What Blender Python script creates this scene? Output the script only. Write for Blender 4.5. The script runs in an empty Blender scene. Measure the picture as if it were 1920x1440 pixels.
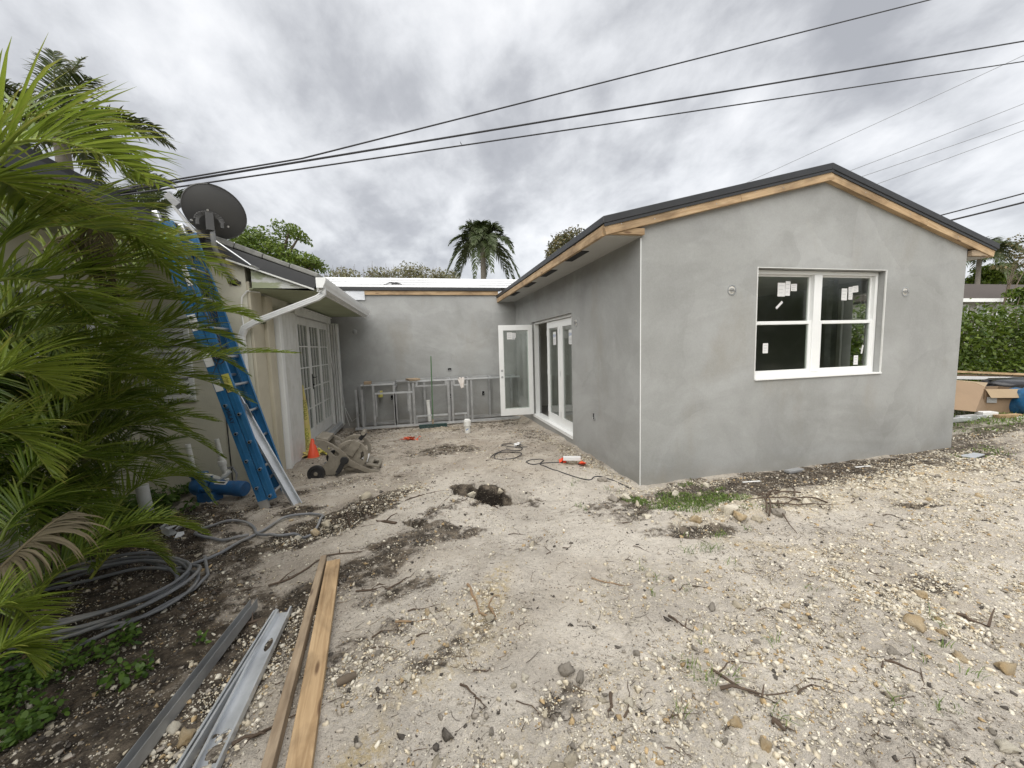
import bpy, bmesh, math, random
import numpy as np
from mathutils import Vector, Matrix
from mathutils.geometry import tessellate_polygon

# ------------------------------------------------------------------ camera, sky, sun, exposure
SC = bpy.context.scene
COL = SC.collection
CAM_H = 1.65
_right = Vector((0.97335794, -0.22752069, -0.02843684))
_up = Vector((0.04928376, 0.08647613, 0.99503417))
_fwd = Vector((0.22393175, 0.96992588, -0.0953853))
F_PX = 716.48
cam = bpy.data.cameras.new('camera')
cam.sensor_fit = 'HORIZONTAL'; cam.sensor_width = 36.0
cam.lens = 36.0 * F_PX / 1920.0
cam.clip_start = 0.05; cam.clip_end = 2000
camo = bpy.data.objects.new('camera', cam); COL.objects.link(camo)
_m = Matrix.Identity(4)
for i in range(3):
    _m[i][0] = _right[i]; _m[i][1] = _up[i]; _m[i][2] = -_fwd[i]
_m[2][3] = CAM_H
camo.matrix_world = _m
SC.camera = camo

SUN_EL, SUN_AZ = 54.0, 214.0          # azimuth clockwise from +Y (the depth axis)
sun = bpy.data.lights.new('sun', 'SUN'); sun.energy = 1.5; sun.angle = math.radians(90); sun.color = (1.0, 0.965, 0.91)
suno = bpy.data.objects.new('sun', sun); COL.objects.link(suno)
_e, _a = math.radians(SUN_EL), math.radians(SUN_AZ)
_sd = Vector((math.sin(_a)*math.cos(_e), math.cos(_a)*math.cos(_e), math.sin(_e)))
suno.rotation_euler = _sd.to_track_quat('Z', 'Y').to_euler()

world = bpy.data.worlds.new('World'); SC.world = world; world.use_nodes = True
def build_world():
    nt = world.node_tree; N = nt.nodes; L = nt.links; N.clear()
    out = N.new('ShaderNodeOutputWorld')
    sky = N.new('ShaderNodeTexSky'); sky.sky_type = 'NISHITA'; sky.sun_disc = False
    sky.sun_elevation = _e; sky.sun_rotation = _a
    b1 = N.new('ShaderNodeBackground'); b1.inputs['Strength'].default_value = 0.06
    L.new(sky.outputs['Color'], b1.inputs['Color'])
    tc = N.new('ShaderNodeTexCoord')
    sep = N.new('ShaderNodeSeparateXYZ'); L.new(tc.outputs['Generated'], sep.inputs[0])
    def M(op, a, b=None, c=None, clamp=False):
        n = N.new('ShaderNodeMath'); n.operation = op; n.use_clamp = clamp
        for k, v in enumerate((a, b, c)):
            if v is None: continue
            if isinstance(v, (int, float)): n.inputs[k].default_value = v
            else: L.new(v, n.inputs[k])
        return n.outputs[0]
    zz = M('MAXIMUM', sep.outputs['Z'], 0.0)
    den = M('ADD', zz, 0.42)
    px = M('DIVIDE', sep.outputs['X'], den); py = M('DIVIDE', sep.outputs['Y'], den)
    cmb = N.new('ShaderNodeCombineXYZ'); L.new(px, cmb.inputs[0]); L.new(py, cmb.inputs[1])
    def noise(scale, detail, rough, dist, off):
        mp = N.new('ShaderNodeMapping'); mp.inputs['Location'].default_value = off
        mp.inputs['Rotation'].default_value = (0, 0, 0.5); mp.inputs['Scale'].default_value = (1.0, 0.8, 1)
        L.new(cmb.outputs[0], mp.inputs['Vector'])
        n = N.new('ShaderNodeTexNoise'); n.inputs['Scale'].default_value = scale; n.inputs['Detail'].default_value = detail
        n.inputs['Roughness'].default_value = rough; n.inputs['Distortion'].default_value = dist
        L.new(mp.outputs[0], n.inputs['Vector']); return n.outputs['Fac']
    big = noise(1.15, 3, 0.5, 0.3, (3.1, 1.7, 0.0))
    med = noise(3.0, 9, 0.56, 0.2, (7.3, 4.2, 2.0))
    fin = noise(9.0, 8, 0.58, 0.2, (1.3, 9.2, 5.0))
    s = M('ADD', M('MULTIPLY', big, 1.0), M('MULTIPLY', med, 0.85))
    s = M('ADD', s, M('MULTIPLY', fin, 0.34))
    s = M('SUBTRACT', s, 0.56)
    cr = N.new('ShaderNodeValToRGB'); L.new(s, cr.inputs[0]); e = cr.color_ramp.elements
    e[0].position = 0.33; e[0].color = (0.345, 0.353, 0.375, 1)
    e[1].position = 0.82; e[1].color = (0.84, 0.845, 0.855, 1)
    for p, c in ((0.43, (0.415, 0.423, 0.445)), (0.52, (0.53, 0.54, 0.56)), (0.60, (0.63, 0.64, 0.66)), (0.69, (0.72, 0.727, 0.742))):
        k = e.new(p); k.color = (*c, 1)
    # the deck thins to an even pale grey at the horizon
    hz = M('SUBTRACT', 1.0, M('DIVIDE', zz, 0.22), None, True)
    mx = N.new('ShaderNodeMixRGB'); L.new(M('MULTIPLY', hz, 0.55), mx.inputs[0]); L.new(cr.outputs[0], mx.inputs[1]); mx.inputs[2].default_value = (0.64, 0.65, 0.67, 1)
    b2 = N.new('ShaderNodeBackground'); b2.inputs['Strength'].default_value = 0.45
    L.new(mx.outputs[0], b2.inputs['Color'])
    ms = N.new('ShaderNodeMixShader'); ms.inputs[0].default_value = 0.93
    L.new(b1.outputs[0], ms.inputs[1]); L.new(b2.outputs[0], ms.inputs[2]); L.new(ms.outputs[0], out.inputs['Surface'])
build_world()
SC.view_settings.view_transform = 'Standard'; SC.view_settings.look = 'None'
SC.view_settings.gamma = 1.0; SC.view_settings.use_curve_mapping = False
SC.view_settings.exposure = 1.62

# ------------------------------------------------------------------ helpers
rnd = random.Random(7)
RNG = np.random.default_rng(11)
PI = math.pi
def at(u, v, Y):
    """world point on the vertical plane y = Y that the photo shows at pixel (u, v) of 1920 x 1440"""
    d = _fwd + _right*((u-960)/F_PX) - _up*((v-720)/F_PX)
    t = Y/d.y
    return Vector((d.x*t, Y, CAM_H + d.z*t))

class MB:
    def __init__(s): s.v = []; s.f = []
    def add(s, vs, fs):
        o = len(s.v); s.v += [tuple(p) for p in vs]; s.f += [tuple(i+o for i in f) for f in fs]; return s
    def box(s, x0, x1, y0, y1, z0, z1):
        return s.add([(x0,y0,z0),(x1,y0,z0),(x1,y1,z0),(x0,y1,z0),(x0,y0,z1),(x1,y0,z1),(x1,y1,z1),(x0,y1,z1)],
                     [(0,3,2,1),(4,5,6,7),(0,1,5,4),(1,2,6,5),(2,3,7,6),(3,0,4,7)])
    def beam(s, p0, p1, w, h, up=(0,0,1)):
        p0, p1 = Vector(p0), Vector(p1); t = (p1-p0).normalized(); a = t.cross(Vector(up)).normalized(); b = a.cross(t)
        vs = [p + a*(sx*w/2) + b*(sz*h/2) for p in (p0, p1) for sx, sz in ((-1,-1),(1,-1),(1,1),(-1,1))]
        return s.add(vs, [(0,1,2,3),(7,6,5,4),(0,4,5,1),(1,5,6,2),(2,6,7,3),(3,7,4,0)])
    def tube(s, pts, r, n=6, cap=True):
        pts = [Vector(p) for p in pts]; m = len(pts)
        rs = list(r) if hasattr(r, '__len__') else [r]*m
        ref = None; vs = []
        for i, p in enumerate(pts):
            t = (pts[min(i+1, m-1)] - pts[max(i-1, 0)]).normalized()
            if ref is None: ref = t.orthogonal().normalized()
            ref = (ref - t*ref.dot(t))
            ref = ref.normalized() if ref.length > 1e-6 else t.orthogonal().normalized()
            b = t.cross(ref)
            for k in range(n):
                a = 2*PI*k/n; vs.append(p + (ref*math.cos(a) + b*math.sin(a))*rs[i])
        fs = [(i*n+k, i*n+(k+1)%n, (i+1)*n+(k+1)%n, (i+1)*n+k) for i in range(m-1) for k in range(n)]
        if cap: fs += [tuple(range(n-1, -1, -1)), tuple((m-1)*n+k for k in range(n))]
        return s.add(vs, fs)
    def lathe(s, prof, c, axis=(0,0,1), n=24):
        """prof: (radius, height) along axis"""
        ax = Vector(axis).normalized(); a = ax.orthogonal().normalized(); b = ax.cross(a); c = Vector(c); m = len(prof)
        vs = [c + ax*h + (a*math.cos(2*PI*k/n) + b*math.sin(2*PI*k/n))*r for r, h in prof for k in range(n)]
        fs = [(i*n+k, i*n+(k+1)%n, (i+1)*n+(k+1)%n, (i+1)*n+k) for i in range(m-1) for k in range(n)]
        return s.add(vs, fs)
    def plate(s, loops, fn, d):
        """extruded flat shape with holes; loops are 2-D, fn maps (a, b) to 3-D, d the thickness vector"""
        d = Vector(d); flat = [p for l in loops for p in l]
        tris = tessellate_polygon([[Vector((p[0], p[1], 0)) for p in l] for l in loops])
        P = [Vector(fn(*p)) for p in flat]; n = len(P)
        fs = [tuple(t) for t in tris] + [tuple(i+n for i in reversed(t)) for t in tris]
        o = 0
        for l in loops:
            k = len(l)
            fs += [(o+i, o+(i+1)%k, n+o+(i+1)%k, n+o+i) for i in range(k)]; o += k
        return s.add(P + [p+d for p in P], fs)
    def quad(s, a, b, c, d): return s.add([a, b, c, d], [(0,1,2,3)])
    def mesh(s, name, smooth=False):
        me = bpy.data.meshes.new(name); me.from_pydata(s.v, [], s.f); me.validate()
        bm = bmesh.new(); bm.from_mesh(me); bmesh.ops.recalc_face_normals(bm, faces=bm.faces); bm.to_mesh(me); bm.free()
        if smooth:
            me.polygons.foreach_set('use_smooth', [True]*len(me.polygons)); me.set_sharp_from_angle(angle=math.radians(40))
        return me
    def build(s, name, mat, parent=None, smooth=False, bevel=0, M=None):
        return link(name, s.mesh(name, smooth), mat, parent, M, bevel)

def link(name, me, mat, parent=None, M=None, bevel=0):
    if mat is not None and not me.materials: me.materials.append(mat)
    o = bpy.data.objects.new(name, me); COL.objects.link(o)
    M = M or Matrix.Identity(4)
    if parent:
        o.parent = parent
        M = parent_world(parent).inverted() @ M
    o.matrix_basis = M
    if bevel:
        b = o.modifiers.new('bevel', 'BEVEL'); b.width = bevel; b.segments = 2; b.limit_method = 'ANGLE'; b.angle_limit = math.radians(50)
    return o
def parent_world(o):
    M = o.matrix_basis.copy()
    while o.parent: o = o.parent; M = o.matrix_basis @ M
    return M
def thing(name, label, cat, loc=(0,0,0), rz=0, group=None, kind=None):
    o = bpy.data.objects.new(name, None); COL.objects.link(o); o.empty_display_size = .1
    o.location = loc; o.rotation_euler = (0,0,rz)
    o.matrix_basis = Matrix.Translation(loc) @ Matrix.Rotation(rz, 4, 'Z')
    return tag(o, label, cat, group, kind)
def tag(o, label=None, cat=None, group=None, kind=None):
    if label: o['label'] = label
    if cat: o['category'] = cat
    if group: o['group'] = group
    if kind: o['kind'] = kind
    return o
def copy_tree(o, parent=None):
    c = o.copy(); COL.objects.link(c)
    if parent: c.parent = parent
    for ch in list(o.children): copy_tree(ch, c)
    return c
def frame(o, x, z=(0,0,1)):
    """matrix at o with local X along x and local Z near z"""
    x = Vector(x).normalized(); y = Vector(z).cross(x).normalized(); z = x.cross(y)
    M = Matrix.Identity(4)
    for i in range(3): M[i][0] = x[i]; M[i][1] = y[i]; M[i][2] = z[i]; M[i][3] = o[i]
    return M
def np_mesh(name, V, F, mat, smooth=False, attrs=None):
    """V (n,3), F (m,k) all polygons of k corners"""
    me = bpy.data.meshes.new(name); V = np.asarray(V, np.float32); F = np.asarray(F, np.int32)
    me.vertices.add(len(V)); me.vertices.foreach_set('co', V.ravel())
    me.loops.add(F.size); me.loops.foreach_set('vertex_index', F.ravel())
    me.polygons.add(len(F)); me.polygons.foreach_set('loop_start', np.arange(0, F.size, F.shape[1], dtype=np.int32))
    for k, a in (attrs or {}).items():
        if a.ndim == 2:
            at_ = me.attributes.new(k, 'FLOAT_COLOR', 'POINT'); at_.data.foreach_set('color', np.c_[a, np.ones(len(a))].astype(np.float32).ravel())
        else:
            at_ = me.attributes.new(k, 'FLOAT', 'POINT'); at_.data.foreach_set('value', a.astype(np.float32))
    if smooth: me.polygons.foreach_set('use_smooth', np.ones(len(F), bool))
    me.update(); me.validate(); me.materials.append(mat)
    return me

# value noise in numpy
_tab = RNG.random((256, 256))
def vnoise(x, y, s, ox=0., oy=0.):
    x = np.asarray(x)/s + ox + 1000; y = np.asarray(y)/s + oy + 1000
    xi = np.floor(x).astype(int); yi = np.floor(y).astype(int); fx = x-xi; fy = y-yi
    fx = fx*fx*(3-2*fx); fy = fy*fy*(3-2*fy)
    g = lambda a, b: _tab[a & 255, b & 255]
    return (g(xi,yi)*(1-fx)+g(xi+1,yi)*fx)*(1-fy) + (g(xi,yi+1)*(1-fx)+g(xi+1,yi+1)*fx)*fy - .5
def fbm(x, y, s, o=4, ox=0., oy=0.):
    r = 0; a = 1.
    for k in range(o): r = r + a*vnoise(x, y, s, ox+k*17.3, oy+k*5.1); s = s*.5; a *= .52
    return r
def sstep(a, b, x):
    t = np.clip((np.asarray(x)-a)/(b-a), 0, 1); return t*t*(3-2*t)
def ell(x, y, cx, cy, rx, ry, rot):
    c, s = math.cos(rot), math.sin(rot); dx = x-cx; dy = y-cy
    return np.sqrt(((dx*c+dy*s)/rx)**2 + ((-dx*s+dy*c)/ry)**2)

# ------------------------------------------------------------------ materials
def new_mat(name):
    m = bpy.data.materials.new(name); m.use_nodes = True; nt = m.node_tree
    return m, nt, nt.nodes, nt.links, nt.nodes['Principled BSDF']
def pm(name, col, rough=.6, metal=0., var=.12, scale=6., bump=0., bscale=80., stretch=(1,1,1), col2=None, spec=.5, cover=.5, detail=6, soft=.12):
    """plain procedural: value noise, optional second colour in patches, optional fine bump"""
    m, nt, N, L, P = new_mat(name)
    tc = N.new('ShaderNodeTexCoord'); mp = N.new('ShaderNodeMapping'); mp.inputs['Scale'].default_value = stretch
    L.new(tc.outputs['Object'], mp.inputs[0])
    oi = N.new('ShaderNodeObjectInfo')
    ad = N.new('ShaderNodeVectorMath'); ad.operation = 'ADD'; L.new(mp.outputs[0], ad.inputs[0])
    sc_ = N.new('ShaderNodeMath'); sc_.operation = 'MULTIPLY'; sc_.inputs[1].default_value = 13.; L.new(oi.outputs['Random'], sc_.inputs[0]); L.new(sc_.outputs[0], ad.inputs[1])
    n = N.new('ShaderNodeTexNoise'); n.inputs['Scale'].default_value = scale; n.inputs['Detail'].default_value = detail; n.inputs['Roughness'].default_value = .6
    L.new(ad.outputs[0], n.inputs['Vector'])
    mr = N.new('ShaderNodeMapRange'); mr.inputs[1].default_value = .25; mr.inputs[2].default_value = .75; mr.inputs[3].default_value = 1-var; mr.inputs[4].default_value = 1+var
    L.new(n.outputs['Fac'], mr.inputs[0])
    mx = N.new('ShaderNodeVectorMath'); mx.operation = 'SCALE'; L.new(mr.outputs[0], mx.inputs['Scale'])
    if col2:
        n2 = N.new('ShaderNodeTexNoise'); n2.inputs['Scale'].default_value = scale*.7; n2.inputs['Detail'].default_value = 7; n2.inputs['Roughness'].default_value = .65
        n2.inputs['Distortion'].default_value = .3
        L.new(ad.outputs[0], n2.inputs['Vector'])
        cr = N.new('ShaderNodeValToRGB'); cr.color_ramp.elements[0].position = cover-soft; cr.color_ramp.elements[1].position = cover+soft
        cr.color_ramp.elements[0].color = (*col, 1); cr.color_ramp.elements[1].color = (*col2, 1)
        L.new(n2.outputs['Fac'], cr.inputs[0]); L.new(cr.outputs[0], mx.inputs[0])
    else: mx.inputs[0].default_value = col
    L.new(mx.outputs[0], P.inputs['Base Color'])
    P.inputs['Roughness'].default_value = rough; P.inputs['Metallic'].default_value = metal
    P.inputs['Specular IOR Level'].default_value = spec
    if bump:
        nb = N.new('ShaderNodeTexNoise'); nb.inputs['Scale'].default_value = bscale; nb.inputs['Detail'].default_value = 5
        L.new(ad.outputs[0], nb.inputs['Vector'])
        b = N.new('ShaderNodeBump'); b.inputs['Strength'].default_value = bump; b.inputs['Distance'].default_value = .01
        L.new(nb.outputs['Fac'], b.inputs['Height']); L.new(b.outputs[0], P.inputs['Normal'])
    return m

def stucco_mat():
    m, nt, N, L, P = new_mat('grey_stucco')
    tc = N.new('ShaderNodeTexCoord')
    def noise(scale, detail, rough, dist=0., off=(0,0,0), st=(1,1,1)):
        mp = N.new('ShaderNodeMapping'); mp.inputs['Location'].default_value = off; mp.inputs['Scale'].default_value = st
        L.new(tc.outputs['Object'], mp.inputs[0])
        n = N.new('ShaderNodeTexNoise'); n.inputs['Scale'].default_value = scale; n.inputs['Detail'].default_value = detail
        n.inputs['Roughness'].default_value = rough; n.inputs['Distortion'].default_value = dist
        L.new(mp.outputs[0], n.inputs['Vector']); return n.outputs['Fac']
    def ramp(f, stops):
        r = N.new('ShaderNodeValToRGB'); L.new(f, r.inputs[0]); e = r.color_ramp.elements
        e[0].position, e[0].color = stops[0][0], (*stops[0][1], 1); e[1].position, e[1].color = stops[-1][0], (*stops[-1][1], 1)
        for p, c in stops[1:-1]: k = e.new(p); k.color = (*c, 1)
        return r.outputs[0]
    def mix(mode, f, a, b):
        x = N.new('ShaderNodeMixRGB'); x.blend_type = mode
        if isinstance(f, float): x.inputs[0].default_value = f
        else: L.new(f, x.inputs[0])
        L.new(a, x.inputs[1])
        if isinstance(b, tuple): x.inputs[2].default_value = (*b, 1)
        else: L.new(b, x.inputs[2])
        return x.outputs[0]
    c = ramp(noise(.9, 5, .55, .4), [(.3, (.292,.295,.288)), (.48, (.342,.346,.338)), (.7, (.385,.391,.385))])
    w = ramp(noise(.55, 6, .6, .8, (4,2,1), (1,1,1.6)), [(.40, (1.0,1.0,1.0)), (.52, (.93,.93,.92)), (.6, (1.03,1.03,1.03))])
    c = mix('MULTIPLY', 1.0, c, w)
    lt = ramp(noise(2.1, 7, .6, .5, (9,1,3)), [(.56, (0,0,0)), (.74, (1,1,1))])
    c = mix('MIX', mix('MULTIPLY', 1.0, lt, (.30,.30,.30)), c, (.44,.447,.44))
    tn = ramp(noise(1.3, 6, .6, .3, (2,7,5), (1,1,.45)), [(.57, (0,0,0)), (.72, (1,1,1))])
    c = mix('MIX', mix('MULTIPLY', 1.0, tn, (.5,.5,.5)), c, (.29,.275,.24))
    # one coat meets the next: patches with faint joints, and a day joint at head height
    mpv = N.new('ShaderNodeMapping'); L.new(tc.outputs['Object'], mpv.inputs[0]); wv = N.new('ShaderNodeMixRGB'); wv.blend_type = 'ADD'; wv.inputs[0].default_value = .35
    nz = N.new('ShaderNodeTexNoise'); nz.inputs['Scale'].default_value = 1.6; nz.inputs['Detail'].default_value = 5; L.new(tc.outputs['Object'], nz.inputs['Vector'])
    L.new(mpv.outputs[0], wv.inputs[1]); L.new(nz.outputs['Color'], wv.inputs[2])
    vo = N.new('ShaderNodeTexVoronoi'); vo.inputs['Scale'].default_value = 1.15; L.new(wv.outputs[0], vo.inputs['Vector'])
    sv = N.new('ShaderNodeSeparateColor'); L.new(vo.outputs['Color'], sv.inputs[0])
    c = mix('MULTIPLY', 1.0, c, ramp(sv.outputs[0], [(0, (.945,.945,.94)), (1, (1.05,1.05,1.05))]))
    sz = N.new('ShaderNodeSeparateXYZ'); L.new(tc.outputs['Object'], sz.inputs[0]); jo = N.new('ShaderNodeMath'); jo.operation = 'MULTIPLY_ADD'; L.new(noise(1.1, 6, .55, .3, (3,3,8)), jo.inputs[0]); jo.inputs[1].default_value = .9; L.new(sz.outputs['Z'], jo.inputs[2])
    c = mix('MULTIPLY', 1.0, c, ramp(jo.outputs[0], [(0, (1,1,1)), (1, (1,1,1))]))
    jr = N.new('ShaderNodeMapRange'); L.new(jo.outputs[0], jr.inputs[0]); jr.inputs[1].default_value = 2.98; jr.inputs[2].default_value = 3.02; jr.inputs[3].default_value = .96; jr.inputs[4].default_value = 1.02
    cj = N.new('ShaderNodeCombineColor')
    for q in range(3): L.new(jr.outputs[0], cj.inputs[q])
    c = mix('MULTIPLY', 1.0, c, cj.outputs[0])
    fi = ramp(noise(60, 4, .7), [(.25, (.93,.93,.93)), (.75, (1.06,1.06,1.06))])
    c = mix('MULTIPLY', 1.0, c, fi)
    # splashed dirt along the foot of the wall
    sp = N.new('ShaderNodeSeparateXYZ'); L.new(tc.outputs['Object'], sp.inputs[0])
    ad = N.new('ShaderNodeMath'); ad.operation = 'MULTIPLY_ADD'; L.new(noise(2.4, 6, .6, .2, (1,5,2)), ad.inputs[0]); ad.inputs[1].default_value = -.60; L.new(sp.outputs['Z'], ad.inputs[2])
    dr = ramp(ad.outputs[0], [(0.0, (1,1,1)), (.03, (.0,.0,.0))])
    mr = N.new('ShaderNodeMapRange'); L.new(ad.outputs[0], mr.inputs[0]); mr.inputs[1].default_value = -.30; mr.inputs[2].default_value = -.10; mr.inputs[3].default_value = .32; mr.inputs[4].default_value = 0.
    c = mix('MIX', mr.outputs[0], c, (.23,.21,.175))
    L.new(c, P.inputs['Base Color']); P.inputs['Roughness'].default_value = .9; P.inputs['Specular IOR Level'].default_value = .2
    b = N.new('ShaderNodeBump'); b.inputs['Strength'].default_value = .35; b.inputs['Distance'].default_value = .004
    L.new(noise(90, 5, .65), b.inputs['Height'])
    b2 = N.new('ShaderNodeBump'); b2.inputs['Strength'].default_value = .25; b2.inputs['Distance'].default_value = .03
    L.new(noise(3.2, 4, .5, .6, (0,0,4)), b2.inputs['Height']); L.new(b.outputs[0], b2.inputs['Normal'])
    L.new(b2.outputs[0], P.inputs['Normal'])
    return m

def wood_mat(name, c1, c2, knots=True):
    m, nt, N, L, P = new_mat(name)
    tc = N.new('ShaderNodeTexCoord'); oi = N.new('ShaderNodeObjectInfo')
    k = N.new('ShaderNodeMath'); k.operation = 'MULTIPLY'; k.inputs[1].default_value = 7.; L.new(oi.outputs['Random'], k.inputs[0])
    ad = N.new('ShaderNodeVectorMath'); ad.operation = 'ADD'; L.new(tc.outputs['Object'], ad.inputs[0]); L.new(k.outputs[0], ad.inputs[1])
    def noise(sc, st, d=6, dist=0.):
        mp = N.new('ShaderNodeMapping'); mp.inputs['Scale'].default_value = st; L.new(ad.outputs[0], mp.inputs[0])
        n = N.new('ShaderNodeTexNoise'); n.inputs['Scale'].default_value = sc; n.inputs['Detail'].default_value = d; n.inputs['Roughness'].default_value = .6; n.inputs['Distortion'].default_value = dist
        L.new(mp.outputs[0], n.inputs['Vector']); return n.outputs['Fac']
    g = noise(14, (.12, 2.2, 2.2), 5, 1.2)
    cr = N.new('ShaderNodeValToRGB'); e = cr.color_ramp.elements; L.new(g, cr.inputs[0])
    e[0].position = .36; e[0].color = (*c2, 1); e[1].position = .62; e[1].color = (*c1, 1)
    mx = N.new('ShaderNodeMixRGB'); mx.blend_type = 'MULTIPLY'; mx.inputs[0].default_value = 1.; L.new(cr.outputs[0], mx.inputs[1])
    c3 = N.new('ShaderNodeValToRGB'); L.new(noise(3, (.8, 1.6, 1.6), 7, .4), c3.inputs[0]); e = c3.color_ramp.elements
    e[0].position = .33; e[0].color = (.55,.53,.52,1); e[1].position = .58; e[1].color = (1.05,1.03,1.,1)
    L.new(c3.outputs[0], mx.inputs[2])
    out = mx.outputs[0]
    if knots:
        mp = N.new('ShaderNodeMapping'); mp.inputs['Scale'].default_value = (1.7, 8, 8); L.new(ad.outputs[0], mp.inputs[0])
        vo = N.new('ShaderNodeTexVoronoi'); vo.inputs['Scale'].default_value = 1.6; L.new(mp.outputs[0], vo.inputs['Vector'])
        kr = N.new('ShaderNodeValToRGB'); L.new(vo.outputs['Distance'], kr.inputs[0]); e = kr.color_ramp.elements
        e[0].position = .08; e[0].color = (.9,.9,.9,1); e[1].position = .17; e[1].color = (0,0,0,1)
        km = N.new('ShaderNodeMixRGB'); L.new(kr.outputs[0], km.inputs[0]); L.new(out, km.inputs[1]); km.inputs[2].default_value = (c2[0]*.35, c2[1]*.3, c2[2]*.3, 1)
        out = km.outputs[0]
    L.new(out, P.inputs['Base Color']); P.inputs['Roughness'].default_value = .75; P.inputs['Specular IOR Level'].default_value = .25
    b = N.new('ShaderNodeBump'); b.inputs['Strength'].default_value = .3; b.inputs['Distance'].default_value = .003; L.new(g, b.inputs['Height']); L.new(b.outputs[0], P.inputs['Normal'])
    return m

def glass_mat(name, tint, refl=.9, ior=1.5):
    m, nt, N, L, P = new_mat(name); N.remove(P)
    out = N['Material Output']
    t = N.new('ShaderNodeBsdfTransparent'); t.inputs[0].default_value = (*tint, 1)
    g = N.new('ShaderNodeBsdfGlossy'); g.inputs['Roughness'].default_value = .07; g.inputs[0].default_value = (refl, refl, refl, 1)
    f = N.new('ShaderNodeFresnel'); ge = N.new('ShaderNodeNewGeometry'); mi = N.new('ShaderNodeMapRange'); mi.inputs[3].default_value = ior; mi.inputs[4].default_value = 1/ior
    L.new(ge.outputs['Backfacing'], mi.inputs[0]); L.new(mi.outputs[0], f.inputs[0])
    mx = N.new('ShaderNodeMixShader'); L.new(f.outputs[0], mx.inputs[0]); L.new(t.outputs[0], mx.inputs[1]); L.new(g.outputs[0], mx.inputs[2]); L.new(mx.outputs[0], out.inputs[0])
    return m

def leaf_mat(name, c1, c2, tip=None, transl=.35, rough=.45, spec=.4):
    """leaf: colour runs c1..c2 with the attribute 'vary'; 'tip' attribute turns towards the tip colour"""
    m, nt, N, L, P = new_mat(name)
    a = N.new('ShaderNodeAttribute'); a.attribute_name = 'vary'
    cr = N.new('ShaderNodeValToRGB'); e = cr.color_ramp.elements; e[0].color = (*c1, 1); e[1].color = (*c2, 1); L.new(a.outputs['Fac'], cr.inputs[0])
    c = cr.outputs[0]
    if tip:
        b = N.new('ShaderNodeAttribute'); b.attribute_name = 'tip'
        mx = N.new('ShaderNodeMixRGB'); L.new(b.outputs['Fac'], mx.inputs[0]); L.new(c, mx.inputs[1]); mx.inputs[2].default_value = (*tip, 1); c = mx.outputs[0]
    L.new(c, P.inputs['Base Color']); P.inputs['Roughness'].default_value = rough; P.inputs['Specular IOR Level'].default_value = spec
    tr = N.new('ShaderNodeBsdfTranslucent'); L.new(c, tr.inputs[0])
    ms = N.new('ShaderNodeMixShader'); ms.inputs[0].default_value = transl
    L.new(P.outputs[0], ms.inputs[1]); L.new(tr.outputs[0], ms.inputs[2]); L.new(ms.outputs[0], N['Material Output'].inputs[0])
    return m

def attr_mat(name, rough=.9, bump=0., bscale=60.):
    """base colour straight from each piece's own colour attribute, with grain"""
    m, nt, N, L, P = new_mat(name)
    a = N.new('ShaderNodeAttribute'); a.attribute_name = 'tone'
    tc = N.new('ShaderNodeTexCoord'); n = N.new('ShaderNodeTexNoise'); n.inputs['Scale'].default_value = bscale; n.inputs['Detail'].default_value = 5; L.new(tc.outputs['Object'], n.inputs['Vector'])
    mr = N.new('ShaderNodeMapRange'); mr.inputs[1].default_value = .25; mr.inputs[2].default_value = .75; mr.inputs[3].default_value = .72; mr.inputs[4].default_value = 1.2; L.new(n.outputs['Fac'], mr.inputs[0])
    v = N.new('ShaderNodeVectorMath'); v.operation = 'SCALE'; L.new(a.outputs['Color'], v.inputs[0]); L.new(mr.outputs[0], v.inputs['Scale'])
    L.new(v.outputs[0], P.inputs['Base Color']); P.inputs['Roughness'].default_value = rough; P.inputs['Specular IOR Level'].default_value = .2
    if bump:
        b = N.new('ShaderNodeBump'); b.inputs['Strength'].default_value = bump; b.inputs['Distance'].default_value = .006; L.new(n.outputs['Fac'], b.inputs['Height']); L.new(b.outputs[0], P.inputs['Normal'])
    return m

M_STUCCO = stucco_mat()
M_PINE = wood_mat('new_pine', (.50,.375,.235), (.38,.26,.15))
M_PINE2 = wood_mat('pressure_treated_pine', (.48,.35,.21), (.33,.225,.125))
M_PINE3 = wood_mat('weathered_lumber', (.37,.295,.21), (.27,.205,.14))
M_BLACKMETAL = pm('black_drip_edge', (.028,.029,.031), .45, 0, .2, 5)
M_ROOFBLACK = pm('black_roof_felt', (.03,.03,.032), .8, 0, .3, 9, .3, 60)
M_WHITE = pm('white_paint', (.78,.79,.78), .4, 0, .04, 5)
M_WHITEOLD = pm('aged_white_paint', (.66,.665,.645), .55, 0, .06, 4, col2=(.52,.515,.475), cover=.62)
M_SOFFIT = pm('soffit_board', (.42,.42,.40), .85, 0, .07, 3, .15, 60)
M_DARK = pm('dark_hollow', (.012,.012,.012), .9, 0, .2, 5)  # near-black colour that paints the shade inside openings
M_VENT = pm('vent_mesh', (.025,.024,.022), .8, 0, .3, 40)
M_ALU = pm('aluminium', (.62,.63,.64), .35, .9, .1, 8)
M_GALV = pm('galvanised_steel', (.66,.68,.70), .36, .6, .14, 5, col2=(.54,.56,.585), cover=.55)
M_GALVD = pm('dull_galvanised_steel', (.46,.47,.475), .5, .6, .18, 6, col2=(.36,.365,.37), cover=.5)
M_CREAM = pm('cream_wall_paint', (.60,.58,.475), .8, 0, .07, 1.6, .25, 70, col2=(.50,.485,.39), cover=.57)
M_PIER = pm('cream_pier_paint', (.53,.49,.385), .75, 0, .07, 2.0, .15, 40, col2=(.45,.41,.31), cover=.55)
M_GREENISH = pm('old_green_paint', (.33,.36,.235), .8, 0, .08, 3, .2, 50, col2=(.27,.29,.19), cover=.55)
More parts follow.
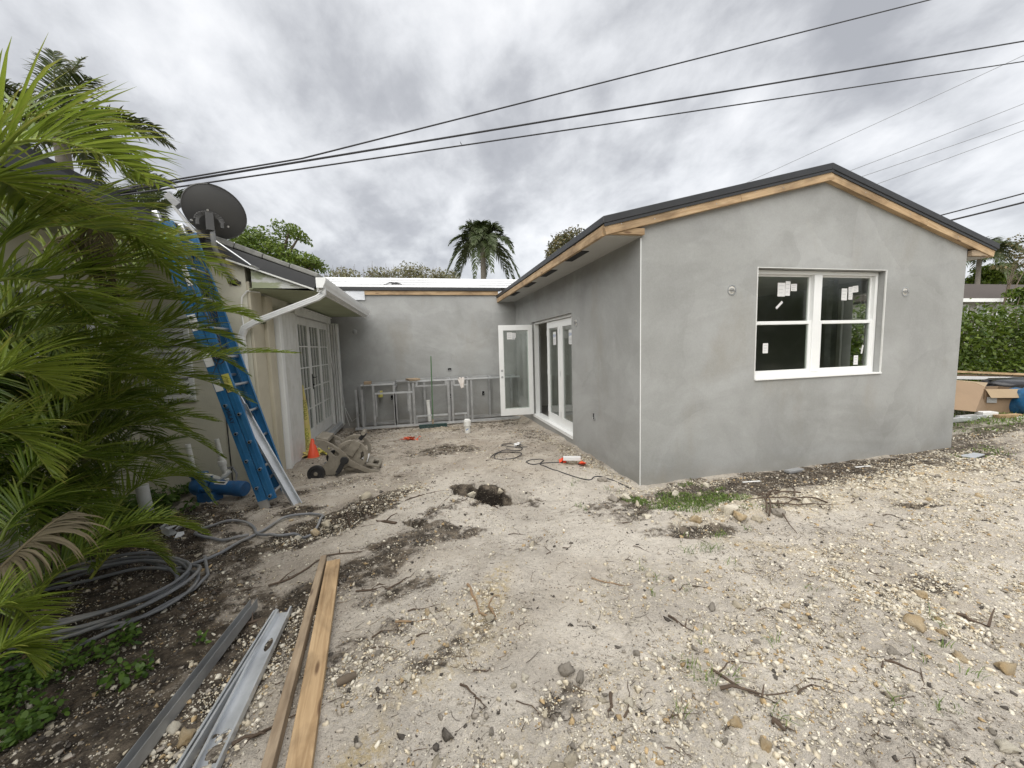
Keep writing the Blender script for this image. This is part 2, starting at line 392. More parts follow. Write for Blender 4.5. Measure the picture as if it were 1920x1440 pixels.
M_PEEL = pm('peeling_white_over_green', (.33,.36,.235), .7, 0, .06, 2.4, .2, 50, col2=(.60,.61,.585), cover=.49, stretch=(.7,1,3), soft=.025)
M_GLASS = glass_mat('window_glass', (.87,.90,.87), .9, 1.45)
M_GLASSCLR = glass_mat('door_glass', (.86,.89,.87), .92, 1.6)
M_PAPER = pm('white_sticker_paper', (.68,.68,.67), .6, 0, .03, 30)
M_INK = pm('black_ink', (.02,.02,.022), .6, 0, .1, 20)
M_BLUEINK = pm('blue_ink', (.12,.22,.45), .6, 0, .1, 20)
M_GREYINK = pm('grey_ink', (.45,.46,.47), .6, 0, .1, 20)
M_BLUE = pm('blue_fibreglass', (.022,.13,.29), .42, 0, .14, 7, .05, 60, col2=(.035,.15,.30), cover=.6)
M_PUMP = pm('blue_pump_enamel', (.025,.12,.30), .5, 0, .22, 9, .12, 40, col2=(.05,.11,.20), cover=.62)
M_PVC = pm('white_pvc', (.74,.74,.71), .4, 0, .08, 7, col2=(.58,.56,.50), cover=.64)
M_GREYPVC = pm('grey_conduit', (.165,.17,.18), .5, 0, .14, 6, col2=(.24,.23,.21), cover=.58)
M_DISH = pm('dish_grey_enamel', (.075,.074,.072), .5, 0, .08, 3)
M_DISHARM = pm('mast_grey_paint', (.27,.275,.275), .45, .2, .12, 6)
M_BLACKPL = pm('black_plastic', (.022,.022,.023), .45, 0, .2, 8)
M_REEL = pm('taupe_plastic', (.195,.172,.135), .55, 0, .2, 8, .1, 40, col2=(.28,.255,.21), cover=.58)
M_TAPE = pm('yellow_caution_tape', (.58,.55,.12), .4, 0, .12, 9, col2=(.60,.46,.22), cover=.55)
M_TAPEINK = pm('tape_print', (.17,.20,.02), .5, 0, .1, 20)
M_ORANGE = pm('orange_cone_plastic', (.80,.095,.035), .5, 0, .08, 8)
M_REDNET = pm('faded_orange_plastic', (.55,.09,.03), .6, 0, .3, 14, col2=(.30,.06,.03), cover=.58)
M_GREENHANDLE = pm('green_painted_handle', (.075,.15,.07), .5, 0, .15, 12)
M_BRISTLE = pm('dark_green_bristle', (.03,.06,.055), .9, 0, .3, 30)
M_RAG = pm('white_rag', (.66,.62,.58), .9, 0, .1, 14, col2=(.45,.30,.22), cover=.66)
M_WIRE = pm('black_cable', (.03,.03,.033), .55, 0, .1, 4)
M_WIREGREY = pm('grey_overhead_line', (.20,.205,.215), .6, 0, .1, 4)
M_CARD = pm('cardboard', (.25,.175,.11), .85, 0, .08, 4, .1, 30)
M_CARDD = pm('cardboard_inside', (.32,.24,.15), .85, 0, .08, 4)
M_BLUEBAG = pm('blue_bag_film', (.012,.085,.19), .3, 0, .3, 9, .6, 18, col2=(.10,.24,.34), cover=.66)
M_BLACKBAG = pm('black_bin_film', (.02,.02,.022), .3, 0, .2, 9, .5, 14)
M_MEMBRANE = pm('white_roof_membrane', (.74,.75,.755), .6, 0, .05, 2.5)
M_TILE = pm('weathered_roof_tile', (.24,.24,.225), .9, 0, .2, 6, .4, 40, col2=(.13,.13,.12), cover=.55)
M_BARK = pm('bark', (.12,.095,.07), .95, 0, .3, 9, .6, 25, stretch=(1,1,.3))
M_PALMTRUNK = pm('palm_trunk', (.22,.20,.17), .9, 0, .2, 7, .4, 20, stretch=(1,1,4))
M_CANE = pm('palm_cane', (.16,.19,.07), .6, 0, .25, 8, stretch=(1,1,3), col2=(.22,.18,.09), cover=.55)
M_BROWNROOF = pm('brown_shingle', (.062,.050,.043), .9, 0, .25, 7, .3, 20)
M_HOUSEWALL = pm('pale_house_wall', (.42,.41,.385), .8, 0, .06, 2)
M_INTWALL = pm('unfinished_interior', (.62,.60,.55), .9, 0, .12, 2)
M_SLAB = pm('concrete_slab', (.36,.35,.33), .9, 0, .12, 4, .2, 40)
M_TWIG = pm('dry_twig', (.085,.06,.042), .9, 0, .3, 20)
M_ROOT = pm('pale_root', (.25,.17,.10), .9, 0, .25, 14)
M_STONE = attr_mat('limestone', .92, .9, 55)
M_AREC = leaf_mat('areca_leaf', (.040,.088,.007), (.245,.315,.042), (.46,.36,.13), .35, .42, .45)
M_DRYFROND = leaf_mat('dry_frond', (.10,.085,.055), (.20,.17,.11), (.22,.17,.09), .2, .7, .2)
M_ROYAL = leaf_mat('royal_palm_leaf', (.030,.048,.014), (.085,.11,.038), (.10,.10,.05), .2, .5)
M_COCO = leaf_mat('dark_palm_leaf', (.026,.042,.014), (.10,.125,.035), (.14,.11,.045), .22, .5)
M_BROAD = leaf_mat('broad_leaf', (.045,.09,.010), (.19,.25,.03), None, .3, .45)
M_DUSTY = leaf_mat('dry_shrub_leaf', (.12,.125,.06), (.26,.24,.14), None, .25, .6)
M_MIXED = leaf_mat('mixed_brown_leaf', (.05,.065,.022), (.19,.14,.06), None, .2, .6)
M_HEDGE = leaf_mat('hedge_leaf', (.03,.065,.006), (.14,.19,.018), None, .3, .45)
M_WEED = leaf_mat('weed_leaf', (.035,.085,.012), (.12,.20,.03), None, .3, .5)
M_GRASS = leaf_mat('grass_blade', (.05,.11,.012), (.17,.26,.04), (.30,.26,.12), .3, .5)

# ------------------------------------------------------------------ ground
AX, AY, BX, BY = 2.387, 3.876, 7.449, 9.722       # the extension: corner, right end, back wall
HOLES = [  # cx, cy, rx, ry, rot, depth, softness
    (.60, 4.16, .44, .19, -.62, .30, .32), (-.86, 3.86, .46, .17, .62, .11, .7), (-.55, 4.18, .30, .12, .8, .07, .8),
    (-.16, 3.56, .13, .05, -.65, .14, .3), (7.3, 3.55, .30, .12, .1, .06, .7), (2.36, 2.78, .34, .10, -.12, .05, .9),
    (4.6, 2.64, .16, .05, -.2, .05, .6), (-.05, 2.0, .10, .04, .5, .03, .8)]
MOUNDS = [(.1, 3.82, .55, .28, .75, .055), (3.5, 2.98, .95, .26, .03, .075), (5.6, 3.3, 1.3, .22, .05, .04), (2.75, 1.62, .35, .3, 1.1, .04),
          (-1.45, 1.85, .5, .35, .6, .05), (.2, 8.5, .7, .35, 0, .03), (1.3, 2.9, .7, .45, .2, .02), (-2.5, 3.4, .9, .9, 0, .05)]
CRACKS = [[(-.62,3.72),(-.35,3.80),(-.22,3.62),(-.14,3.55)], [(-.12,3.60),(.05,3.86),(.22,4.10),(.36,4.38)], [(.0,3.52),(.35,3.62),(.62,3.74),(.82,3.90)]]
def seg_dist(x, y, pts):
    d = np.full(np.shape(x), 9.)
    for (x0, y0), (x1, y1) in zip(pts, pts[1:]):
        dx, dy = x1-x0, y1-y0; t = np.clip(((x-x0)*dx+(y-y0)*dy)/(dx*dx+dy*dy), 0, 1)
        d = np.minimum(d, np.hypot(x-x0-t*dx, y-y0-t*dy))
    return d
def gz(x, y, fine=True):
    x = np.asarray(x, float); y = np.asarray(y, float)
    yard = 1-sstep(2.2, 2.5, x)
    h = -.16*sstep(6.3, 9.6, y)*yard
    near = 1/(1+(np.hypot(x, y)/14)**2)
    h = h + .045*fbm(x, y, 1.1, 3)*near
    if fine: h = h + .044*fbm(x, y, .27, 4, 5, 9)*near*(.55+.6*sstep(-.1, .35, fbm(x, y, .9, 2, 2, 2)))
    for cx, cy, rx, ry, ro, dz in MOUNDS: h = h + dz*np.exp(-ell(x, y, cx, cy, rx, ry, ro)**2*1.2)
    wob = 1 + (.55*fbm(x, y, .16, 3, 3, 8) if fine else 0)
    for cx, cy, rx, ry, ro, dz, so in HOLES: h = h - dz*(1-sstep(1-so, 1+so*.25, ell(x, y, cx, cy, rx, ry, ro)*wob))
    if fine:
        jx = .06*fbm(x, y, .12, 2, 8, 1); jy = .06*fbm(x, y, .12, 2, 1, 6)
        for c in CRACKS: h = h - .035*np.exp(-(seg_dist(x+jx, y+jy, c)/.017)**2)
    return h
def G(x, y, dz=0.): return Vector((x, y, float(gz(x, y)) + dz))
DARK = [  # patches of dark organic soil, the strongest also painting shade into holes: cx, cy, rx, ry, rot, strength
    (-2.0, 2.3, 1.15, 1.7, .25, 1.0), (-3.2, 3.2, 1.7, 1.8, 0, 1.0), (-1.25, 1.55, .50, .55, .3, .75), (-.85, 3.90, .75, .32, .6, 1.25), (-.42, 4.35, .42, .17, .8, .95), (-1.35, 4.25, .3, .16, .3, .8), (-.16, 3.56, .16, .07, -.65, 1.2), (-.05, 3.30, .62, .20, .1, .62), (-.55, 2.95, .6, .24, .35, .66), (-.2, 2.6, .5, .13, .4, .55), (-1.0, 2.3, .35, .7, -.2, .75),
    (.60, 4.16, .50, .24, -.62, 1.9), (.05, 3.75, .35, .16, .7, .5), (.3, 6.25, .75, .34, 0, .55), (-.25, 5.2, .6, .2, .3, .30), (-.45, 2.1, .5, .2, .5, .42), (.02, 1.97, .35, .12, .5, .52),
    (.1, 2.35, .4, .11, .5, .33), (.55, 1.55, .22, .12, .3, .5), (1.05, 1.35, .8, .12, .2, .25), (2.36, 2.77, .38, .10, -.1, .9), (1.95, 2.85, .4, .10, 0, .45),
    (4.6, 3.55, 3.2, .42, .03, .72), (7.2, 3.7, 1.6, .6, .1, .62), (9.3, 4.35, 1.6, .22, .18, 1.0), (9.5, 4.9, 2.5, .3, .1, .6), (4.65, 2.64, .30, .09, -.2, .9), (3.2, 1.72, .22, .10, .2, .6),
    (1.4, 8.6, 1.0, .7, 0, .4), (-1.3, 8.8, .8, .6, 0, .45), (1.9, 7.2, .4, 1.3, .1, .38), (2.2, 5.2, .22, 1.7, .08, .38), (.7, 2.95, .5, .12, .4, .3), (1.9, 1.05, .7, .2, .2, .35), (-1.0, 5.1, .4, .25, .4, .4)]
TAN = [(.35, 2.35, .10, .55, -.5, .9), (-.33, 1.45, .14, .3, -.4, .9), (.0, 1.85, .4, .08, .5, .6), (2.75, 2.35, .5, .12, -.6, .6), (1.95, 4.95, .2, .1, .3, .7), (.15, 8.45, .75, .32, 0, .6), (3.4, 2.95, 1.0, .3, 0, .5), (5.4, 3.2, 1.4, .28, .05, .5)]
GRAVEL = [  # where the broken limestone lies thick
    (3.4, 2.97, .95, .26, .02, 1.0), (5.6, 3.2, 1.9, .24, .05, .85), (2.76, 1.66, .28, .42, .5, .9), (3.4, 2.0, .9, .3, .2, .4), (4.6, 2.3, 1.2, .3, .1, .5), (6.5, 2.8, 1.5, .4, .1, .55), (-.80, 3.93, .6, .24, .6, .62), (-.25, 4.5, .5, .2, .8, .55), (-.95, 2.0, .25, .7, -.25, .6), (.05, 2.25, .5, .18, .5, .55), (-.3, 1.9, .3, .3, .4, .55),
    (1.0, 1.45, 1.2, .3, .1, .5), (1.9, 1.7, 1.0, .5, .2, .45), (1.6, 2.2, 1.1, .35, .1, .32), (.5, 1.3, .4, .2, 0, .6), (.9, 1.15, .9, .25, 0, .5), (2.2, 5.0, .16, 1.6, .07, .6), (2.9, 3.72, 1.0, .1, 0, .6), (3.3, 1.8, 2.1, .8, .1, .42), (6.5, 2.9, 3.2, .9, .05, .55), (1.8, 1.3, 1.2, .4, .1, .30), (.6, 1.25, .8, .3, .2, .30), (8.5, 3.9, 2.5, .6, .1, .5), (.2, 2.05, .5, .3, .5, .45)]
def field(x, y, L_, jit=.5):
    j = 1 + jit*fbm(x, y, .35, 4, 4, 4)*1.3; r = np.zeros(np.shape(x))
    for cx, cy, rx, ry, ro, st in L_: r = np.maximum(r, st*(1-sstep(.45, 1.25, ell(x, y, cx, cy, rx, ry, ro)*j)))
    return r
def graded(lo, hi, step, far, grow=1.22):
    a = list(np.arange(lo, hi, step)); d = step; p = a[-1]
    while p < far: d *= grow; p += d; a.append(p)
    d = step; p = a[0]; b = []
    while p > -far: d *= grow; p -= d; b.append(p)
    return np.array(b[::-1] + a)
def make_ground():
    gx = graded(-3.6, 5.2, .0225, 900)
    ys = [.75]
    while ys[-1] < 9.6: ys.append(ys[-1] + max(.0125, .0085*ys[-1]))
    d = .1; p = ys[-1]
    while p < 900: d *= 1.22; p += d; ys.append(p)
    d = .02; p = ys[0]; b = []
    while p > -900: d *= 1.3; p -= d; b.append(p)
    gy = np.array(b[::-1] + ys)
    X, Y = np.meshgrid(gx, gy); x = X.ravel(); y = Y.ravel()
    z = gz(x, y)
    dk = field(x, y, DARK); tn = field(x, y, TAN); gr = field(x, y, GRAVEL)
    # disturbed lumpy soil where it is dark or stony
    z += (.017*fbm(x, y, .075, 3, 2, 7) + .009*fbm(x, y, .03, 2, 6, 2))*(.5 + .9*np.minimum(np.maximum(dk, gr), .9))*(np.hypot(x, y) < 12)
    grass = 1-sstep(.7, 1.3, ell(x, y, 11.2, 5.6, 3.0, 1.0, .1)*(1+.5*fbm(x, y, .5, 3)))
    far = sstep(10, 22, np.hypot(x, y))
    damp = np.clip(.95*sstep(4.0, 5.6, y)*(1-sstep(2.4, 3.0, x)) + .9*(1-sstep(-.9, .1, x))*sstep(1.2, 2.6, y) + .6*sstep(3.0, 3.5, y)*sstep(2.6, 3.4, x), 0, 1)
    nx, ny = len(gx), len(gy); i = np.arange(ny-1)[:, None]*nx + np.arange(nx-1)[None]
    F = np.stack([i, i+1, i+nx+1, i+nx], -1).reshape(-1, 4)
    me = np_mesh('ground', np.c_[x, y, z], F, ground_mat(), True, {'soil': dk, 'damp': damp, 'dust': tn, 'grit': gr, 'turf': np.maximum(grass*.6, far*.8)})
    o = link('ground', me, None); tag(o, kind='structure')
def ground_mat():
    m, nt, N, L, P = new_mat('sandy_ground')
    tc = N.new('ShaderNodeTexCoord')
    def noise(sc, d=6, r=.6, dist=0., off=(0,0,0)):
        mp = N.new('ShaderNodeMapping'); mp.inputs['Location'].default_value = off; L.new(tc.outputs['Object'], mp.inputs[0])
        n = N.new('ShaderNodeTexNoise'); n.inputs['Scale'].default_value = sc; n.inputs['Detail'].default_value = d; n.inputs['Roughness'].default_value = r; n.inputs['Distortion'].default_value = dist
        L.new(mp.outputs[0], n.inputs['Vector']); return n.outputs['Fac']
    def M(op, a, b, clamp=False):
        n = N.new('ShaderNodeMath'); n.operation = op; n.use_clamp = clamp
        for k, v in enumerate((a, b)):
            if isinstance(v, (int, float)): n.inputs[k].default_value = v
            else: L.new(v, n.inputs[k])
        return n.outputs[0]
    def rng(f, a, b, c=0., d=1.):
        n = N.new('ShaderNodeMapRange'); L.new(f, n.inputs[0]); n.interpolation_type = 'SMOOTHSTEP'
        for k, v in zip((1,2,3,4), (a,b,c,d)): n.inputs[k].default_value = v
        return n.outputs[0]
    def mix(f, a, b, mode='MIX'):
        x = N.new('ShaderNodeMixRGB'); x.blend_type = mode
        for k, v in ((0, f), (1, a), (2, b)):
            if isinstance(v, tuple): x.inputs[k].default_value = (*v, 1)
            elif isinstance(v, float): x.inputs[k].default_value = v
            else: L.new(v, x.inputs[k])
        return x.outputs[0]
    def attr(n): a = N.new('ShaderNodeAttribute'); a.attribute_name = n; return a.outputs['Fac']
    # pale quartz sand, greyer and browner in drifts
    c = mix(rng(noise(1.7, 6, .6, .4), .36, .64), (.445,.405,.352), (.605,.558,.488))
    c = mix(rng(noise(.8, 5, .6, .3, (4,7,0)), .5, .7, 0, .5), c, (.40,.345,.28))
    c = mix(rng(noise(7, 7, .65, .6, (2,2,0)), .54, .72, 0, .40), c, (.27,.243,.21))
    # dust of sawdust and crushed stone
    c = mix(M('MULTIPLY', rng(noise(22, 6, .7), .42, .60), attr('dust'), True), c, (.46,.37,.22))
    c = mix(M('MULTIPLY', rng(noise(26, 6, .7, 0, (3,3,1)), .46, .62), M('MULTIPLY', attr('grit'), .65), True), c, (.50,.43,.30))
    # dark soil with ragged edges
    s = M('ADD', attr('soil'), M('MULTIPLY', M('SUBTRACT', noise(9, 10, .75, .4, (1,1,4)), .5), 1.9))
    s = M('MULTIPLY', rng(s, .26, .66), rng(attr('soil'), .02, .3))
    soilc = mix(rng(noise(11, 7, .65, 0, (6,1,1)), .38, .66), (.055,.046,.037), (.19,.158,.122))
    soilc = mix(rng(attr('soil'), 1.05, 1.5), soilc, (.026,.021,.017))  # strongest patches go near black: shade inside the hole painted over the soil
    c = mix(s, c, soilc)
    c = mix(M('MULTIPLY', attr('damp'), rng(noise(3.2, 7, .65, .3, (9,2,1)), .30, .60, .45, 1.0)), c, mix(1.0, c, (.74,.71,.675), 'MULTIPLY'))
    # turf
    c = mix(M('MULTIPLY', attr('turf'), rng(noise(9, 6, .65, 0, (2,8,1)), .35, .62)), c, (.075,.095,.030))
    # specks: crumbs of soil and of white stone too small to build
    def specks(scale, size, thr, off):
        mp = N.new('ShaderNodeMapping'); mp.inputs['Location'].default_value = off; L.new(tc.outputs['Object'], mp.inputs[0])
        v = N.new('ShaderNodeTexVoronoi'); v.inputs['Scale'].default_value = scale; L.new(mp.outputs[0], v.inputs['Vector'])
        sp = N.new('ShaderNodeSeparateColor'); L.new(v.outputs['Color'], sp.inputs[0])
        return M('MULTIPLY', rng(v.outputs['Distance'], size, size*.6), rng(sp.outputs[0], thr, thr+.02)), sp.outputs[1]
    clump = rng(noise(2.6, 5, .6, 0, (5,5,5)), .42, .62, .15, 1.)
    k, _ = specks(95, .40, .62, (0,0,0)); c = mix(M('MULTIPLY', k, M('MULTIPLY', clump, .7)), c, (.15,.128,.105))
    k, _ = specks(48, .32, .76, (3,1,0)); c = mix(M('MULTIPLY', k, clump), c, (.085,.07,.058))
    k, _ = specks(80, .34, .74, (7,2,0)); c = mix(M('MULTIPLY', k, M('ADD', M('MULTIPLY', attr('grit'), .8), .35), True), c, (.62,.56,.44))
    k, h = specks(38, .30, .84, (2,6,0)); c = mix(M('MULTIPLY', k, M('ADD', attr('grit'), .3), True), c, mix(h, (.66,.60,.48), (.48,.35,.18)))
    c = mix(1.0, c, rngc(N, L, noise(240, 4, .7), .25, .75, .80, 1.18), 'MULTIPLY')
    L.new(c, P.inputs['Base Color']); P.inputs['Roughness'].default_value = .95; P.inputs['Specular IOR Level'].default_value = .15
    b1 = N.new('ShaderNodeBump'); b1.inputs['Strength'].default_value = .8; b1.inputs['Distance'].default_value = .010; L.new(noise(130, 5, .7), b1.inputs['Height'])
    b2 = N.new('ShaderNodeBump'); b2.inputs['Strength'].default_value = .8; b2.inputs['Distance'].default_value = .05; L.new(noise(24, 6, .62, .3), b2.inputs['Height'])
    L.new(b1.outputs[0], b2.inputs['Normal']); L.new(b2.outputs[0], P.inputs['Normal'])
    return m
def rngc(N, L, f, a, b, c, d):
    n = N.new('ShaderNodeMapRange'); L.new(f, n.inputs[0])
    for k, v in zip((1,2,3,4), (a,b,c,d)): n.inputs[k].default_value = v
    q = N.new('ShaderNodeCombineColor')
    for k in range(3): L.new(n.outputs[0], q.inputs[k])
    return q.outputs[0]
make_ground()

# ------------------------------------------------------------------ grey stucco extension
WX0, WX1, WZ0, WZ1 = 3.948, 5.986, 1.171, 2.512
DY0, DY1, DZ0, DZ1 = 5.907, 8.266, .113, 2.185
PKX = 4.90
ext = thing('house_extension', 'grey stucco house extension with gable front, large white window and open french doors', 'house', (AX, AY, 0))
T = .20
TOPZ = 2.83
def gable_z(x, z0=2.93, zp=3.60):     # underside of the rake boards
    return z0 + (zp-z0)*(x-1.92)/(PKX-1.92) if x < PKX else zp + (2.83-zp)*(x-PKX)/(7.88-PKX)
w = MB()
y0, y1 = AY, AY+T
w.box(AX, WX0, y0, y1, -.35, TOPZ); w.box(WX1, BX, y0, y1, -.35, TOPZ); w.box(WX0, WX1, y0, y1, -.35, WZ0); w.box(WX0, WX1, y0, y1, WZ1, TOPZ)
w.plate([[(AX, TOPZ), (BX, TOPZ), (BX, gable_z(BX)+.04), (PKX, gable_z(PKX)+.04), (AX, gable_z(AX)+.04)]], lambda a, b: (a, y0, b), (0, T, 0))
w.build('front_wall', M_STUCCO, ext)
w = MB(); xa, xb = AX+.0005, AX+T
w.box(xa, xb, y1, DY0, -.35, TOPZ+.02); w.box(xa, xb, DY1, BY, -.35, TOPZ+.02); w.box(xa, xb, DY0, DY1, -.35, DZ0-.03); w.box(xa, xb, DY0, DY1, DZ1, TOPZ+.02)
w.build('courtyard_wall', M_STUCCO, ext)
# far side wall with a window opening through which the hedge shows
w = MB(); xa, xb = BX-T, BX-.0005
w.box(xa, xb, y1, 4.96, -.35, TOPZ); w.box(xa, xb, 5.30, 7.7, -.35, TOPZ); w.box(xa, xb, 7.7, 10.2, -.35, .06); w.box(xa, xb, 7.7, 10.2, 2.45, TOPZ); w.box(xa, xb, 10.2, 11.9, -.35, TOPZ); w.box(xa, xb, 4.96, 5.30, -.35, .75); w.box(xa, xb, 4.96, 5.30, 2.38, TOPZ)  # the large far opening is unseen, added to brighten the room inside
w.build('side_wall', M_STUCCO, ext)
w = MB(); w.box(7.20, 7.245, 5.302, 5.36, .10, 2.5); w.build('interior_trim', M_WHITEOLD, ext)
w = MB(); w.box(AX+T, BX-T, AY+T, 11.9, -.05, .06); w.build('interior_floor', M_SLAB, ext)
w = MB(); w.box(AX+T, BX-T, 11.7, 11.9, .06, TOPZ); w.box(AX+T, BX-T, 9.75, 11.7, .06, 2.8); w.build('interior_wall', M_INTWALL, ext)
w = MB(); w.box(AX+T, BX-T, AY+T, 11.9, 2.60, 2.66); w.build('interior_ceiling', M_INTWALL, ext)
w = MB(); w.box(6.62, 6.72, 5.02, 5.12, .06, 2.6); w.build('interior_post', M_GALVD, ext)
# corner beads of bare white pvc
w = MB(); w.box(AX-.003, AX+.007, AY-.003, AY+.0, -.03, 2.80); w.build('corner_bead', M_WHITE, ext)

# roof: two slopes of black covering on a drip edge, pine fascia, boxed eaves
YF, YB = 3.79, 13.2
def roof_z(x): return 2.985 + (3.745-2.985)*(x-1.90)/(PKX-1.90) if x < PKX else 3.745 + (2.90-3.745)*(x-PKX)/(7.90-PKX)
for xs in ((1.90, PKX), (PKX, 7.92)):
    w = MB(); a, b = xs
    w.plate([[(a, roof_z(a)-.075), (b, roof_z(b)-.075), (b, roof_z(b)), (a, roof_z(a))]], lambda p, q: (p, YF, q), (0, YB-YF, 0))
    w.build('roof', M_BLACKMETAL, ext, bevel=.006)
for xs in ((1.915, PKX), (PKX, 7.885)):
    a, b = xs; za, zb = roof_z(a)-.078, roof_z(b)-.078
    p0, p1 = Vector((a, YF+.018, za)), Vector((b, YF+.018, zb)); d = (p1-p0); ln = d.length
    if a < 3: ln += .028
    else: p0 -= d.normalized()*.0; p0.y += .003
    for s0, s1 in ((0, ln*.56-.0015), (ln*.56+.0015, ln)):
        me = MB().box(0, s1-s0, 0, .068, -.112, -.002).mesh('rake_board'); link('rake_board', me, M_PINE, ext, frame(p0+d.normalized()*s0, d), .003)
        hd_ = MB()
        for q in range(int((s1-s0)/.4)): hd_.lathe([(.0,.0012),(.0055,.0012),(.006,0)], (0,0,0), (0,-1,0), 6) if False else hd_.box(.2+.4*q-.005, .2+.4*q+.005, -.0015, 0, -.045-.03*(q%2), -.036-.03*(q%2))
        tag(link('nail_head', hd_.mesh('nail_head'), M_GALVD, ext, frame(p0+d.normalized()*s0, d)), kind='stuff')
    me = MB().box(0, ln, -.012, .0, -.028, .0).mesh('drip_edge')
    link('drip_edge', me, M_BLACKMETAL, ext, frame(p0, d))
link('eave_board', MB().box(0, 7.4, -.02, .02, -.05, .05).mesh('eave_board'), M_PINE, ext, frame((1.935, AY-.02, 2.852), (0,1,0)))
link('eave_board', MB().box(0, 7.4, -.02, .02, -.05, .05).mesh('eave_board'), M_PINE, ext, frame((7.862, AY-.02, 2.775), (0,1,0)))
link('eave_return', MB().box(0, .447, 0, .05, 0, .070).mesh('eave_return'), M_PINE, ext, frame((1.958, AY-.052, 2.822), (1,0,0)), .003)
link('eave_return', MB().box(0, .39, 0, .05, 0, .075).mesh('eave_return'), M_PINE3, ext, frame((7.451, AY-.052, 2.728), (1,0,0)), .003)
# soffit with four dark vents
VEN = [(4.80, .30), (5.94, .30), (7.05, .30), (8.24, .30)]
w = MB(); w.box(1.957, AX, AY-.0, BY-.0, 2.812, 2.828); w.build('soffit', M_SOFFIT, ext)
w = MB(); w.box(BX, 7.84, AY, 11.9, 2.722, 2.738); w.build('soffit', M_SOFFIT, ext)
vm = MB().box(-.065, .065, -.28, .28, -.006, .002).mesh('soffit_vent'); vs_ = MB()
for k in range(12): vs_.box(-.06, .06, -.26+k*.045, -.245+k*.045, -.010, -.006)
vsm = vs_.mesh('vent_slat')
for y, _ in VEN:
    o = link('soffit_vent', vm, M_VENT, ext, Matrix.Translation((2.01, y, 2.812)))
    tag(link('vent_slat', vsm, M_BLACKMETAL, o, Matrix.Translation((2.01, y, 2.812))), kind='stuff')
# window: twin single-hung
win = MB()
yw = AY+.085
def ring(mb, x0, x1, z0, z1, wd, ya, yb):
    mb.box(x0, x0+wd, ya, yb, z0, z1); mb.box(x1-wd, x1, ya, yb, z0, z1); mb.box(x0+wd, x1-wd, ya, yb, z0, z0+wd); mb.box(x0+wd, x1-wd, ya, yb, z1-wd, z1)
ring(win, WX0+.006, WX1-.006, WZ0+.006, WZ1-.006, .045, yw, yw+.09)
xm = (WX0+WX1)/2
win.box(xm-.062, xm+.062, yw-.008, yw+.085, WZ0+.051, WZ1-.051)
wf = win.build('window_frame', M_WHITE, ext, bevel=.004)
zm = 1.857
for x0, x1 in ((WX0+.051, xm-.062), (xm+.062, WX1-.051)):
    s = MB(); ring(s, x0, x1, zm-.02, WZ1-.051, .022, yw+.045, yw+.075); s.build('upper_sash', M_WHITE, wf, bevel=.003)
    s = MB(); ring(s, x0, x1, WZ0+.051, zm+.026, .042, yw+.010, yw+.042); s.build('lower_sash', M_WHITE, wf, bevel=.003)
    s = MB(); s.box(x0+.022, x1-.022, yw+.058, yw+.064, zm+.002, WZ1-.073); s.build('pane', M_GLASS, wf)
    s = MB(); s.box(x0+.042, x1-.042, yw+.024, yw+.030, WZ0+.093, zm-.016); s.build('pane', M_GLASS, wf)
s = MB(); s.box(WX0+.002, WX1-.002, AY-.022, yw, WZ0-.012, WZ0+.008); s.build('sill', M_WHITE, wf, bevel=.003)
s = MB(); s.box(WX0-.008, WX0+.004, AY-.004, AY+.012, WZ0, WZ1+.0); s.box(WX1-.004, WX1+.008, AY-.004, AY+.012, WZ0, WZ1); s.box(WX0-.008, WX1+.008, AY-.004, AY+.012, WZ1+.001, WZ1+.009)
s.build('opening_bead', M_WHITEOLD, wf)
def sticker(cx, cz, w_, h_, y, rot=0., par=None, name='sticker'):
    me = MB().box(-w_/2, w_/2, -.0008, 0, -h_/2, h_/2).mesh(name)
    return link(name, me, M_PAPER, par, Matrix.Translation((cx, y, cz)) @ Matrix.Rotation(rot, 4, 'Y'))
def pxz(u, v, y): p = at(u, v, y); return p.x, p.z
ygu, ygl = yw+.057, yw+.023
for u, v, ww, hh, yy, ro in ((1465, 543, .115, .17, ygu, 0), (1477, 541, .075, .18, ygu-.001, .02), (1488.5, 539, .095, .09, ygu, -.02), (1461, 572, .125, .030, ygu, -.72),
                         (1583, 552, .095, .155, ygu, 0), (1595, 544, .075, .085, ygu, -.08), (1604, 542, .095, .085, ygu-.001, -.1), (1594.5, 556, .070, .080, ygu, 0),
                         (1435, 653, .080, .125, ygl, 0), (1604.5, 675, .075, .125, ygl, 0), (1616.5, 655, .026, .115, ygl, .18)):
    x, z = pxz(u, v, yy); sticker(x, z, ww, hh, yy, ro, wf)
    if hh > .07:
        for q in range(3): link('printed_line', MB().box(-ww*.34, ww*.34*(1-.25*q), -.0012, -.0009, -.0035, .0035).mesh('printed_line'), M_GREYINK, wf, Matrix.Translation((x, yy, z)) @ Matrix.Rotation(ro, 4, 'Y') @ Matrix.Translation((0, 0, hh*(.28-.26*q))))
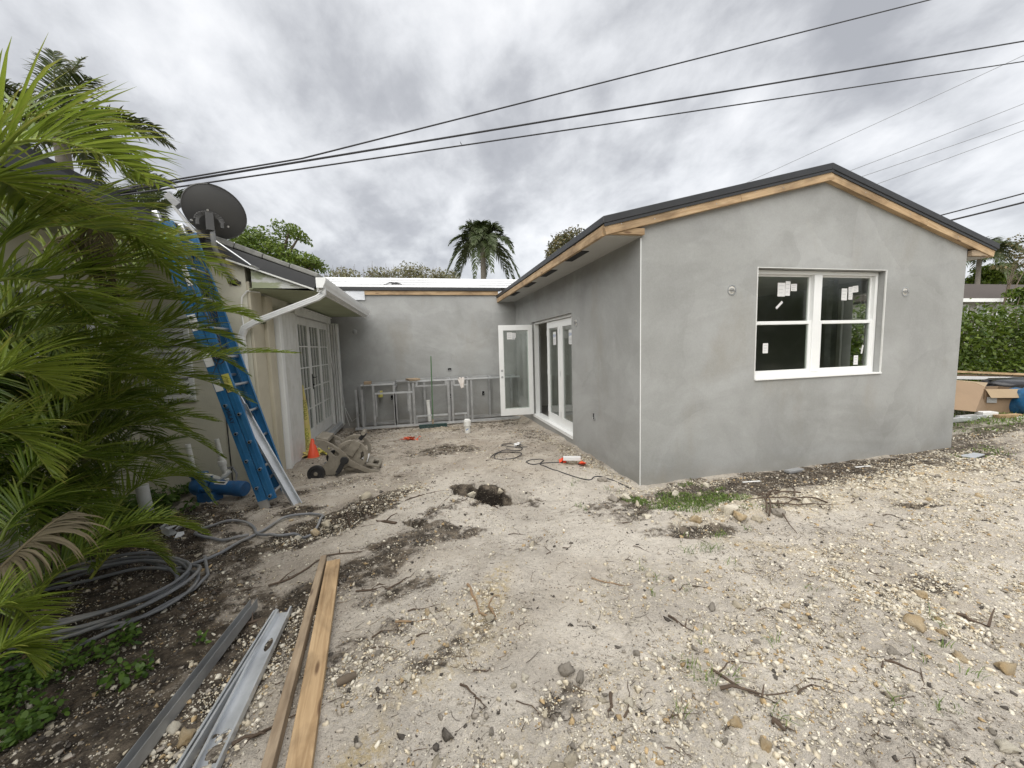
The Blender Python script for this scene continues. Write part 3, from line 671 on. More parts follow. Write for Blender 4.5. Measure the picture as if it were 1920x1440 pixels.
# electrical boxes left open in the stucco
def round_box(M_):
    b = MB(); b.lathe([(.052,-.012),(.060,-.012),(.060,.006),(.050,.006),(.050,.0),(.0,.0)], (0,0,0), (0,-1,0), 20)
    o = b.build('light_box', M_ALU, ext, True, M=M_)
    k = MB(); k.box(-.042, .042, -.010, -.004, -.007, .007); k.tube([(-.03,-.012,.02),(-.008,-.03,.012),(.006,-.034,-.012),(.03,-.02,-.022)], .0055, 6); k.tube([(-.028,-.012,-.018),(-.004,-.03,-.02),(.016,-.034,.006),(.03,-.014,.026)], .0055, 6)
    k.build('wire_stub', M_DISHARM, o, True, M=M_)
    h = MB(); h.lathe([(.048,.001),(.0,.001)], (0,0,0), (0,-1,0), 16); h.build('box_hole', M_INTWALL, o, M=M_)
for u, v in ((1372, 544), (1697, 547)):
    x, z = pxz(u, v, AY); round_box(Matrix.Translation((x, AY, z)))
round_box(Matrix.Translation((AX, 5.72, 2.01)) @ Matrix.Rotation(-PI/2, 4, 'Z'))
def outlet(M_, par, w_=.055, h_=.10):
    b = MB(); ring(b, -w_/2, w_/2, -h_/2, h_/2, .008, -.004, .02); o = b.build('outlet_box', M_GALVD, par, M=M_)
    b = MB(); b.box(-w_/2+.008, w_/2-.008, .0, .012, -h_/2+.008, h_/2-.008); b.build('box_hole', M_DARK, o, M=M_)
    b = MB(); b.tube([(-.01,.002,-.02),(-.004,-.02,-.028),(.006,-.014,-.012)], .003, 5); b.build('wire_stub', M_PAPER, o, True, M=M_)
outlet(Matrix.Translation((AX-.013, 5.07, .62)) @ Matrix.Rotation(-PI/2, 4, 'Z'), ext)

# french doors: three glazed leaves, the farthest swung open
fr = MB(); xd0, xd1 = AX+.055, AX+.155
fr.box(xd0, xd1, DY0+.003, DY0+.045, DZ0, DZ1-.003); fr.box(xd0, xd1, DY1-.045, DY1-.003, DZ0, DZ1-.003); fr.box(xd0, xd1, DY0+.045, DY1-.045, DZ1-.045, DZ1-.003)
fr.box(AX-.012, AX+.19, DY0+.003, DY1-.003, DZ0-.029, DZ0+.03)
fr.build('door_frame', M_WHITE, ext, bevel=.003)
LW = (DY1-DY0-.09)/3
def leaf(parent, M_, sign, knobs):
    """door leaf in local X-Z, hinge at x = 0, thickness along Y"""
    H = DZ1-DZ0-.085; d = MB()
    ring2 = ((0, .105), (LW-.105, LW))
    for a, b in ring2: d.box(a+.002, b-.002, 0, .045, 0, H)
    d.box(.103, LW-.103, 0, .045, 0, .15); d.box(.103, LW-.103, 0, .045, H-.115, H)
    o = d.build('french_door', M_WHITE, parent, M=M_, bevel=.004)
    g = MB(); g.box(.1035, LW-.1035, .018, .026, .1505, H-.1155); g.build('pane', M_GLASSCLR, o, M=M_)
    b = MB()
    for a0, a1, c0, c1 in ((.105, .117, .152, H-.117), (LW-.117, LW-.105, .152, H-.117), (.117, LW-.117, .152, .164), (.117, LW-.117, H-.129, H-.117)): b.box(a0, a1, -.004, .017, c0, c1)
    b.build('glazing_bead', M_WHITE, o, M=M_)
    if knobs:
        for z in (.86, 1.0):
            k = MB()
            for s_, yy in ((-1, 0), (1, .045)): k.lathe([(.0,.008),(.014,.008),(.017,.004),(.026,.003),(.026,0)], (LW-.052, yy, z), (0, s_, 0), 14)
            k.build('lock_bore', M_GALVD, o, True, M=M_)
            k = MB(); k.lathe([(.011,.0095),(.0,.0095)], (LW-.052, 0, z), (0, -1, 0), 10); k.build('bore_hole', M_DARK, o, M=M_)
    hg = MB()
    for z in (.22, H/2, H-.22): hg.box(-.012, .002, -.004, .004, z-.05, z+.05)
    hg.build('hinge', M_ALU, o, M=M_)
    return o
zl = DZ0+.032
def MX(x, y, ang): return Matrix.Translation((x, y, zl)) @ Matrix.Rotation(ang, 4, 'Z')
d1 = leaf(ext, MX(xd0+.04, DY0+.046+LW, -PI/2), 1, False)      # nearest leaf: hinge at its far edge
d2 = leaf(ext, MX(xd0+.04, DY0+.047+2*LW, -PI/2), 1, False)
d3 = leaf(ext, MX(AX-.008, DY1-.06, PI*.992), 1, True); d3['label'] = 'white french door leaf swung open into the yard with two bare lock bores'
def text(name, body, size, mat, parent, M_, ext_=0.0004, align='CENTER'):
    c = bpy.data.curves.new(name, 'FONT'); c.body = body; c.size = size; c.extrude = ext_; c.align_x = align; c.align_y = 'CENTER'
    o = bpy.data.objects.new(name, c); c.materials.append(mat); COL.objects.link(o); dg = bpy.context.evaluated_depsgraph_get()
    me = bpy.data.meshes.new_from_object(o.evaluated_get(dg)); me.name = name; bpy.data.objects.remove(o)
    return link(name, me, mat, parent, M_)
def facing(p, right, up):
    r = Vector(right).normalized(); u = Vector(up).normalized(); n = r.cross(u); M_ = Matrix.Identity(4)
    for i in range(3): M_[i][0] = r[i]; M_[i][1] = u[i]; M_[i][2] = n[i]; M_[i][3] = p[i]
    return M_
# supplier stickers on the two closed leaves and on the open one
gx = AX+.055+.04+.012
def wall_sticker(par, y, z, w_, h_):
    me = MB().box(-w_/2, w_/2, -.0006, .0006, -h_/2, h_/2).mesh('sticker')
    return link('sticker', me, M_PAPER, par, Matrix.Translation((gx, y, z)) @ Matrix.Rotation(PI/2, 4, 'Z'))
for par, y, z in ((d1, 6.22, 1.80), (d2, 7.04, 1.80)):
    wall_sticker(par, y, z, .17, .25)
    text('lettering', 'ESW', .075, M_BLUEINK, par, facing((gx-.002, y, z+.045), (0,-1,0), (0,0,1)))
    for k in range(4):
        link('printed_line', MB().box(-.06, .06, -.0004, .0004, -.005, .005).mesh('printed_line'), M_GREYINK, par, Matrix.Translation((gx-.0016, y, z-.02-k*.024)) @ Matrix.Rotation(PI/2, 4, 'Z'))
wall_sticker(d1, 6.085, 1.775, .03, .24)
for dx, dz, w_, h_ in ((.0, .0, .11, .15), (.095, .012, .095, .105), (.085, -.055, .075, .05)):
    x = 1.86+dx; link('sticker', MB().box(-w_/2, w_/2, -.0006, .0006, -h_/2, h_/2).mesh('sticker'), M_PAPER, d3, Matrix.Translation((x, DY1-.060-.034-dx*.02-.0, 1.90+dz)))
    for k in range(3): link('printed_line', MB().box(-w_*.35, w_*.35, -.0004, .0004, -.006, .006).mesh('printed_line'), M_GREYINK, d3, Matrix.Translation((x, DY1-.0955-dx*.02, 1.90+dz+h_*.28-k*h_*.27)))

# ------------------------------------------------------------------ back wing with its white roof membrane
bw = thing('back_wing', 'low grey stucco wing across the yard under a white roof membrane', 'house', (0, BY, 0))
w = MB(); w.box(-3.2, AX-.0005, BY, BY+.2, -.45, 3.0); w.build('wall', M_STUCCO, bw)
link('fascia_board', MB().box(0, 3.2, -.02, .02, -.048, .048).mesh('fascia_board'), M_PINE, bw, frame((-1.26, BY-.022, 3.028), (1,0,0)))
w = MB(); w.box(-2.4, 2.0, BY-.075, BY+.02, 3.078, 3.155); w.build('drip_edge', M_BLACKMETAL, bw, bevel=.004)
w = MB(); w.box(-1.72, -1.26, BY-.03, BY-.002, 2.86, 3.07); w.build('flashing', M_GALV, bw)
n_c = 4; ry0, rz0, ry1, rz1 = BY-.07, 3.158, 13.1, 3.925
for k in range(n_c):
    a, b = k/n_c, (k+1)/n_c; w = MB()
    ya, yb = ry0+(ry1-ry0)*a, ry0+(ry1-ry0)*b + (.06 if k < n_c-1 else 0); za, zb = rz0+(rz1-rz0)*a, rz0+(rz1-rz0)*b
    up = .006*(n_c-k)*.0
    w.plate([[(ya, za+.010*k), (yb, zb+.010*k+.002), (yb, zb+.010*k+.012), (ya, za+.010*k+.012)]], lambda p, q: (-4.5, p, q), (8.2, 0, 0))
    o = w.build('roof_sheet', M_MEMBRANE, bw)
    sl = Vector((0, yb-ya, zb-za)).normalized()
    for i in range(13):
        x = -3.9+i*.62+(.3 if k % 2 else 0)
        if rnd.random() < .25: continue
        for q in range(2): 
            p = Vector((x, ya+.18+q*.42, za+.010*k+.0125+(.18+q*.42)*(zb-za)/(yb-ya)))
            link('printed_line', MB().box(-.2*rnd.uniform(.4,1), .2, -.012, .012, 0, .0006).mesh('printed_line'), M_GREYINK, o, frame(p, (1,0,0), Vector((1,0,0)).cross(sl)))
w = MB(); w.box(-4.5, 3.7, 13.05, 13.2, 3.6, 3.975); w.build('ridge_cap', M_MEMBRANE, bw, bevel=.01)
w = MB(); w.box(-4.5, -4.3, 9.95, 13.1, 0, 3.1); w.box(3.4, 3.6, 9.95, 13.1, 2.9, 3.1); w.build('side_wall', M_STUCCO, bw)
w = MB()
for i in range(5): w.tube([(-.86+.06*i, 10.25+.05*(i%2), 3.31+.02*(i%3)), (-.72+.05*i, 10.32, 3.36+.02*(i%2)), (-.55+.03*i, 10.30, 3.33)], .012, 5)
sc = w.build('scrap', M_BLACKBAG, None, True); tag(sc, 'dark scrap of crumpled film lying on the white roof', 'scrap')
for u, v, a, b in ((843, 692, .10, .065),): p = at(u, v, BY); outlet(Matrix.Translation((p.x, BY-.013, p.z)), bw, a, b)
for u, v in ((735, 745), (845, 742), (906, 737)): p = at(u, v, BY); outlet(Matrix.Translation((p.x, BY-.013, p.z)), bw, .075, .125)
p = at(665, 622, BY); w = MB(); w.lathe([(.0,.004),(.05,.004),(.056,.0)], (p.x, BY, p.z), (0,-1,0), 18); w.build('light_box', M_GALVD, bw, True)
w = MB(); w.box(-2.0, AX-.004, BY-.014, BY-.001, -.4, -.055); w.build('plinth', M_SLAB, bw)

# ------------------------------------------------------------------ old cream house on the left
old = thing('cream_house', 'old cream house on the left with white gutter, paned french doors and dark eaves', 'house', (-2.07, 5.42, 0))
SL = .37
EX, EZ = -1.235, 2.585                       # outer edge of the porch eave
def oz(x): return EZ + (EX-x)*SL             # roof top surface
YR = 5.33                                    # rake plane
w = MB(); YW = 5.40
w.plate([[(-6.5, -.35), (-2.07, -.35), (-2.07, 2.60), (-2.07, oz(-2.07)-.16), (-6.5, oz(-6.5)-.16)]], lambda a, b: (a, YW, b), (0, .2, 0)); w.build('end_wall', M_CREAM, old)
w = MB(); w.box(-2.27, -2.07, 5.60, 6.9, -.35, 2.7); w.box(-2.27, -2.07, 6.9, 9.3, 2.25, 2.7); w.box(-2.27, -2.07, 9.26, BY-.001, -.35, 2.7); w.box(-2.27, -2.07, 6.9, 9.26, -.35, .03)
w.build('porch_wall', M_CREAM, old)
w = MB(); w.box(-2.07, -2.035, 5.401, 5.75, -.3, 2.55); w.build('pier', M_PIER, old, bevel=.01)
w = MB(); w.box(-2.07, -1.99, 5.75, 5.98, -.3, 2.42); w.build('pier', M_PIER, old, bevel=.012)
w = MB(); w.box(-3.55, -3.35, -4.0, YW, -.35, 3.2); w.build('yard_wall', M_CREAM, old)
w = MB(); w.box(-2.07, -1.935, 6.02, 6.14, -.05, 2.22); w.build('white_post', M_WHITE, old, bevel=.008)
bm_ = MB().box(-.0, .03, .0, .145, 0, 2.30).mesh('siding_board')
for k in range(5):
    o = link('siding_board', bm_, M_WHITEOLD, old, Matrix.Translation((-2.068+(.10 if k < 4 else .06), 6.148+k*.15, -.02)), .004)
w = MB(); w.box(-2.068, -1.972, 6.15, 6.74, -.2, 2.25); w.build('siding_core', M_WHITEOLD, old)
for ya in (6.90, 9.16): MB().box(-2.06, -1.985, ya, ya+.1, .0, 2.28).build('door_casing', M_WHITEOLD, old, bevel=.005)
w = MB(); w.box(-2.06, -1.965, 6.86, 9.32, 2.285, 2.40); w.box(-2.06, -1.94, 6.84, 9.34, 2.402, 2.425); w.build('door_head', M_WHITEOLD, old, bevel=.005)
w = MB(); w.box(-2.2, -1.93, 6.92, 9.3, -.06, .045); w.build('door_sill', M_SLAB, old, bevel=.008)
w = MB(); w.box(-1.93, -1.86, 6.95, 9.35, -.05, .025); w.box(-1.925, -1.915, 6.95, 9.35, .025, .06); w.box(-1.885, -1.875, 6.95, 9.35, .025, .06); w.build('door_track', M_GALV, old)
w = MB(); w.box(-2.16, -2.15, 6.9, 9.2, .05, 2.28); w.build('dark_room_sheet', M_DARK, old)  # black sheet behind the doors, painting the unlit room
# leaves with fifteen panes each
pw = MB().box(-.003, .003, 0, 1, 0, 1).mesh('pane')
for k in range(3):
    ya = 7.0+k*.72; yb = ya+.715; d = MB(); z0, z1 = .06, 2.27; x0, x1 = -2.06, -2.02
    d.box(x0, x1, ya, ya+.085, z0, z1); d.box(x0, x1, yb-.085, yb, z0, z1); d.box(x0, x1, ya+.085, yb-.085, z0, z0+.22); d.box(x0, x1, ya+.085, yb-.085, z1-.13, z1)
    cw = (yb-ya-.17)/3; rh = (z1-.13-z0-.22)/5
    for i in (1, 2): d.box(x0+.006, x1-.004, ya+.085+i*cw-.010, ya+.085+i*cw+.010, z0+.22, z1-.13)
    for j in range(1, 5):
        for i in range(3): d.box(x0+.006, x1-.004, ya+.085+i*cw+(.010 if i else 0), ya+.085+(i+1)*cw-(.010 if i < 2 else 0), z0+.22+j*rh-.010, z0+.22+j*rh+.010)
    o = d.build('french_door', M_WHITEOLD, old)
    for i in range(3):
        for j in range(5):
            link('pane', pw, M_GLASS, o, Matrix.Translation((-2.042, ya+.085+i*cw, z0+.22+j*rh)) @ Matrix.Diagonal((1, cw, rh, 1)))
    if k == 1:
        h = MB(); h.box(-2.019, -2.010, ya+.02, ya+.06, .98, 1.26); h.tube([(-2.012, ya+.04, 1.2), (-1.965, ya+.04, 1.2), (-1.962, ya+.14, 1.2)], .009, 6); h.lathe([(.016,0),(.016,.02),(.0,.02)], (-2.012, ya+.04, 1.06), (1,0,0), 10)
        h.build('handle', M_BLACKPL, o, True)
# folded storm shutter at the far jamb
for k in range(3):
    w = MB(); w.box(-1.995+.05*k, -1.955+.05*k, 9.35+.01*k, 9.56, -.04, 2.30); w.build('shutter_blade', M_WHITEOLD, old, bevel=.006)
w = MB(); w.box(-2.06, -2.0, 9.30, 9.345, -.04, 2.3); w.build('shutter_shadow_gap', M_BLACKPL, old)
# roof, rake edge of weathered tiles, dark fascia, soffit, gutter
MEX, MEZ = -2.45, 3.02                        # eave of the nearer part
w = MB(); w.plate([[(EX, oz(EX)-.05), (-7.5, oz(-7.5)-.05), (-7.5, oz(-7.5)), (EX, oz(EX))]], lambda a, b: (a, YR+.02, b), (0, 9.58-YR, 0)); w.build('roof', M_ROOFBLACK, old)
w = MB(); w.plate([[(MEX+.02, oz(MEX)-.05), (-7.5, oz(-7.5)-.05), (-7.5, oz(-7.5)), (MEX+.02, oz(MEX))]], lambda a, b: (a, -5, b), (0, YR+5, 0)); w.build('roof', M_ROOFBLACK, old)
w = MB(); w.box(MEX-.02, MEX+.025, -5, YR, oz(MEX)-.20, oz(MEX)-.052); w.build('fascia', M_BLACKMETAL, old)
w = MB(); w.box(-3.36, MEX-.02, -5, YR, oz(MEX)-.185, oz(MEX)-.165); w.build('soffit', M_GREENISH, old)
p0, p1 = Vector((EX, YR, oz(EX)-.005)), Vector((-5.5, YR, oz(-5.5)-.005)); dr = (p1-p0); lr = dr.length
link('rake_fascia', MB().box(.0, lr, -.03, .02, -.135, -.0).mesh('rake_fascia'), M_BLACKMETAL, old, frame(p0, dr, (0,0,1)))
link('rake_trim', MB().box(.0, 1.0, -.012, .03, -.155, -.137).mesh('rake_trim'), M_WHITEOLD, old, frame(p0, dr, (0,0,1)))
x = .0; k = 0
while x < 3.2:
    l = rnd.uniform(.30, .46); t = rnd.uniform(.06, .085)
    me = MB().box(.004, l, -.30, .03, .006, t).mesh('roof_tile')
    link('roof_tile', me, M_TILE, old, frame(p0+dr.normalized()*x, dr, (0,0,1)) @ Matrix.Rotation(rnd.uniform(-.02,.03), 4, 'Y'), .012); x += l
w = MB()
w.plate([[(EX-.05, oz(EX)-.15), (-1.30, 2.462), (-1.99, 2.462), (-1.99, oz(-1.99)-.16)]], lambda a, b: (a, YR+.03, b), (0, .02, 0)); w.build('frieze_board', M_PEEL, old)
for a, b in ((YR+.055, 6.55), (6.56, 7.75), (7.76, 9.5)):
    w = MB(); w.box(-2.035 if b < 7 else -2.03, EX-.04, a, b, 2.455, 2.467); w.build('soffit_panel', M_GREENISH, old)
w = MB(); w.box(EX-.028, EX-.005, YR+.02, 9.5, 2.42, 2.54); w.build('fascia', M_WHITEOLD, old)
g = MB(); gp = [(0,.0),(0,-.125),(.075,-.125),(.082,-.10),(.10,-.07),(.112,-.03),(.115,.0),(.108,.0),(.10,-.035),(.088,-.068),(.072,-.095),(.068,-.115),(.008,-.115),(.008,.0)]
g.plate([gp], lambda a, b: (EX-.002+a, YR-.10, 2.575+b), (0, 4.12, 0))
g.plate([[(0,.0),(0,-.125),(.075,-.125),(.082,-.10),(.10,-.07),(.112,-.03),(.115,.0)]], lambda a, b: (EX-.002+a, YR-.104, 2.577+b), (0, .004, 0))
g.plate([[(0,.0),(0,-.125),(.075,-.125),(.082,-.10),(.10,-.07),(.112,-.03),(.115,.0)]], lambda a, b: (EX-.002+a, YR+4.02, 2.577+b), (0, .004, 0))
gut = g.build('gutter', M_WHITE, old)
dsp = [Vector((EX+.05, YR-.02, 2.45)), Vector((EX+.05, YR-.02, 2.385)), Vector((EX-.02, YR-.02, 2.335)), Vector((-1.99, YR-.0, 2.045)), Vector((-2.10, YR-.0, 1.98)), Vector((-2.145, YR+.01, 1.88)), Vector((-2.145, YR+.01, .15))]
w = MB()
for a, b in zip(dsp, dsp[1:]):
    t = (b-a).normalized(); w.beam(a-t*.008, b+t*.008, .066, .058, (0,1,0))
    n_ = t.cross(Vector((0,1,0)))
    for q in (-.022, 0, .022): w.beam(a+n_*q-Vector((0,.034,0)), b+n_*q-Vector((0,.034,0)), .010, .006, (0,1,0))
w.build('downspout', M_WHITE, gut)
# jalousie window in the end wall, mostly behind the palm
w = MB(); ring(w, -3.22, -2.72, 1.1, 2.15, .05, YW-.03, YW-.001); jf = w.build('window_frame', M_WHITE, old)
sl_ = MB().box(-.2, .2, -.003, .003, -.045, .045).mesh('louver')
for k in range(12): link('louver', sl_, M_WHITEOLD, jf, Matrix.Translation((-2.97, YW-.025, 1.19+k*.079)) @ Matrix.Rotation(-.6, 4, 'X'))
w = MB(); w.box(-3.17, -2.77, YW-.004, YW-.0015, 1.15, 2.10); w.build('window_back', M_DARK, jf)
for ya, yb in ((3.6, 4.9), (1.2, 2.6)):
    w = MB()
    for a, b, c, d in ((ya, ya+.06, 1.0, 2.3), (yb-.06, yb, 1.0, 2.3), (ya+.06, yb-.06, 1.0, 1.06), (ya+.06, yb-.06, 2.24, 2.3), ((ya+yb)/2-.03, (ya+yb)/2+.03, 1.06, 2.24)): w.box(-3.349, -3.31, a, b, c, d)
    f_ = w.build('window_frame', M_WHITE, old); w = MB(); w.box(-3.345, -3.335, ya+.06, yb-.06, 1.06, 2.24); w.build('pane', M_GLASS, f_)
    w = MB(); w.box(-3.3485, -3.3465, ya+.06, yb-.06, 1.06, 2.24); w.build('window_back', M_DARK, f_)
# loose cable, pipe and small box by the pier
w = MB(); w.tube([(-2.13, YW-.012, 1.95), (-2.14, YW-.012, 2.2), (-2.12, YW-.014, 2.36), (-2.05, YW-.03, 2.43), (-2.0, YW+.2, 2.445)], .010, 6); w.build('cable', M_PVC, old, True)
w = MB(); w.box(-2.032, -1.99, 5.62, 5.70, 2.05, 2.14); w.box(-2.032, -2.0, 5.80, 5.86, 2.08, 2.40); w.build('wall_box', M_BLACKPL, old)
w = MB(); w.tube([(-2.0, 9.1, 2.45), (-1.97, 9.12, 1.7), (-1.95, 9.2, 1.2), (-1.86, 9.5, .85), (-1.83, 9.56, .2), (-1.75, 9.5, -.08)], .006, 5); w.tube([(-1.82, 9.5, .35), (-1.70, 9.52, .02), (-1.55, 9.6, .12), (-1.45, 9.7, .35)], .005, 5); w.build('cable', M_PAPER, old, True)
w = MB(); w.tube([(-2.42, YW-.008, .0), (-2.42, YW-.008, 2.5)], .007, 5); w.build('cable', M_BLACKPL, old)

# ------------------------------------------------------------------ satellite dish on the rake
dc = at(404, 398, 5.22)
dish = thing('satellite_dish', 'dark grey satellite dish on a bent mast at the cream house eave', 'dish', (-2.25, 5.37, 2.55))
# reflector seen from behind: faces away to upper left
dn = Vector((-.50, .78, .44)).normalized()
ex = Vector((0,0,1)).cross(dn).normalized()*-1
ey = dn.cross(ex)*-1
tw = .62; e1 = ex*math.cos(tw)-Vector(ey)*math.sin(tw); e2 = dn.cross(e1)
def refl(dep, off, r0=1.0):
    return None
V = []; Fc = []; nr, na = 10, 40
RX, RY = .31, .272
for sgn, off in ((1, 0.), (1, .014)):
    for i in range(nr+1):
        r = i/nr
        for k in range(na):
            a = 2*PI*k/na; x, y = RX*r*math.cos(a), RY*r*math.sin(a)
            V.append(dc + e1*x + e2*y + dn*(.065*(r*r)-.065+off))
n1 = (nr+1)*na
for s_ in (0, n1):
    Fc += [(s_+i*na+k, s_+i*na+(k+1)%na, s_+(i+1)*na+(k+1)%na, s_+(i+1)*na+k) for i in range(nr) for k in range(na)]
Fc += [(nr*na+k, nr*na+(k+1)%na, n1+nr*na+(k+1)%na, n1+nr*na+k) for k in range(na)]
MB().add(V, Fc).build('reflector', M_DISH, dish, True)
rim = MB(); rim.tube([dc + e1*RX*math.cos(2*PI*k/48) + e2*RY*math.sin(2*PI*k/48) + dn*.005 for k in range(49)], .010, 6, False); rim.build('rim', M_DISH, dish, True)
bk = at(392, 428, 5.18)       # bracket behind the lower middle
mast = [Vector((-2.185, 5.375, 2.56)), at(420, 500, 5.33), at(408, 478, 5.22), at(402, 462, 5.16), at(399, 440, 5.13), at(397, 424, 5.13)]
w = MB(); w.tube(mast, .026, 12); w.build('mast', M_DISHARM, dish, True)
w = MB(); w.lathe([(.0,.012),(.035,.010),(.045,.0)], (-2.185, 5.399, 2.535), (0,-1,0), 16); w.beam((-2.25, 5.385, 2.53), (-2.12, 5.385, 2.53), .03, .03); w.build('foot_plate', M_BLACKPL, dish)
b = MB(); pb = at(393, 415, 5.10)
for a0 in range(14):
    a1 = PI*a0/13; q = pb + ex*.115*math.cos(a1)*1 + Vector((0,0,1))*(.085*math.sin(a1)); 
    if a0: b.beam(q0, q, .05, .022, dn)
    q0 = q
b.beam(pb-ex*.0+Vector((0,0,-.10)), pb+Vector((0,0,.09)), .075, .05, dn); b.beam(pb+ex*.11, pb+ex*.11-Vector((0,0,.06)), .03, .05, dn); b.beam(pb-ex*.11, pb-ex*.11-Vector((0,0,.06)), .03, .05, dn)
b.build('bracket', M_DISH, dish, bevel=.004)
for q in (pb+Vector((0,-.02,.115)), pb+ex*.16+Vector((0,.02,-.02)), pb-ex*.16+Vector((0,.0,-.02))): 
    k = MB(); k.lathe([(.0,.012),(.011,.010),(.012,0)], q, -dn, 8); k.build('bolt', M_ALU, dish)
arm0, arm1 = at(370, 440, 5.15), at(325, 386, 5.25)
w = MB(); w.beam(arm0, arm1, .03, .045, (0,1,0)); w.build('feed_arm', M_DISHARM, dish, bevel=.004)
w = MB(); l0 = at(327, 378, 5.27); w.beam(l0+Vector((-.06,0,.07)), l0+Vector((.045,.0,-.05)), .075, .075, (0,1,0)); w.beam(l0+Vector((-.02,.03,.02)), l0+Vector((.09,.07,.02)), .06, .05, (0,0,1)); w.build('receiver', M_DISHARM, dish, bevel=.008)
w = MB(); w.tube([at(405, 452, 5.15), at(470, 497, 5.2), (-1.86, 5.355, 2.68)], .011, 8); w.lathe([(.025,0),(.025,.02),(.0,.02)], (-1.86, 5.362, 2.675), (0,-1,0), 10); w.build('strut', M_ALU, dish, True)

# ------------------------------------------------------------------ extension ladder
def LP(s, n, y):   # point on the ladder: s metres up the slope, n metres out from it
    th = math.atan2(3.02, .72); d = Vector((-math.cos(th), 0, math.sin(th))); nn = Vector((math.sin(th), 0, math.cos(th)))
    p = Vector((-1.66, y, .0)) + d*s + nn*n; return p
YA, YB_ = 4.43, 4.86
lad = thing('extension_ladder', 'tall blue fibreglass extension ladder leaning against the eave beside the palm', 'ladder', LP(0,0,(YA+YB_)/2))
dl = (LP(1,0,0)-LP(0,0,0)); nl = (LP(0,1,0)-LP(0,0,0))
def rail(y, side, s0, s1, n0, wd=.088):
    m = MB(); t = .006; th_ = .034
    # C channel, web outwards (side = -1 faces the camera side)
    def bar(na, nb, ya, yb_):
        vs = [LP(s, n, yy) for s in (s0, s1) for n, yy in ((na,ya),(nb,ya),(nb,yb_),(na,yb_))]
        m.add(vs, [(0,1,2,3),(7,6,5,4),(0,4,5,1),(1,5,6,2),(2,6,7,3),(3,7,4,0)])
    bar(n0, n0+wd, y, y-side*t); bar(n0, n0+.007, y-side*t, y-side*th_); bar(n0+wd-.007, n0+wd, y-side*t, y-side*th_)
    bar(n0+wd*.42, n0+wd*.58, y, y+side*.004)
    return m
LEN1, LEN2 = 3.12, 3.02
rails = []
for y, side in ((YA, -1), (YB_, 1)):
    a = rail(y, side, .06, LEN1, -.092).build('rail', M_BLUE, lad, bevel=.002)
    b = rail(y-side*.006, side, .10, LEN2, .004, .080).build('rail', M_BLUE, lad, bevel=.002)
    rails.append((a, b))
    f = MB(); f.beam(LP(-.02, -.048, y-side*.012), LP(.12, -.048, y-side*.012), .035, .092, nl); f.beam(LP(-.02, -.048, y-side*.012)+nl*-.05, LP(-.02, -.048, y-side*.012)+nl*.06, .05, .018, (0,0,1)); f.build('shoe', M_ALU, lad, bevel=.003)
    c = MB(); c.beam(LP(LEN1-.10, -.048, y-side*.014), LP(LEN1+.01, -.048, y-side*.014), .05, .096, nl); c.build('rail_cap', M_ALU, lad, bevel=.01)
rm = MB()
rr = [(.0155*math.cos(a), .0155*math.sin(a)) for a in [2*PI*k/12 for k in range(12)]]
rm.lathe([(.0155,-.242),(.0155,.242),(.011,.242),(.011,.18),(.0,.18)], (0,0,0), (0,1,0), 12); rm.lathe([(.0155,-.242),(.011,-.242),(.011,-.2),(.0,-.2)], (0,0,0), (0,1,0), 12)
rm.lathe([(.0155,-.236),(.024,-.234),(.024,-.226),(.0155,-.224)], (0,0,0), (0,1,0), 14)
rme = rm.mesh('rung', True); rme.materials.append(M_ALU); rme.materials.append(M_DARK)
for f in rme.polygons:
    c_ = f.center
    if math.hypot(c_.x, c_.z) < .0125 and abs(c_.y) < .2419: f.material_index = 1  # insides of the rung tubes coloured black for their shade
for n0, s_off, top in ((-.048, .27, LEN1-.15), (.044, .15, LEN2-.12)):
    s = s_off
    while s < top:
        p = LP(s, n0, (YA+YB_)/2); link('rung', rme, M_ALU, lad, frame(p, dl.cross(Vector((0,1,0))), dl)); s += .305
lk = MB()
for s in (1.05,): lk.beam(LP(s, .06, YA+.05), LP(s+.1, .10, YA+.05), .03, .012, (0,1,0)); lk.beam(LP(s+.1, .10, YA+.05), LP(s-.05, .115, YA+.05), .03, .01, (0,1,0))
lk.build('rung_lock', M_ALU, lad)
def decal(s, n, w_, l_, mat, y, name='label_sheet', par=lad):
    me = MB().box(-l_/2, l_/2, -w_/2, w_/2, 0, .0008).mesh(name); n3 = Vector((0,-1,0))
    return link(name, me, mat, par, frame(LP(s, n, y), dl, n3))
yd = YA-.0048
decal(1.70, -.048, .075, .20, M_PAPER, yd); decal(1.40, -.048, .070, .12, M_PAPER, yd); decal(2.05, -.048, .07, .16, M_PAPER, yd)
yl = decal(1.40, .044, .066, .19, M_TAPE, YA+.0012)
decal(1.82, .04, .05, .22, M_PAPER, YB_-.0045+.0); decal(1.45, .04, .05, .10, M_PAPER, YB_-.0045)
decal(2.5, .04, .045, .2, M_PAPER, yd+.006)
def on_rail(s, n, y): return facing(LP(s, n, y), -dl, nl)
text('lettering', 'MiRAY', .058, M_INK, lad, on_rail(1.07, -.048, yd-.001))
text('lettering', 'L', .075, M_INK, lad, on_rail(1.335, .040, YA-.0008)); text('lettering', 'STOP', .024, M_INK, lad, on_rail(1.43, .044, YA-.0008))
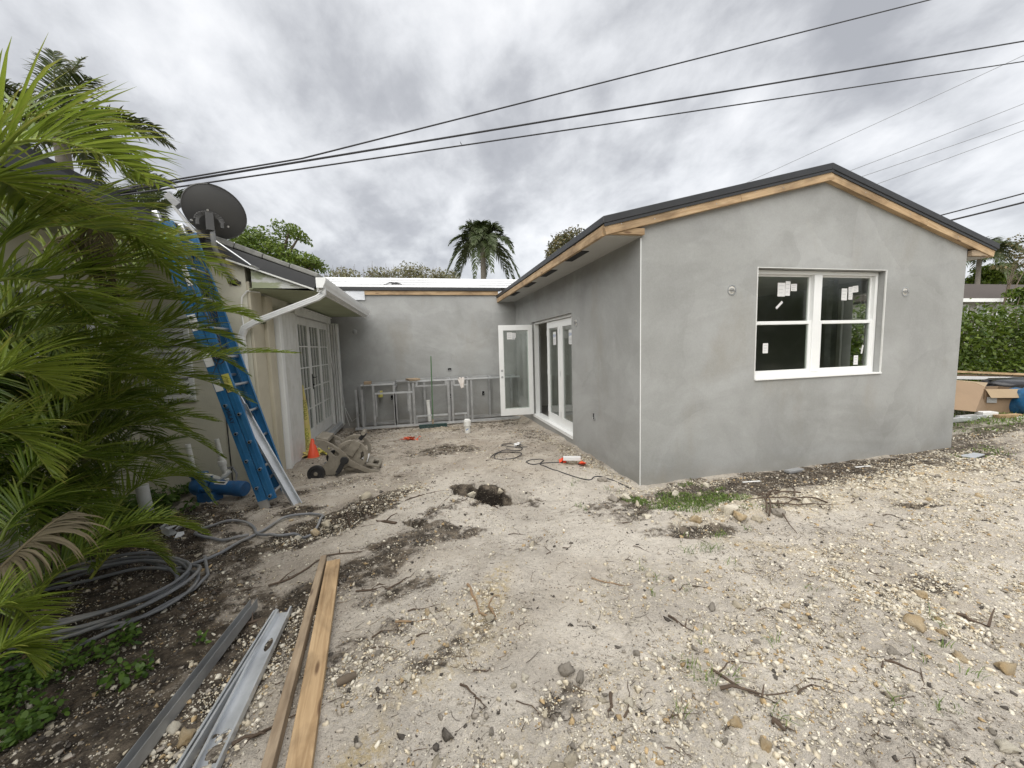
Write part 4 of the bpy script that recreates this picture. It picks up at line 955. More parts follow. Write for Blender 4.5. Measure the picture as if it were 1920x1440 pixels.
# tangle of black cable round the upper rails
w = MB(); 
for k in range(9):
    c = LP(2.25+rnd.uniform(-.35,.35), .02, rnd.uniform(YA-.05, YB_)); r1, r2 = rnd.uniform(.10,.24), rnd.uniform(.08,.2); ph = rnd.uniform(0, 6)
    w.tube([c + dl*r1*math.cos(a+ph)*(1+.2*math.sin(3*a+k)) + (nl*.5+Vector((0,-.6,0)))*r2*math.sin(a+ph) for a in [j*PI*2/14*.9 for j in range(15)]], .006, 5)
for k in range(5):
    c = LP(1.66+k*.05, .05, YA-.02+k*.015); w.tube([c + dl*.06*math.cos(a) + nl*.05*math.sin(a) for a in [j*PI*2/10 for j in range(11)]], .006, 5)
w.tube([LP(1.68, .06, YA), LP(1.5, -.05, YA-.04), (-2.4, 4.2, 1.45), (-3.0, 3.9, 1.55)], .005, 5)
o = w.build('cable_tangle', M_WIRE, None, True); tag(o, 'black cable looped and tangled around the upper rails of the blue ladder', 'cable')

def cee(name, label, p0, p1, wd, ht, up, mat=M_GALV, lips=True, holes=False, group=None, cat='metal stud'):
    """C stud, open side up"""
    d = (Vector(p1)-Vector(p0)); L_ = d.length; t = .0022; m = MB()
    if holes:
        out = [(0,-wd/2+.001),(L_,-wd/2+.001),(L_,wd/2-.001),(0,wd/2-.001)]; hs = []
        for hx in [L_-.28-.61*k for k in range(int((L_-.3)/.61)+1)]:
            if hx > .1: hs.append([(hx+.05*math.cos(a) if abs(math.cos(a)) < .99 else hx+.055*math.cos(a), .018*math.sin(a)) for a in [2*PI*q/14 for q in range(14)]])
        m.plate([out]+hs, lambda a, b: (a, b, 0), (0,0,t))
    else: m.box(0, L_, -wd/2+.001, wd/2-.001, 0, t)
    m.box(0, L_, -wd/2, -wd/2+t, .0005, ht); m.box(0, L_, wd/2-t, wd/2, .0005, ht)
    if lips: m.box(0, L_, -wd/2+t, -wd/2+.010, ht-t, ht-.0002); m.box(0, L_, wd/2-.010, wd/2-t, ht-t, ht-.0002)
    o = m.build(name, mat, None, M=frame(p0, d, up))
    return tag(o, label, cat, group)
cee('metal_stud', 'long grey metal channel leaning upright against the rungs of the blue ladder', G(-1.43, 4.50, -.02), at(436, 738, 4.58), .092, .04, (.75, -.62, .3), M_GALV, cat='metal channel')

# ------------------------------------------------------------------ pool pump and its pipes
pc = Vector((-2.50, 4.98, .0)); z0 = float(gz(-2.5, 4.98))
pump = thing('pool_pump', 'blue pool pump on bare soil by the wall with two cut white pipes', 'pump', pc+Vector((0,0,z0)))
ax = Vector((.93, -.30, -.07)).normalized()
w = MB(); b0 = pc+Vector((-.10, .02, .17))
w.lathe([(.0,-.03),(.085,-.03),(.105,-.01),(.115,.03),(.115,.10),(.125,.105),(.125,.125),(.105,.13),(.10,.17),(.115,.175),(.115,.195),(.09,.20)], b0, ax, 22)
w.lathe([(.07,.0),(.075,.09),(.09,.10),(.09,.125),(.04,.14),(.0,.14)], b0+ax*.03+Vector((0,0,.02)), (0,0,1), 18)
for k in range(8):
    a = 2*PI*k/8; w.beam(b0+ax*.10+Vector((0,math.cos(a)*.118, math.sin(a)*.118)), b0+ax*.20+Vector((0,math.cos(a)*.118, math.sin(a)*.118)), .02, .02)
w.build('body', M_PUMP, pump, True)
w = MB(); m0 = b0+ax*.20
w.lathe([(.0,0),(.078,.0),(.082,.02),(.082,.27),(.088,.275),(.088,.36),(.078,.385),(.0,.39)], m0, ax, 22); 
for k in range(10):
    a = .3+k*.18; pz = Vector((0, -math.cos(a), math.sin(a)*.9))
    w.beam(m0+ax*.225+pz*.083, m0+ax*.262+pz*.083, .006, .006)
w.build('motor', M_PUMP, pump, True)
w = MB(); w.box(.0,.15,-.07,.07,0,.1); 
link('mount', MB().box(-.02,.17,-.075,.075,-.02,.12).mesh('mount'), M_PUMP, pump, Matrix.Translation(b0+ax*.09+Vector((0,-.04,-.17))) @ Matrix.Rotation(-.31,4,'Z'), .006)
q = m0+ax*.12+Vector((0,-.045,.070)); link('label_sheet', MB().box(-.07,.07,-.024,.024,0,.001).mesh('label_sheet'), M_PAPER, pump, frame(q, ax, (0,-.5,.85))); link('label_print', MB().box(-.03,.045,-.012,.012,.001,.0016).mesh('label_print'), M_INK, pump, frame(q, ax, (0,-.5,.85)))
def pipe(name, pts, r, couplers=()):
    m = MB(); m.tube(pts, r, 12, False); p = Vector(pts[0]); t = (Vector(pts[0])-Vector(pts[1])).normalized()
    m.lathe([(r,0),(r*.72,0),(r*.72,-.06),(0,-.06)], p, t, 12)
    o = m.build(name, M_PVC, pump, True)
    for c, l_ in couplers:
        k = MB(); k.lathe([(r,-l_),(r*1.3,-l_),(r*1.3,l_),(r,l_)], c, t, 14); k.build('coupling', M_PVC, o, True)
pa, pb_ = at(352, 833, 4.95), b0+Vector((.0,-.02,.05))
pipe('riser_pipe', [pa, pa.lerp(pb_, .5), pb_], .026, ((pb_+(pa-pb_)*.12, .035),))
pa, pb_ = at(406, 823, 4.95), at(419, 876, 4.95)
pc2 = at(423, 893, 4.95)
pipe('riser_pipe', [pa, pa.lerp(pb_, .6), pb_, pc2], .024, ((pb_, .03), (pa.lerp(pb_, .72), .03)))
w = MB(); w.lathe([(.033,-.03),(.042,-.025),(.045,.0),(.042,.025),(.033,.03)], at(416.5, 868, 4.95), pa-pb_, 14); w.build('union_nut', M_PVC, pump, True)
w = MB(); e0 = at(431, 882, 4.98); w.tube([e0, at(421, 892, 4.94), at(414, 899, 4.95), b0+ax*.1+Vector((0,0,.13))], .029, 12); w.build('elbow', M_PVC, pump, True)
w = MB(); w.tube([at(424, 878, 5.0), at(436, 876, 5.02), at(444, 888, 5.0), at(442, 903, 4.9), m0+ax*.17+Vector((0,0,.08))], .012, 8); w.build('whip_conduit', M_GREYPVC, pump, True)
w = MB(); w.lathe([(.02,-.012),(.022,.012),(.0,.014)], m0+ax*.17+Vector((0,0,.09)), (0,0,1), 10); w.build('conduit_nut', M_PVC, pump, True)
def loose(name, label, cat, mb, mat, smooth=True, group=None, bevel=0): return tag(mb.build(name, mat, None, smooth, bevel), label, cat, group)
q = at(277, 915, 4.55); w = MB(); w.tube([(q.x-.02, 4.55, -.1), (q.x-.05, 4.55, .36)], .055, 12); loose('pvc_pipe', 'short white pvc pipe standing behind the palm fronds', 'pipe', w, M_PVC)

# ------------------------------------------------------------------ hose reel cart lying on its side
reel = thing('hose_reel_cart', 'dirty taupe plastic hose reel cart with black wheels lying on the sand', 'hose reel', G(-1.1, 5.6))
def RC(u, v):    # position in the near side frame's plane, from the photo of that frame
    p = at(560+u*.09725, 780+v*.09725, 5.47); return (p.x, p.z)
out = [(300,520),(335,445),(500,470),(640,535),(800,640),(930,745),(1010,845),(1200,950),(1400,1030),(1560,1040),(1535,1100),(1400,1105),(1250,1060),(1120,1010),(960,955),(880,1000),(800,1085),(740,1115),(640,1125),(520,1130),(470,1050),(440,960),(560,890),(585,780),(545,700),(450,640),(360,570)]
hol = [(550,570),(650,600),(790,725),(760,780),(690,765),(575,650)]
F_ = MB().plate([[RC(*p) for p in out], [RC(*p) for p in hol]], lambda a, b: (a, 5.45, b), (0, .035, 0)).mesh('side_frame')
for dy in (0, .42): link('side_frame', F_, M_REEL, reel, Matrix.Translation((0, dy, 0)), .006)
w = MB(); a = RC(320, 480); b = RC(560, 520); w.add([(a[0],5.485,a[1]),(b[0],5.485,b[1]),(b[0],5.87,b[1]),(a[0],5.87,a[1]),(a[0],5.485,a[1]+.05),(b[0],5.485,b[1]+.05),(b[0],5.87,b[1]+.05),(a[0],5.87,a[1]+.05)], [(0,1,2,3),(4,5,6,7),(0,1,5,4),(1,2,6,5),(2,3,7,6),(3,0,4,7)])
w.build('tray', M_REEL, reel, bevel=.008)
c = RC(1010, 770); C_ = Vector((c[0], 5.49, c[1]))
for dy in (.0, .36):
    w = MB(); w.lathe([(.205,0),(.215,.012),(.205,.03),(.165,.03),(.165,.0),(.205,0)], C_+Vector((0,dy,0)), (0,1,0), 32)
    for k in range(5):
        a = 2*PI*k/5+.5; dv = Vector((math.cos(a),0,math.sin(a))); w.beam(C_+Vector((0,dy+.012,0))+dv*.06, C_+Vector((0,dy+.012,0))+dv*.175, .06, .014, (0,1,0))
    w.lathe([(.0,0),(.12,.0),(.12,.02),(.0,.02)], C_+Vector((0,dy+.004,0)), (0,1,0), 24)
    w.build('drum_flange', M_REEL, reel)
w = MB(); w.lathe([(.10,0),(.10,.36)], C_, (0,1,0), 20); w.build('drum', M_REEL, reel, True)
a, b = RC(960, 760), RC(1130, 490); w = MB(); w.beam((a[0],5.478,a[1]), (b[0],5.478,b[1]), .02, .115, (1,0,.6)); w.build('flange_bar', M_REEL, reel, bevel=.006)
a, b = RC(890, 850), RC(760, 1085); w = MB(); w.beam((a[0],5.435,a[1]), (b[0],5.435,b[1]), .022, .06, (1,0,.5)); w.lathe([(.0,.03),(.05,.028),(.055,0)], (a[0],5.448,a[1]), (0,-1,0), 18); w.tube([(b[0],5.43,b[1]),(b[0],5.36,b[1])], .018, 10); w.build('crank', M_BLACKPL, reel, bevel=.004)
wm = MB(); wm.lathe([(.0,-.006),(.03,-.008),(.032,0),(.075,.004),(.08,-.012),(.105,-.010),(.108,.0),(.108,.04),(.10,.05),(.0,.05)], (0,0,0), (0,1,0), 28); wme = wm.mesh('wheel', True)
hm = MB().lathe([(.0,-.014),(.022,-.012),(.026,-.006)], (0,0,0), (0,1,0), 14).mesh('hub_cap', True)
for (u, v), y in (((358,1085), 5.40), ((560,835), 5.92)):
    p = RC(u, v); p = (p[0], p[1]) if y < 5.6 else (p[0]-.02, .12)
    o = link('wheel', wme, M_BLACKPL, reel, Matrix.Translation((p[0], y, p[1]))); link('hub_cap', hm, M_REEL, o, Matrix.Translation((p[0], y, p[1])))
p = RC(358,1085); w = MB(); w.tube([(p[0],5.44,p[1]),(p[0],5.93,p[1]+.0)], .012, 8); w.build('axle', M_GALVD, reel)
a, b = RC(1130, 520), RC(1240, 390); w = MB(); w.beam((a[0],5.70,a[1]), (b[0],5.70,b[1]), .055, .07, (0,1,0)); w.build('hose_guide', M_BLACKPL, reel, bevel=.006)
w = MB(); w.tube([(b[0]-.02,5.62,b[1]+.01),(b[0]-.02,5.80,b[1]+.01)], .03, 10); w.build('guide_knob', M_REEL, reel, True)
a, b = RC(1300, 960), RC(1545, 1010); w = MB()
w.plate([[(a[0],5.487),(b[0],5.487),(b[0]+.02,5.68),(b[0],5.868),(a[0],5.868)], [(b[0]-.09,5.56),(b[0]-.02,5.56),(b[0]-.02,5.78),(b[0]-.09,5.78)]], lambda p_, q_: (p_, q_, a[1]+(p_-a[0])*(b[1]-a[1])/(b[0]-a[0])), (0,0,.03)); w.build('foot_tray', M_REEL, reel, bevel=.006)
w = MB()
for k in range(6): x = a[0]-.05+.012*k; w.tube([(x,5.50,a[1]+.10-.01*k),(x+.01,5.6,a[1]+.09),(x-.005,5.8,a[1]+.08)], .006, 5)
w.build('plastic_wrap', M_PAPER, reel, True)

# ------------------------------------------------------------------ caution tape, cone
TP = [at(567, 722, 7.0), at(571, 765, 6.97), at(575, 810, 6.93), at(578, 845, 6.88)]
w = MB(); V = []
for i, p in enumerate(TP):
    hw = (.012, .045, .058, .06)[i]; d = Vector((.96, .22, 0)).normalized(); V += [p-d*hw, p+Vector((.004,-.012,0)), p+d*hw]
w.add(V, [(i*3+k, i*3+k+1, i*3+4+k, i*3+3+k) for i in range(3) for k in range(2)])
tape = thing('caution_tape', 'yellow caution tape hanging from the white door jamb to a heap', 'tape', G(-1.9, 6.8))
tm = w.build('hanging_strip', M_TAPE, tape)
sl = tm.modifiers.new('thickness', 'SOLIDIFY'); sl.thickness = .0015
dv = Vector((.96,.22,0)).normalized()
for s_, body, sz in ((.36, 'CAUTION', .075), (.63, 'O', .05), (.86, 'CUIDADO', .075)):
    i = min(2, int(s_*3)); f_ = s_*3-i; p = TP[i].lerp(TP[i+1], f_); dn_ = (TP[i+1]-TP[i]).normalized()
    n_ = dn_.cross(dv); n_ = n_ if n_.y < 0 else -n_
    text('lettering', body, sz, M_TAPEINK, tape, facing(p+n_*.016, -dn_, dv))
w = MB(); cx, cy = -1.82, 6.70
for k in range(26):
    a = rnd.uniform(0, 2*PI); r = rnd.uniform(.02, .20); p = Vector((cx+r*math.cos(a), cy+.7*r*math.sin(a), float(gz(cx, cy))+rnd.uniform(.01,.07))); q = Vector((rnd.uniform(-1,1), rnd.uniform(-1,1), rnd.uniform(-.3,.3))).normalized()
    u_ = Vector((rnd.uniform(-.4,.4), rnd.uniform(-.4,.4), 1)).normalized(); sd = q.cross(u_).normalized()*.03; l_ = rnd.uniform(.08,.16)
    w.add([p-q*l_-sd, p-q*l_+sd, p+sd+Vector((0,0,.03)), p-sd+Vector((0,0,.03)), p+q*l_+sd, p+q*l_-sd], [(0,1,2,3),(3,2,4,5)])
w.build('tape_heap', M_TAPE, tape)
cone = thing('traffic_cone', 'small bright orange cone in front of the yellow tape heap', 'cone', G(-1.78, 6.56))
zc = float(gz(-1.78, 6.56)); w = MB(); w.lathe([(.088,.012),(.02,.30),(.014,.305),(.0,.305)], (-1.78, 6.56, zc), (0,0,1), 24); w.build('cone_body', M_ORANGE, cone, True)
w = MB(); w.box(-1.88, -1.68, 6.46, 6.66, zc-.02, zc+.012); w.build('cone_base', M_CARDD, cone, bevel=.006)

# ------------------------------------------------------------------ steel-stud counter frame along the back wall
FY, FB = 9.10, 9.66; FZ = -.115; FT = .93
cf = thing('counter_frame', 'galvanised steel stud frame for an outdoor counter along the back wall', 'stud frame', (0, FY, FZ))
def stud(x, z0, z1, y=FY, wd=.048, dp=.07):
    m = MB(); t = .003; m.box(x-wd/2, x-wd/2+t, y, y+dp, z0, z1); m.box(x+wd/2-t, x+wd/2, y, y+dp, z0, z1); m.box(x-wd/2+t, x+wd/2-t, y, y+t, z0, z1)
    m.build('stud', M_GALVD, cf)
def track(x0, x1, z, y=FY, ht=.035, dp=.075, name='track', mat=None):
    m = MB(); t = .003; m.box(x0, x1, y-.004, y-.004+t, z, z+ht); m.box(x0, x1, y-.004+dp-t, y-.004+dp, z, z+ht); m.box(x0, x1, y-.004+t, y-.004+dp-t, z+ht-t, z+ht)
    m.build(name, mat or M_GALV, cf)
def cross(x, z, ya=FY+.07, yb=FB, ht=.035, wd=.04):
    m = MB(); m.box(x-wd/2, x+wd/2, ya, yb, z, z+ht); m.build('cross_rail', M_GALVD, cf)
track(-1.56, 2.28, FZ, ht=.05, name='floor_track'); track(-1.5, 2.28, FZ, y=FB-.07, ht=.05, name='floor_track', mat=M_GALVD)
for x in (-1.50, -1.38): stud(x, FZ+.05, .80)
stud(-.68, FZ+.05, .86); stud(-1.38, FZ+.05, .86, y=FY+.2); stud(-1.13, FZ+.05, .88)
track(-1.40, -.66, .875-.0); track(-1.40, -.66, .875, y=FB-.07, mat=M_GALVD); cross(-1.38, .875); cross(-.68, .875)
stud(-.66, FZ+.05, .66, wd=.05)
track(-1.10, -.27, .67, mat=M_GALV); cross(-1.05, .67); cross(-.68, .67); track(-.66, -.27, .90, y=FB-.07, mat=M_GALVD); cross(-.66, .80)
for x in (-.34, -.25, .55, .64, 1.00, 1.10): stud(x, FZ+.05, .90)
stud(-1.08, .16, .67, wd=.03); stud(-.38, .25, .67, wd=.03)
track(-.36, 2.30, .915); track(-.36, 2.30, .925, y=FB-.07, mat=M_GALVD)
for x in (-.34, .60, 1.05, 1.6, 2.2): cross(x, .915)
track(-.21, .52, .80, ht=.03, mat=M_GALVD); stud(-.17, .83, .915); stud(.50, .83, .915)
track(.69, .99, .78, ht=.03); stud(.69, .80, .915)
track(-.21, .52, .09, ht=.03); track(.68, .97, .09, ht=.03); stud(.17, FZ+.05, .09); stud(-.21, FZ+.05, .12, wd=.05); stud(.93, FZ+.05, .12)
for x in (1.62, 2.2): stud(x, FZ+.05, .90, y=FB-.07)
for x in (-1.5, -.68, .0, .6): stud(x, FZ+.05, .86, y=FB-.07)
def block(label, x0, x1, y0_, y1_, z0_, z1_, mat, name='wood_block', cat='wood block', rz=0.):
    me = MB().box(-(x1-x0)/2, (x1-x0)/2, -(y1_-y0_)/2, (y1_-y0_)/2, 0, z1_-z0_).mesh(name)
    return tag(link(name, me, mat, None, Matrix.Translation(((x0+x1)/2, (y0_+y1_)/2, z0_)) @ Matrix.Rotation(rz, 4, 'Z'), .004), label, cat)
block('small pale wood offcut on the left end of the steel counter frame', -1.32, -1.17, 9.07, 9.26, .911, .975, M_PINE3)
block('flat brown wood offcut on the middle of the steel counter frame', -.38, -.12, 9.05, 9.33, .951, .995, M_PINE3, rz=.35)
block('yellow box fixed inside the left bay of the counter frame', -1.08, -.98, 9.55, 9.64, .55, .70, M_TAPE, 'yellow_box', 'box')
q = MB(); V = []; xs = np.linspace(0, 1, 9); zs = np.linspace(0, 1, 10)
for j, zt in enumerate(zs):
    for i, xt in enumerate(xs):
        wdt = .16*(1-.55*zt); V.append((.86+(xt-.5)*wdt+.03*zt, FY-.012-.012*math.sin(xt*9+zt*2)*(.3+zt)-.01*zt, .965-.23*zt-.04*abs(xt-.6)))
q.add(V, [(j*9+i, j*9+i+1, j*9+i+10, j*9+i+9) for j in range(9) for i in range(8)])
V2 = [(.78+.16*i/8, FY-.012+.11*j/3, .962+.006*math.sin(i*1.7+j)) for j in range(4) for i in range(9)]; q.add(V2, [(j*9+i, j*9+i+1, j*9+i+10, j*9+i+9) for j in range(3) for i in range(8)])
loose('rag', 'crumpled white rag with brown stains draped over the counter frame rail', 'rag', q, M_RAG)
w = MB(); a, b = at(802, 750, 9.5), at(806, 790, 9.45); w.tube([a, b], .045, 14); w.lathe([(.052,-.03),(.052,.0),(.044,.0)], a, a-b, 14); loose('pvc_pipe', 'leaning white pvc drain stub inside the counter frame behind the broom', 'pipe', w, M_PVC)
w = MB(); a = at(795, 743, 9.66); w.tube([a, a+Vector((.03,.06,-.04))], .014, 8); loose('pvc_pipe', 'tiny white pipe end sticking out of the wall behind the frame', 'pipe', w, M_PVC)
# broom
br = thing('push_broom', 'push broom with a tall green handle standing before the counter frame', 'broom', G(.16, 8.86))
zb = float(gz(.16, 8.86)); w = MB(); w.tube([(.155, 8.87, zb+.09), (.185, 9.06, 1.50)], .0135, 10); w.build('handle', M_GREENHANDLE, br, True)
w = MB(); w.tube([(.153, 8.865, zb+.06), (.157, 8.885, zb+.19)], .019, 10); w.build('ferrule', M_PINE3, br, True)
w = MB(); w.box(-.16, .47, 8.83, 8.90, zb+.055, zb+.085); w.build('head', M_BRISTLE, br, bevel=.008)
w = MB()
for k in range(60): x = -.155+.62*k/59; w.add([(x, 8.835, zb+.055), (x+.008, 8.835, zb+.055), (x+.010+rnd.uniform(-.01,.01), 8.82, zb-.01), (x+rnd.uniform(-.01,.01), 8.82, zb-.01), (x, 8.895, zb+.055), (x+.008, 8.895, zb+.055), (x+.01, 8.91, zb-.01), (x, 8.91, zb-.01)], [(0,1,2,3),(4,5,6,7),(0,1,5,4),(3,2,6,7)])
w.build('bristles', M_BRISTLE, br)
# clean-out stub
p = G(.82, 7.72); co = thing('cleanout_pipe', 'short white pvc cleanout pipe with a fat cap standing in the sand', 'pipe', p)
w = MB(); w.lathe([(.055,-.1),(.055,.19)], p, (0,0,1), 22); w.build('stub', M_PVC, co, True)
w = MB(); w.lathe([(.056,.15),(.073,.155),(.075,.26),(.060,.265),(.060,.285),(.05,.29),(.0,.29)], p, (0,0,1), 24); w.build('cap', M_PVC, co, True)
link('printed_line', MB().box(-.03, .03, -.0006, .0006, -.008, .008).mesh('printed_line'), M_BLUEINK, co, Matrix.Translation(p+Vector((-.012,-.0556,.09))) @ Matrix.Rotation(-.5, 4, 'Y'))

# ------------------------------------------------------------------ small litter in the yard
def scraps(c, r, n, mat, name, label, cat, sz=.06, hgt=.04, seed=1):
    R_ = random.Random(seed); m = MB()
    for k in range(n):
        p = G(c[0]+R_.uniform(-r[0], r[0]), c[1]+R_.uniform(-r[1], r[1])); p.z += R_.uniform(.004, hgt)
        a = R_.uniform(0, 6.3); u = Vector((math.cos(a), math.sin(a), R_.uniform(-.3,.5))).normalized(); v_ = u.cross(Vector((R_.uniform(-.5,.5), R_.uniform(-.5,.5), 1)).normalized()).normalized()
        s1, s2 = sz*R_.uniform(.5,1.2), sz*R_.uniform(.25,.6)
        P = [p-u*s1-v_*s2, p+u*s1*.2-v_*s2*1.2, p+u*s1-v_*s2*.4, p+u*s1*.9+v_*s2, p+Vector((0,0,sz*.35))+v_*s2*.3, p-u*s1+v_*s2*.8]
        m.add(P, [(0,1,4,5),(1,2,3,4)])
    o = m.build(name, mat); s = o.modifiers.new('thickness', 'SOLIDIFY'); s.thickness = .004
    return tag(o, label, cat)
scraps((-.29, 7.27), (.16, .07), 16, M_REDNET, 'orange_scrap', 'torn rusty orange plastic scrap lying in the middle of the courtyard', 'scrap', .06, .05, 3)
scraps((1.86, 4.96), (.05, .04), 3, M_ORANGE, 'orange_scrap', 'bright orange plastic piece left of the white box by the extension wall', 'scrap', .085, .05, 5)
scraps((2.03, 4.78), (.05, .04), 3, M_ORANGE, 'orange_scrap', 'bright orange plastic piece right of the white box by the extension wall', 'scrap', .08, .05, 6)
block('small white box lying across two orange plastic pieces', 1.83, 2.07, 4.84, 4.91, float(gz(1.95,4.88))+.065, float(gz(1.95,4.88))+.115, M_PAPER, 'small_box', 'box', -.35)
scraps((1.46, 6.05), (.05, .04), 6, M_PAPER, 'paper_ball', 'crumpled white paper lying beside the looped black cord', 'paper', .06, .07, 8)
for i, (x, y, l) in enumerate(((3.65, 3.58, 'white paper strip lying at the foot of the gable wall'), (5.4, 3.62, 'pale plaster sliver lying on dark soil under the window'), (6.5, 3.95, 'thin white strip on the dark soil right of the window'))):
    block(l, x-.11, x+.11, y-.010, y+.010, float(gz(x, y))+.001, float(gz(x, y))+.012, M_PAPER, 'white_strip', 'strip', rnd.uniform(-.3,.3))
block('flat grey metal plate lying in the shallow dark hollow near the corner', 7.15, 7.5, 3.52, 3.66, float(gz(7.3,3.55))+.03, float(gz(7.3,3.55))+.05, M_GALV, 'metal_plate', 'plate', .2)
block('small grey offcut of sheet against the gable wall foot', 4.35, 4.6, 3.72, 3.80, float(gz(4.5,3.75))+.0, float(gz(4.5,3.75))+.03, M_GALVD, 'sheet_offcut', 'offcut', .1)

def curve_pts(ctrl, n=10):
    P = [Vector(c) for c in ctrl]; P = [P[0]*2-P[1]] + P + [P[-1]*2-P[-2]]; out = []
    for i in range(1, len(P)-2):
        for k in range(n):
            t = k/n; a, b, c, d = P[i-1:i+3]
            out.append(.5*((2*b) + (c-a)*t + (2*a-5*b+4*c-d)*t*t + (3*b-a-3*c+d)*t**3))
    return out + [P[-2]]
def cord(name, label, cat, xy, r, mat, lift=None, n=8, sides=7, group=None):
    pts = curve_pts([(x, y, 0) for x, y in xy], n); m = len(pts)
    for i, p in enumerate(pts): p.z = float(gz(p.x, p.y)) + r*.8 + (lift(i/(m-1)) if lift else 0)
    return tag(MB().tube(pts, r, sides).build(name, mat, None, True), label, cat, group)
# grey conduit: coil under the palm and a loose loop by the ladder foot
coil = []; T_ = 5.5
for i in range(int(T_*22)):
    a = 2*PI*i/22; k = i/22; R1 = .52+.035*math.sin(k*2.3)+.03*k*.5*math.sin(k*5); R2 = .36+.02*math.cos(k*3.1)
    x = -2.22+R1*math.cos(a+.35)+.07*math.sin(k*1.7); y = 2.98+R2*math.sin(a+.35)+.05*math.cos(k*2.2)
    coil.append((x, y, float(gz(x, y))+.022+.018*k+.03*math.sin(k*1.3+a)**2))
x, y, z = coil[-1]
for q in ((-2.55, 2.40), (-2.25, 2.42), (-1.85, 2.60), (-1.62, 2.95), (-1.62, 3.25), (-1.80, 3.45), (-2.1, 3.55)): coil.append((*q, float(gz(*q))+.03))
cl = MB().tube(curve_pts(coil[::2], 3), .0115, 8).build('conduit_coil', M_GREYPVC, None, True); tag(cl, 'thick grey conduit coiled in flat rings beneath the palm fronds', 'conduit')
cord('conduit', 'grey conduit thrown in loose loops from the coil to the ladder foot', 'conduit', [(-1.95,3.30),(-1.72,3.42),(-1.62,3.72),(-1.42,4.02),(-1.22,4.12),(-1.05,4.02),(-1.12,3.82),(-1.30,3.68),(-1.52,3.76),(-1.66,3.98),(-1.85,4.08),(-2.06,3.98),(-2.02,3.78),(-1.80,3.72),(-1.62,3.80)], .0125, M_GREYPVC, lambda t: .012+.012*math.sin(t*20)**2)
cord('black_cord', 'thin black cord looping from the orange scraps across the sand', 'cord', [(1.86,4.98),(1.6,5.02),(1.42,5.0),(1.36,5.12),(1.48,5.22),(1.62,5.14),(1.52,4.98),(1.62,4.72),(1.78,4.42),(1.90,4.22),(2.02,4.30),(2.12,4.26),(2.18,4.02),(2.24,3.86)], .007, M_WIRE)
cord('black_cord', 'tangled black cord lying in the sand beside the crumpled paper', 'cord', [(.92,5.55),(1.05,5.75),(1.22,5.72),(1.40,5.55),(1.22,5.38),(.98,5.42),(1.0,5.62),(1.18,5.82),(1.4,5.72),(1.5,5.9),(1.42,6.2),(1.28,6.3),(1.22,6.12),(1.38,5.95),(1.6,5.92)], .0065, M_WIRE, lambda t: .015*math.sin(t*9)**2)

# ------------------------------------------------------------------ lumber and metal channels in the foreground
def lumber(name, label, p0, p1, w_, t_, mat, cat):
    d = Vector(p1)-Vector(p0); L_ = d.length
    me = MB().box(0, L_, -w_/2, w_/2, 0, t_).mesh(name)
    return tag(link(name, me, mat, None, frame(p0, d, (0,0,1)), .003), label, cat)
def gl(u, v, dz=.0):
    """ground point seen at a pixel of the photo"""
    d = _fwd + _right*((u-960)/F_PX) - _up*((v-720)/F_PX); t = -CAM_H/d.z
    for _ in range(8):
        p = d*t; t = (float(gz(p.x, p.y, False))+dz-CAM_H)/d.z
    p = d*t; return Vector((p.x, p.y, CAM_H+p.z))
def span(a, b, w0=.0):
    """two ground points, lifted clear of the bumps between them"""
    a, b = Vector(a), Vector(b); up = max(float(gz(*(a.lerp(b, k/12)).xy)) - a.lerp(b, k/12).z for k in range(13)); up = min(up, .03)
    return a+Vector((0,0,up)), b+Vector((0,0,up))
a, b = span(gl(622, 1062), gl(541, 1500)); lumber('lumber_plank', 'wide yellow pine plank on the sand, right of the narrow board', b+(b-a)*.4+Vector((.03,0,0)), a+Vector((.015,0,0)), .096, .038, M_PINE2, 'plank')
a, b = span(gl(608, 1058), gl(495, 1500)); lumber('lumber_strip', 'narrow grey-brown wooden board beside the wide pine plank', b+(b-a)*.4, a, .042, .06, M_PINE3, 'plank')
a, b = span(gl(533, 1152), gl(395, 1440)); cee('metal_stud', 'bright galvanised stud with oval knockouts, open side up, left of the wooden boards', b+(b-a)*.9, a, .092, .036, (.0, 0, 1), M_GALV, True, True)
a, b = span(gl(519, 1160), gl(352, 1440)); cee('metal_stud', 'galvanised stud nested against the punched stud, on its left side', b+(b-a)*.9, a, .03, .052, (0, 0, 1), M_GALV, True)
a, b = span(gl(478, 1145), gl(258, 1440)); cee('metal_stud', 'dull grey metal channel lying on dark soil, leftmost of the three', b+(b-a)*.9, a+Vector((0,0,.0)), .040, .062, (.0, 0, 1), M_GALVD, False)

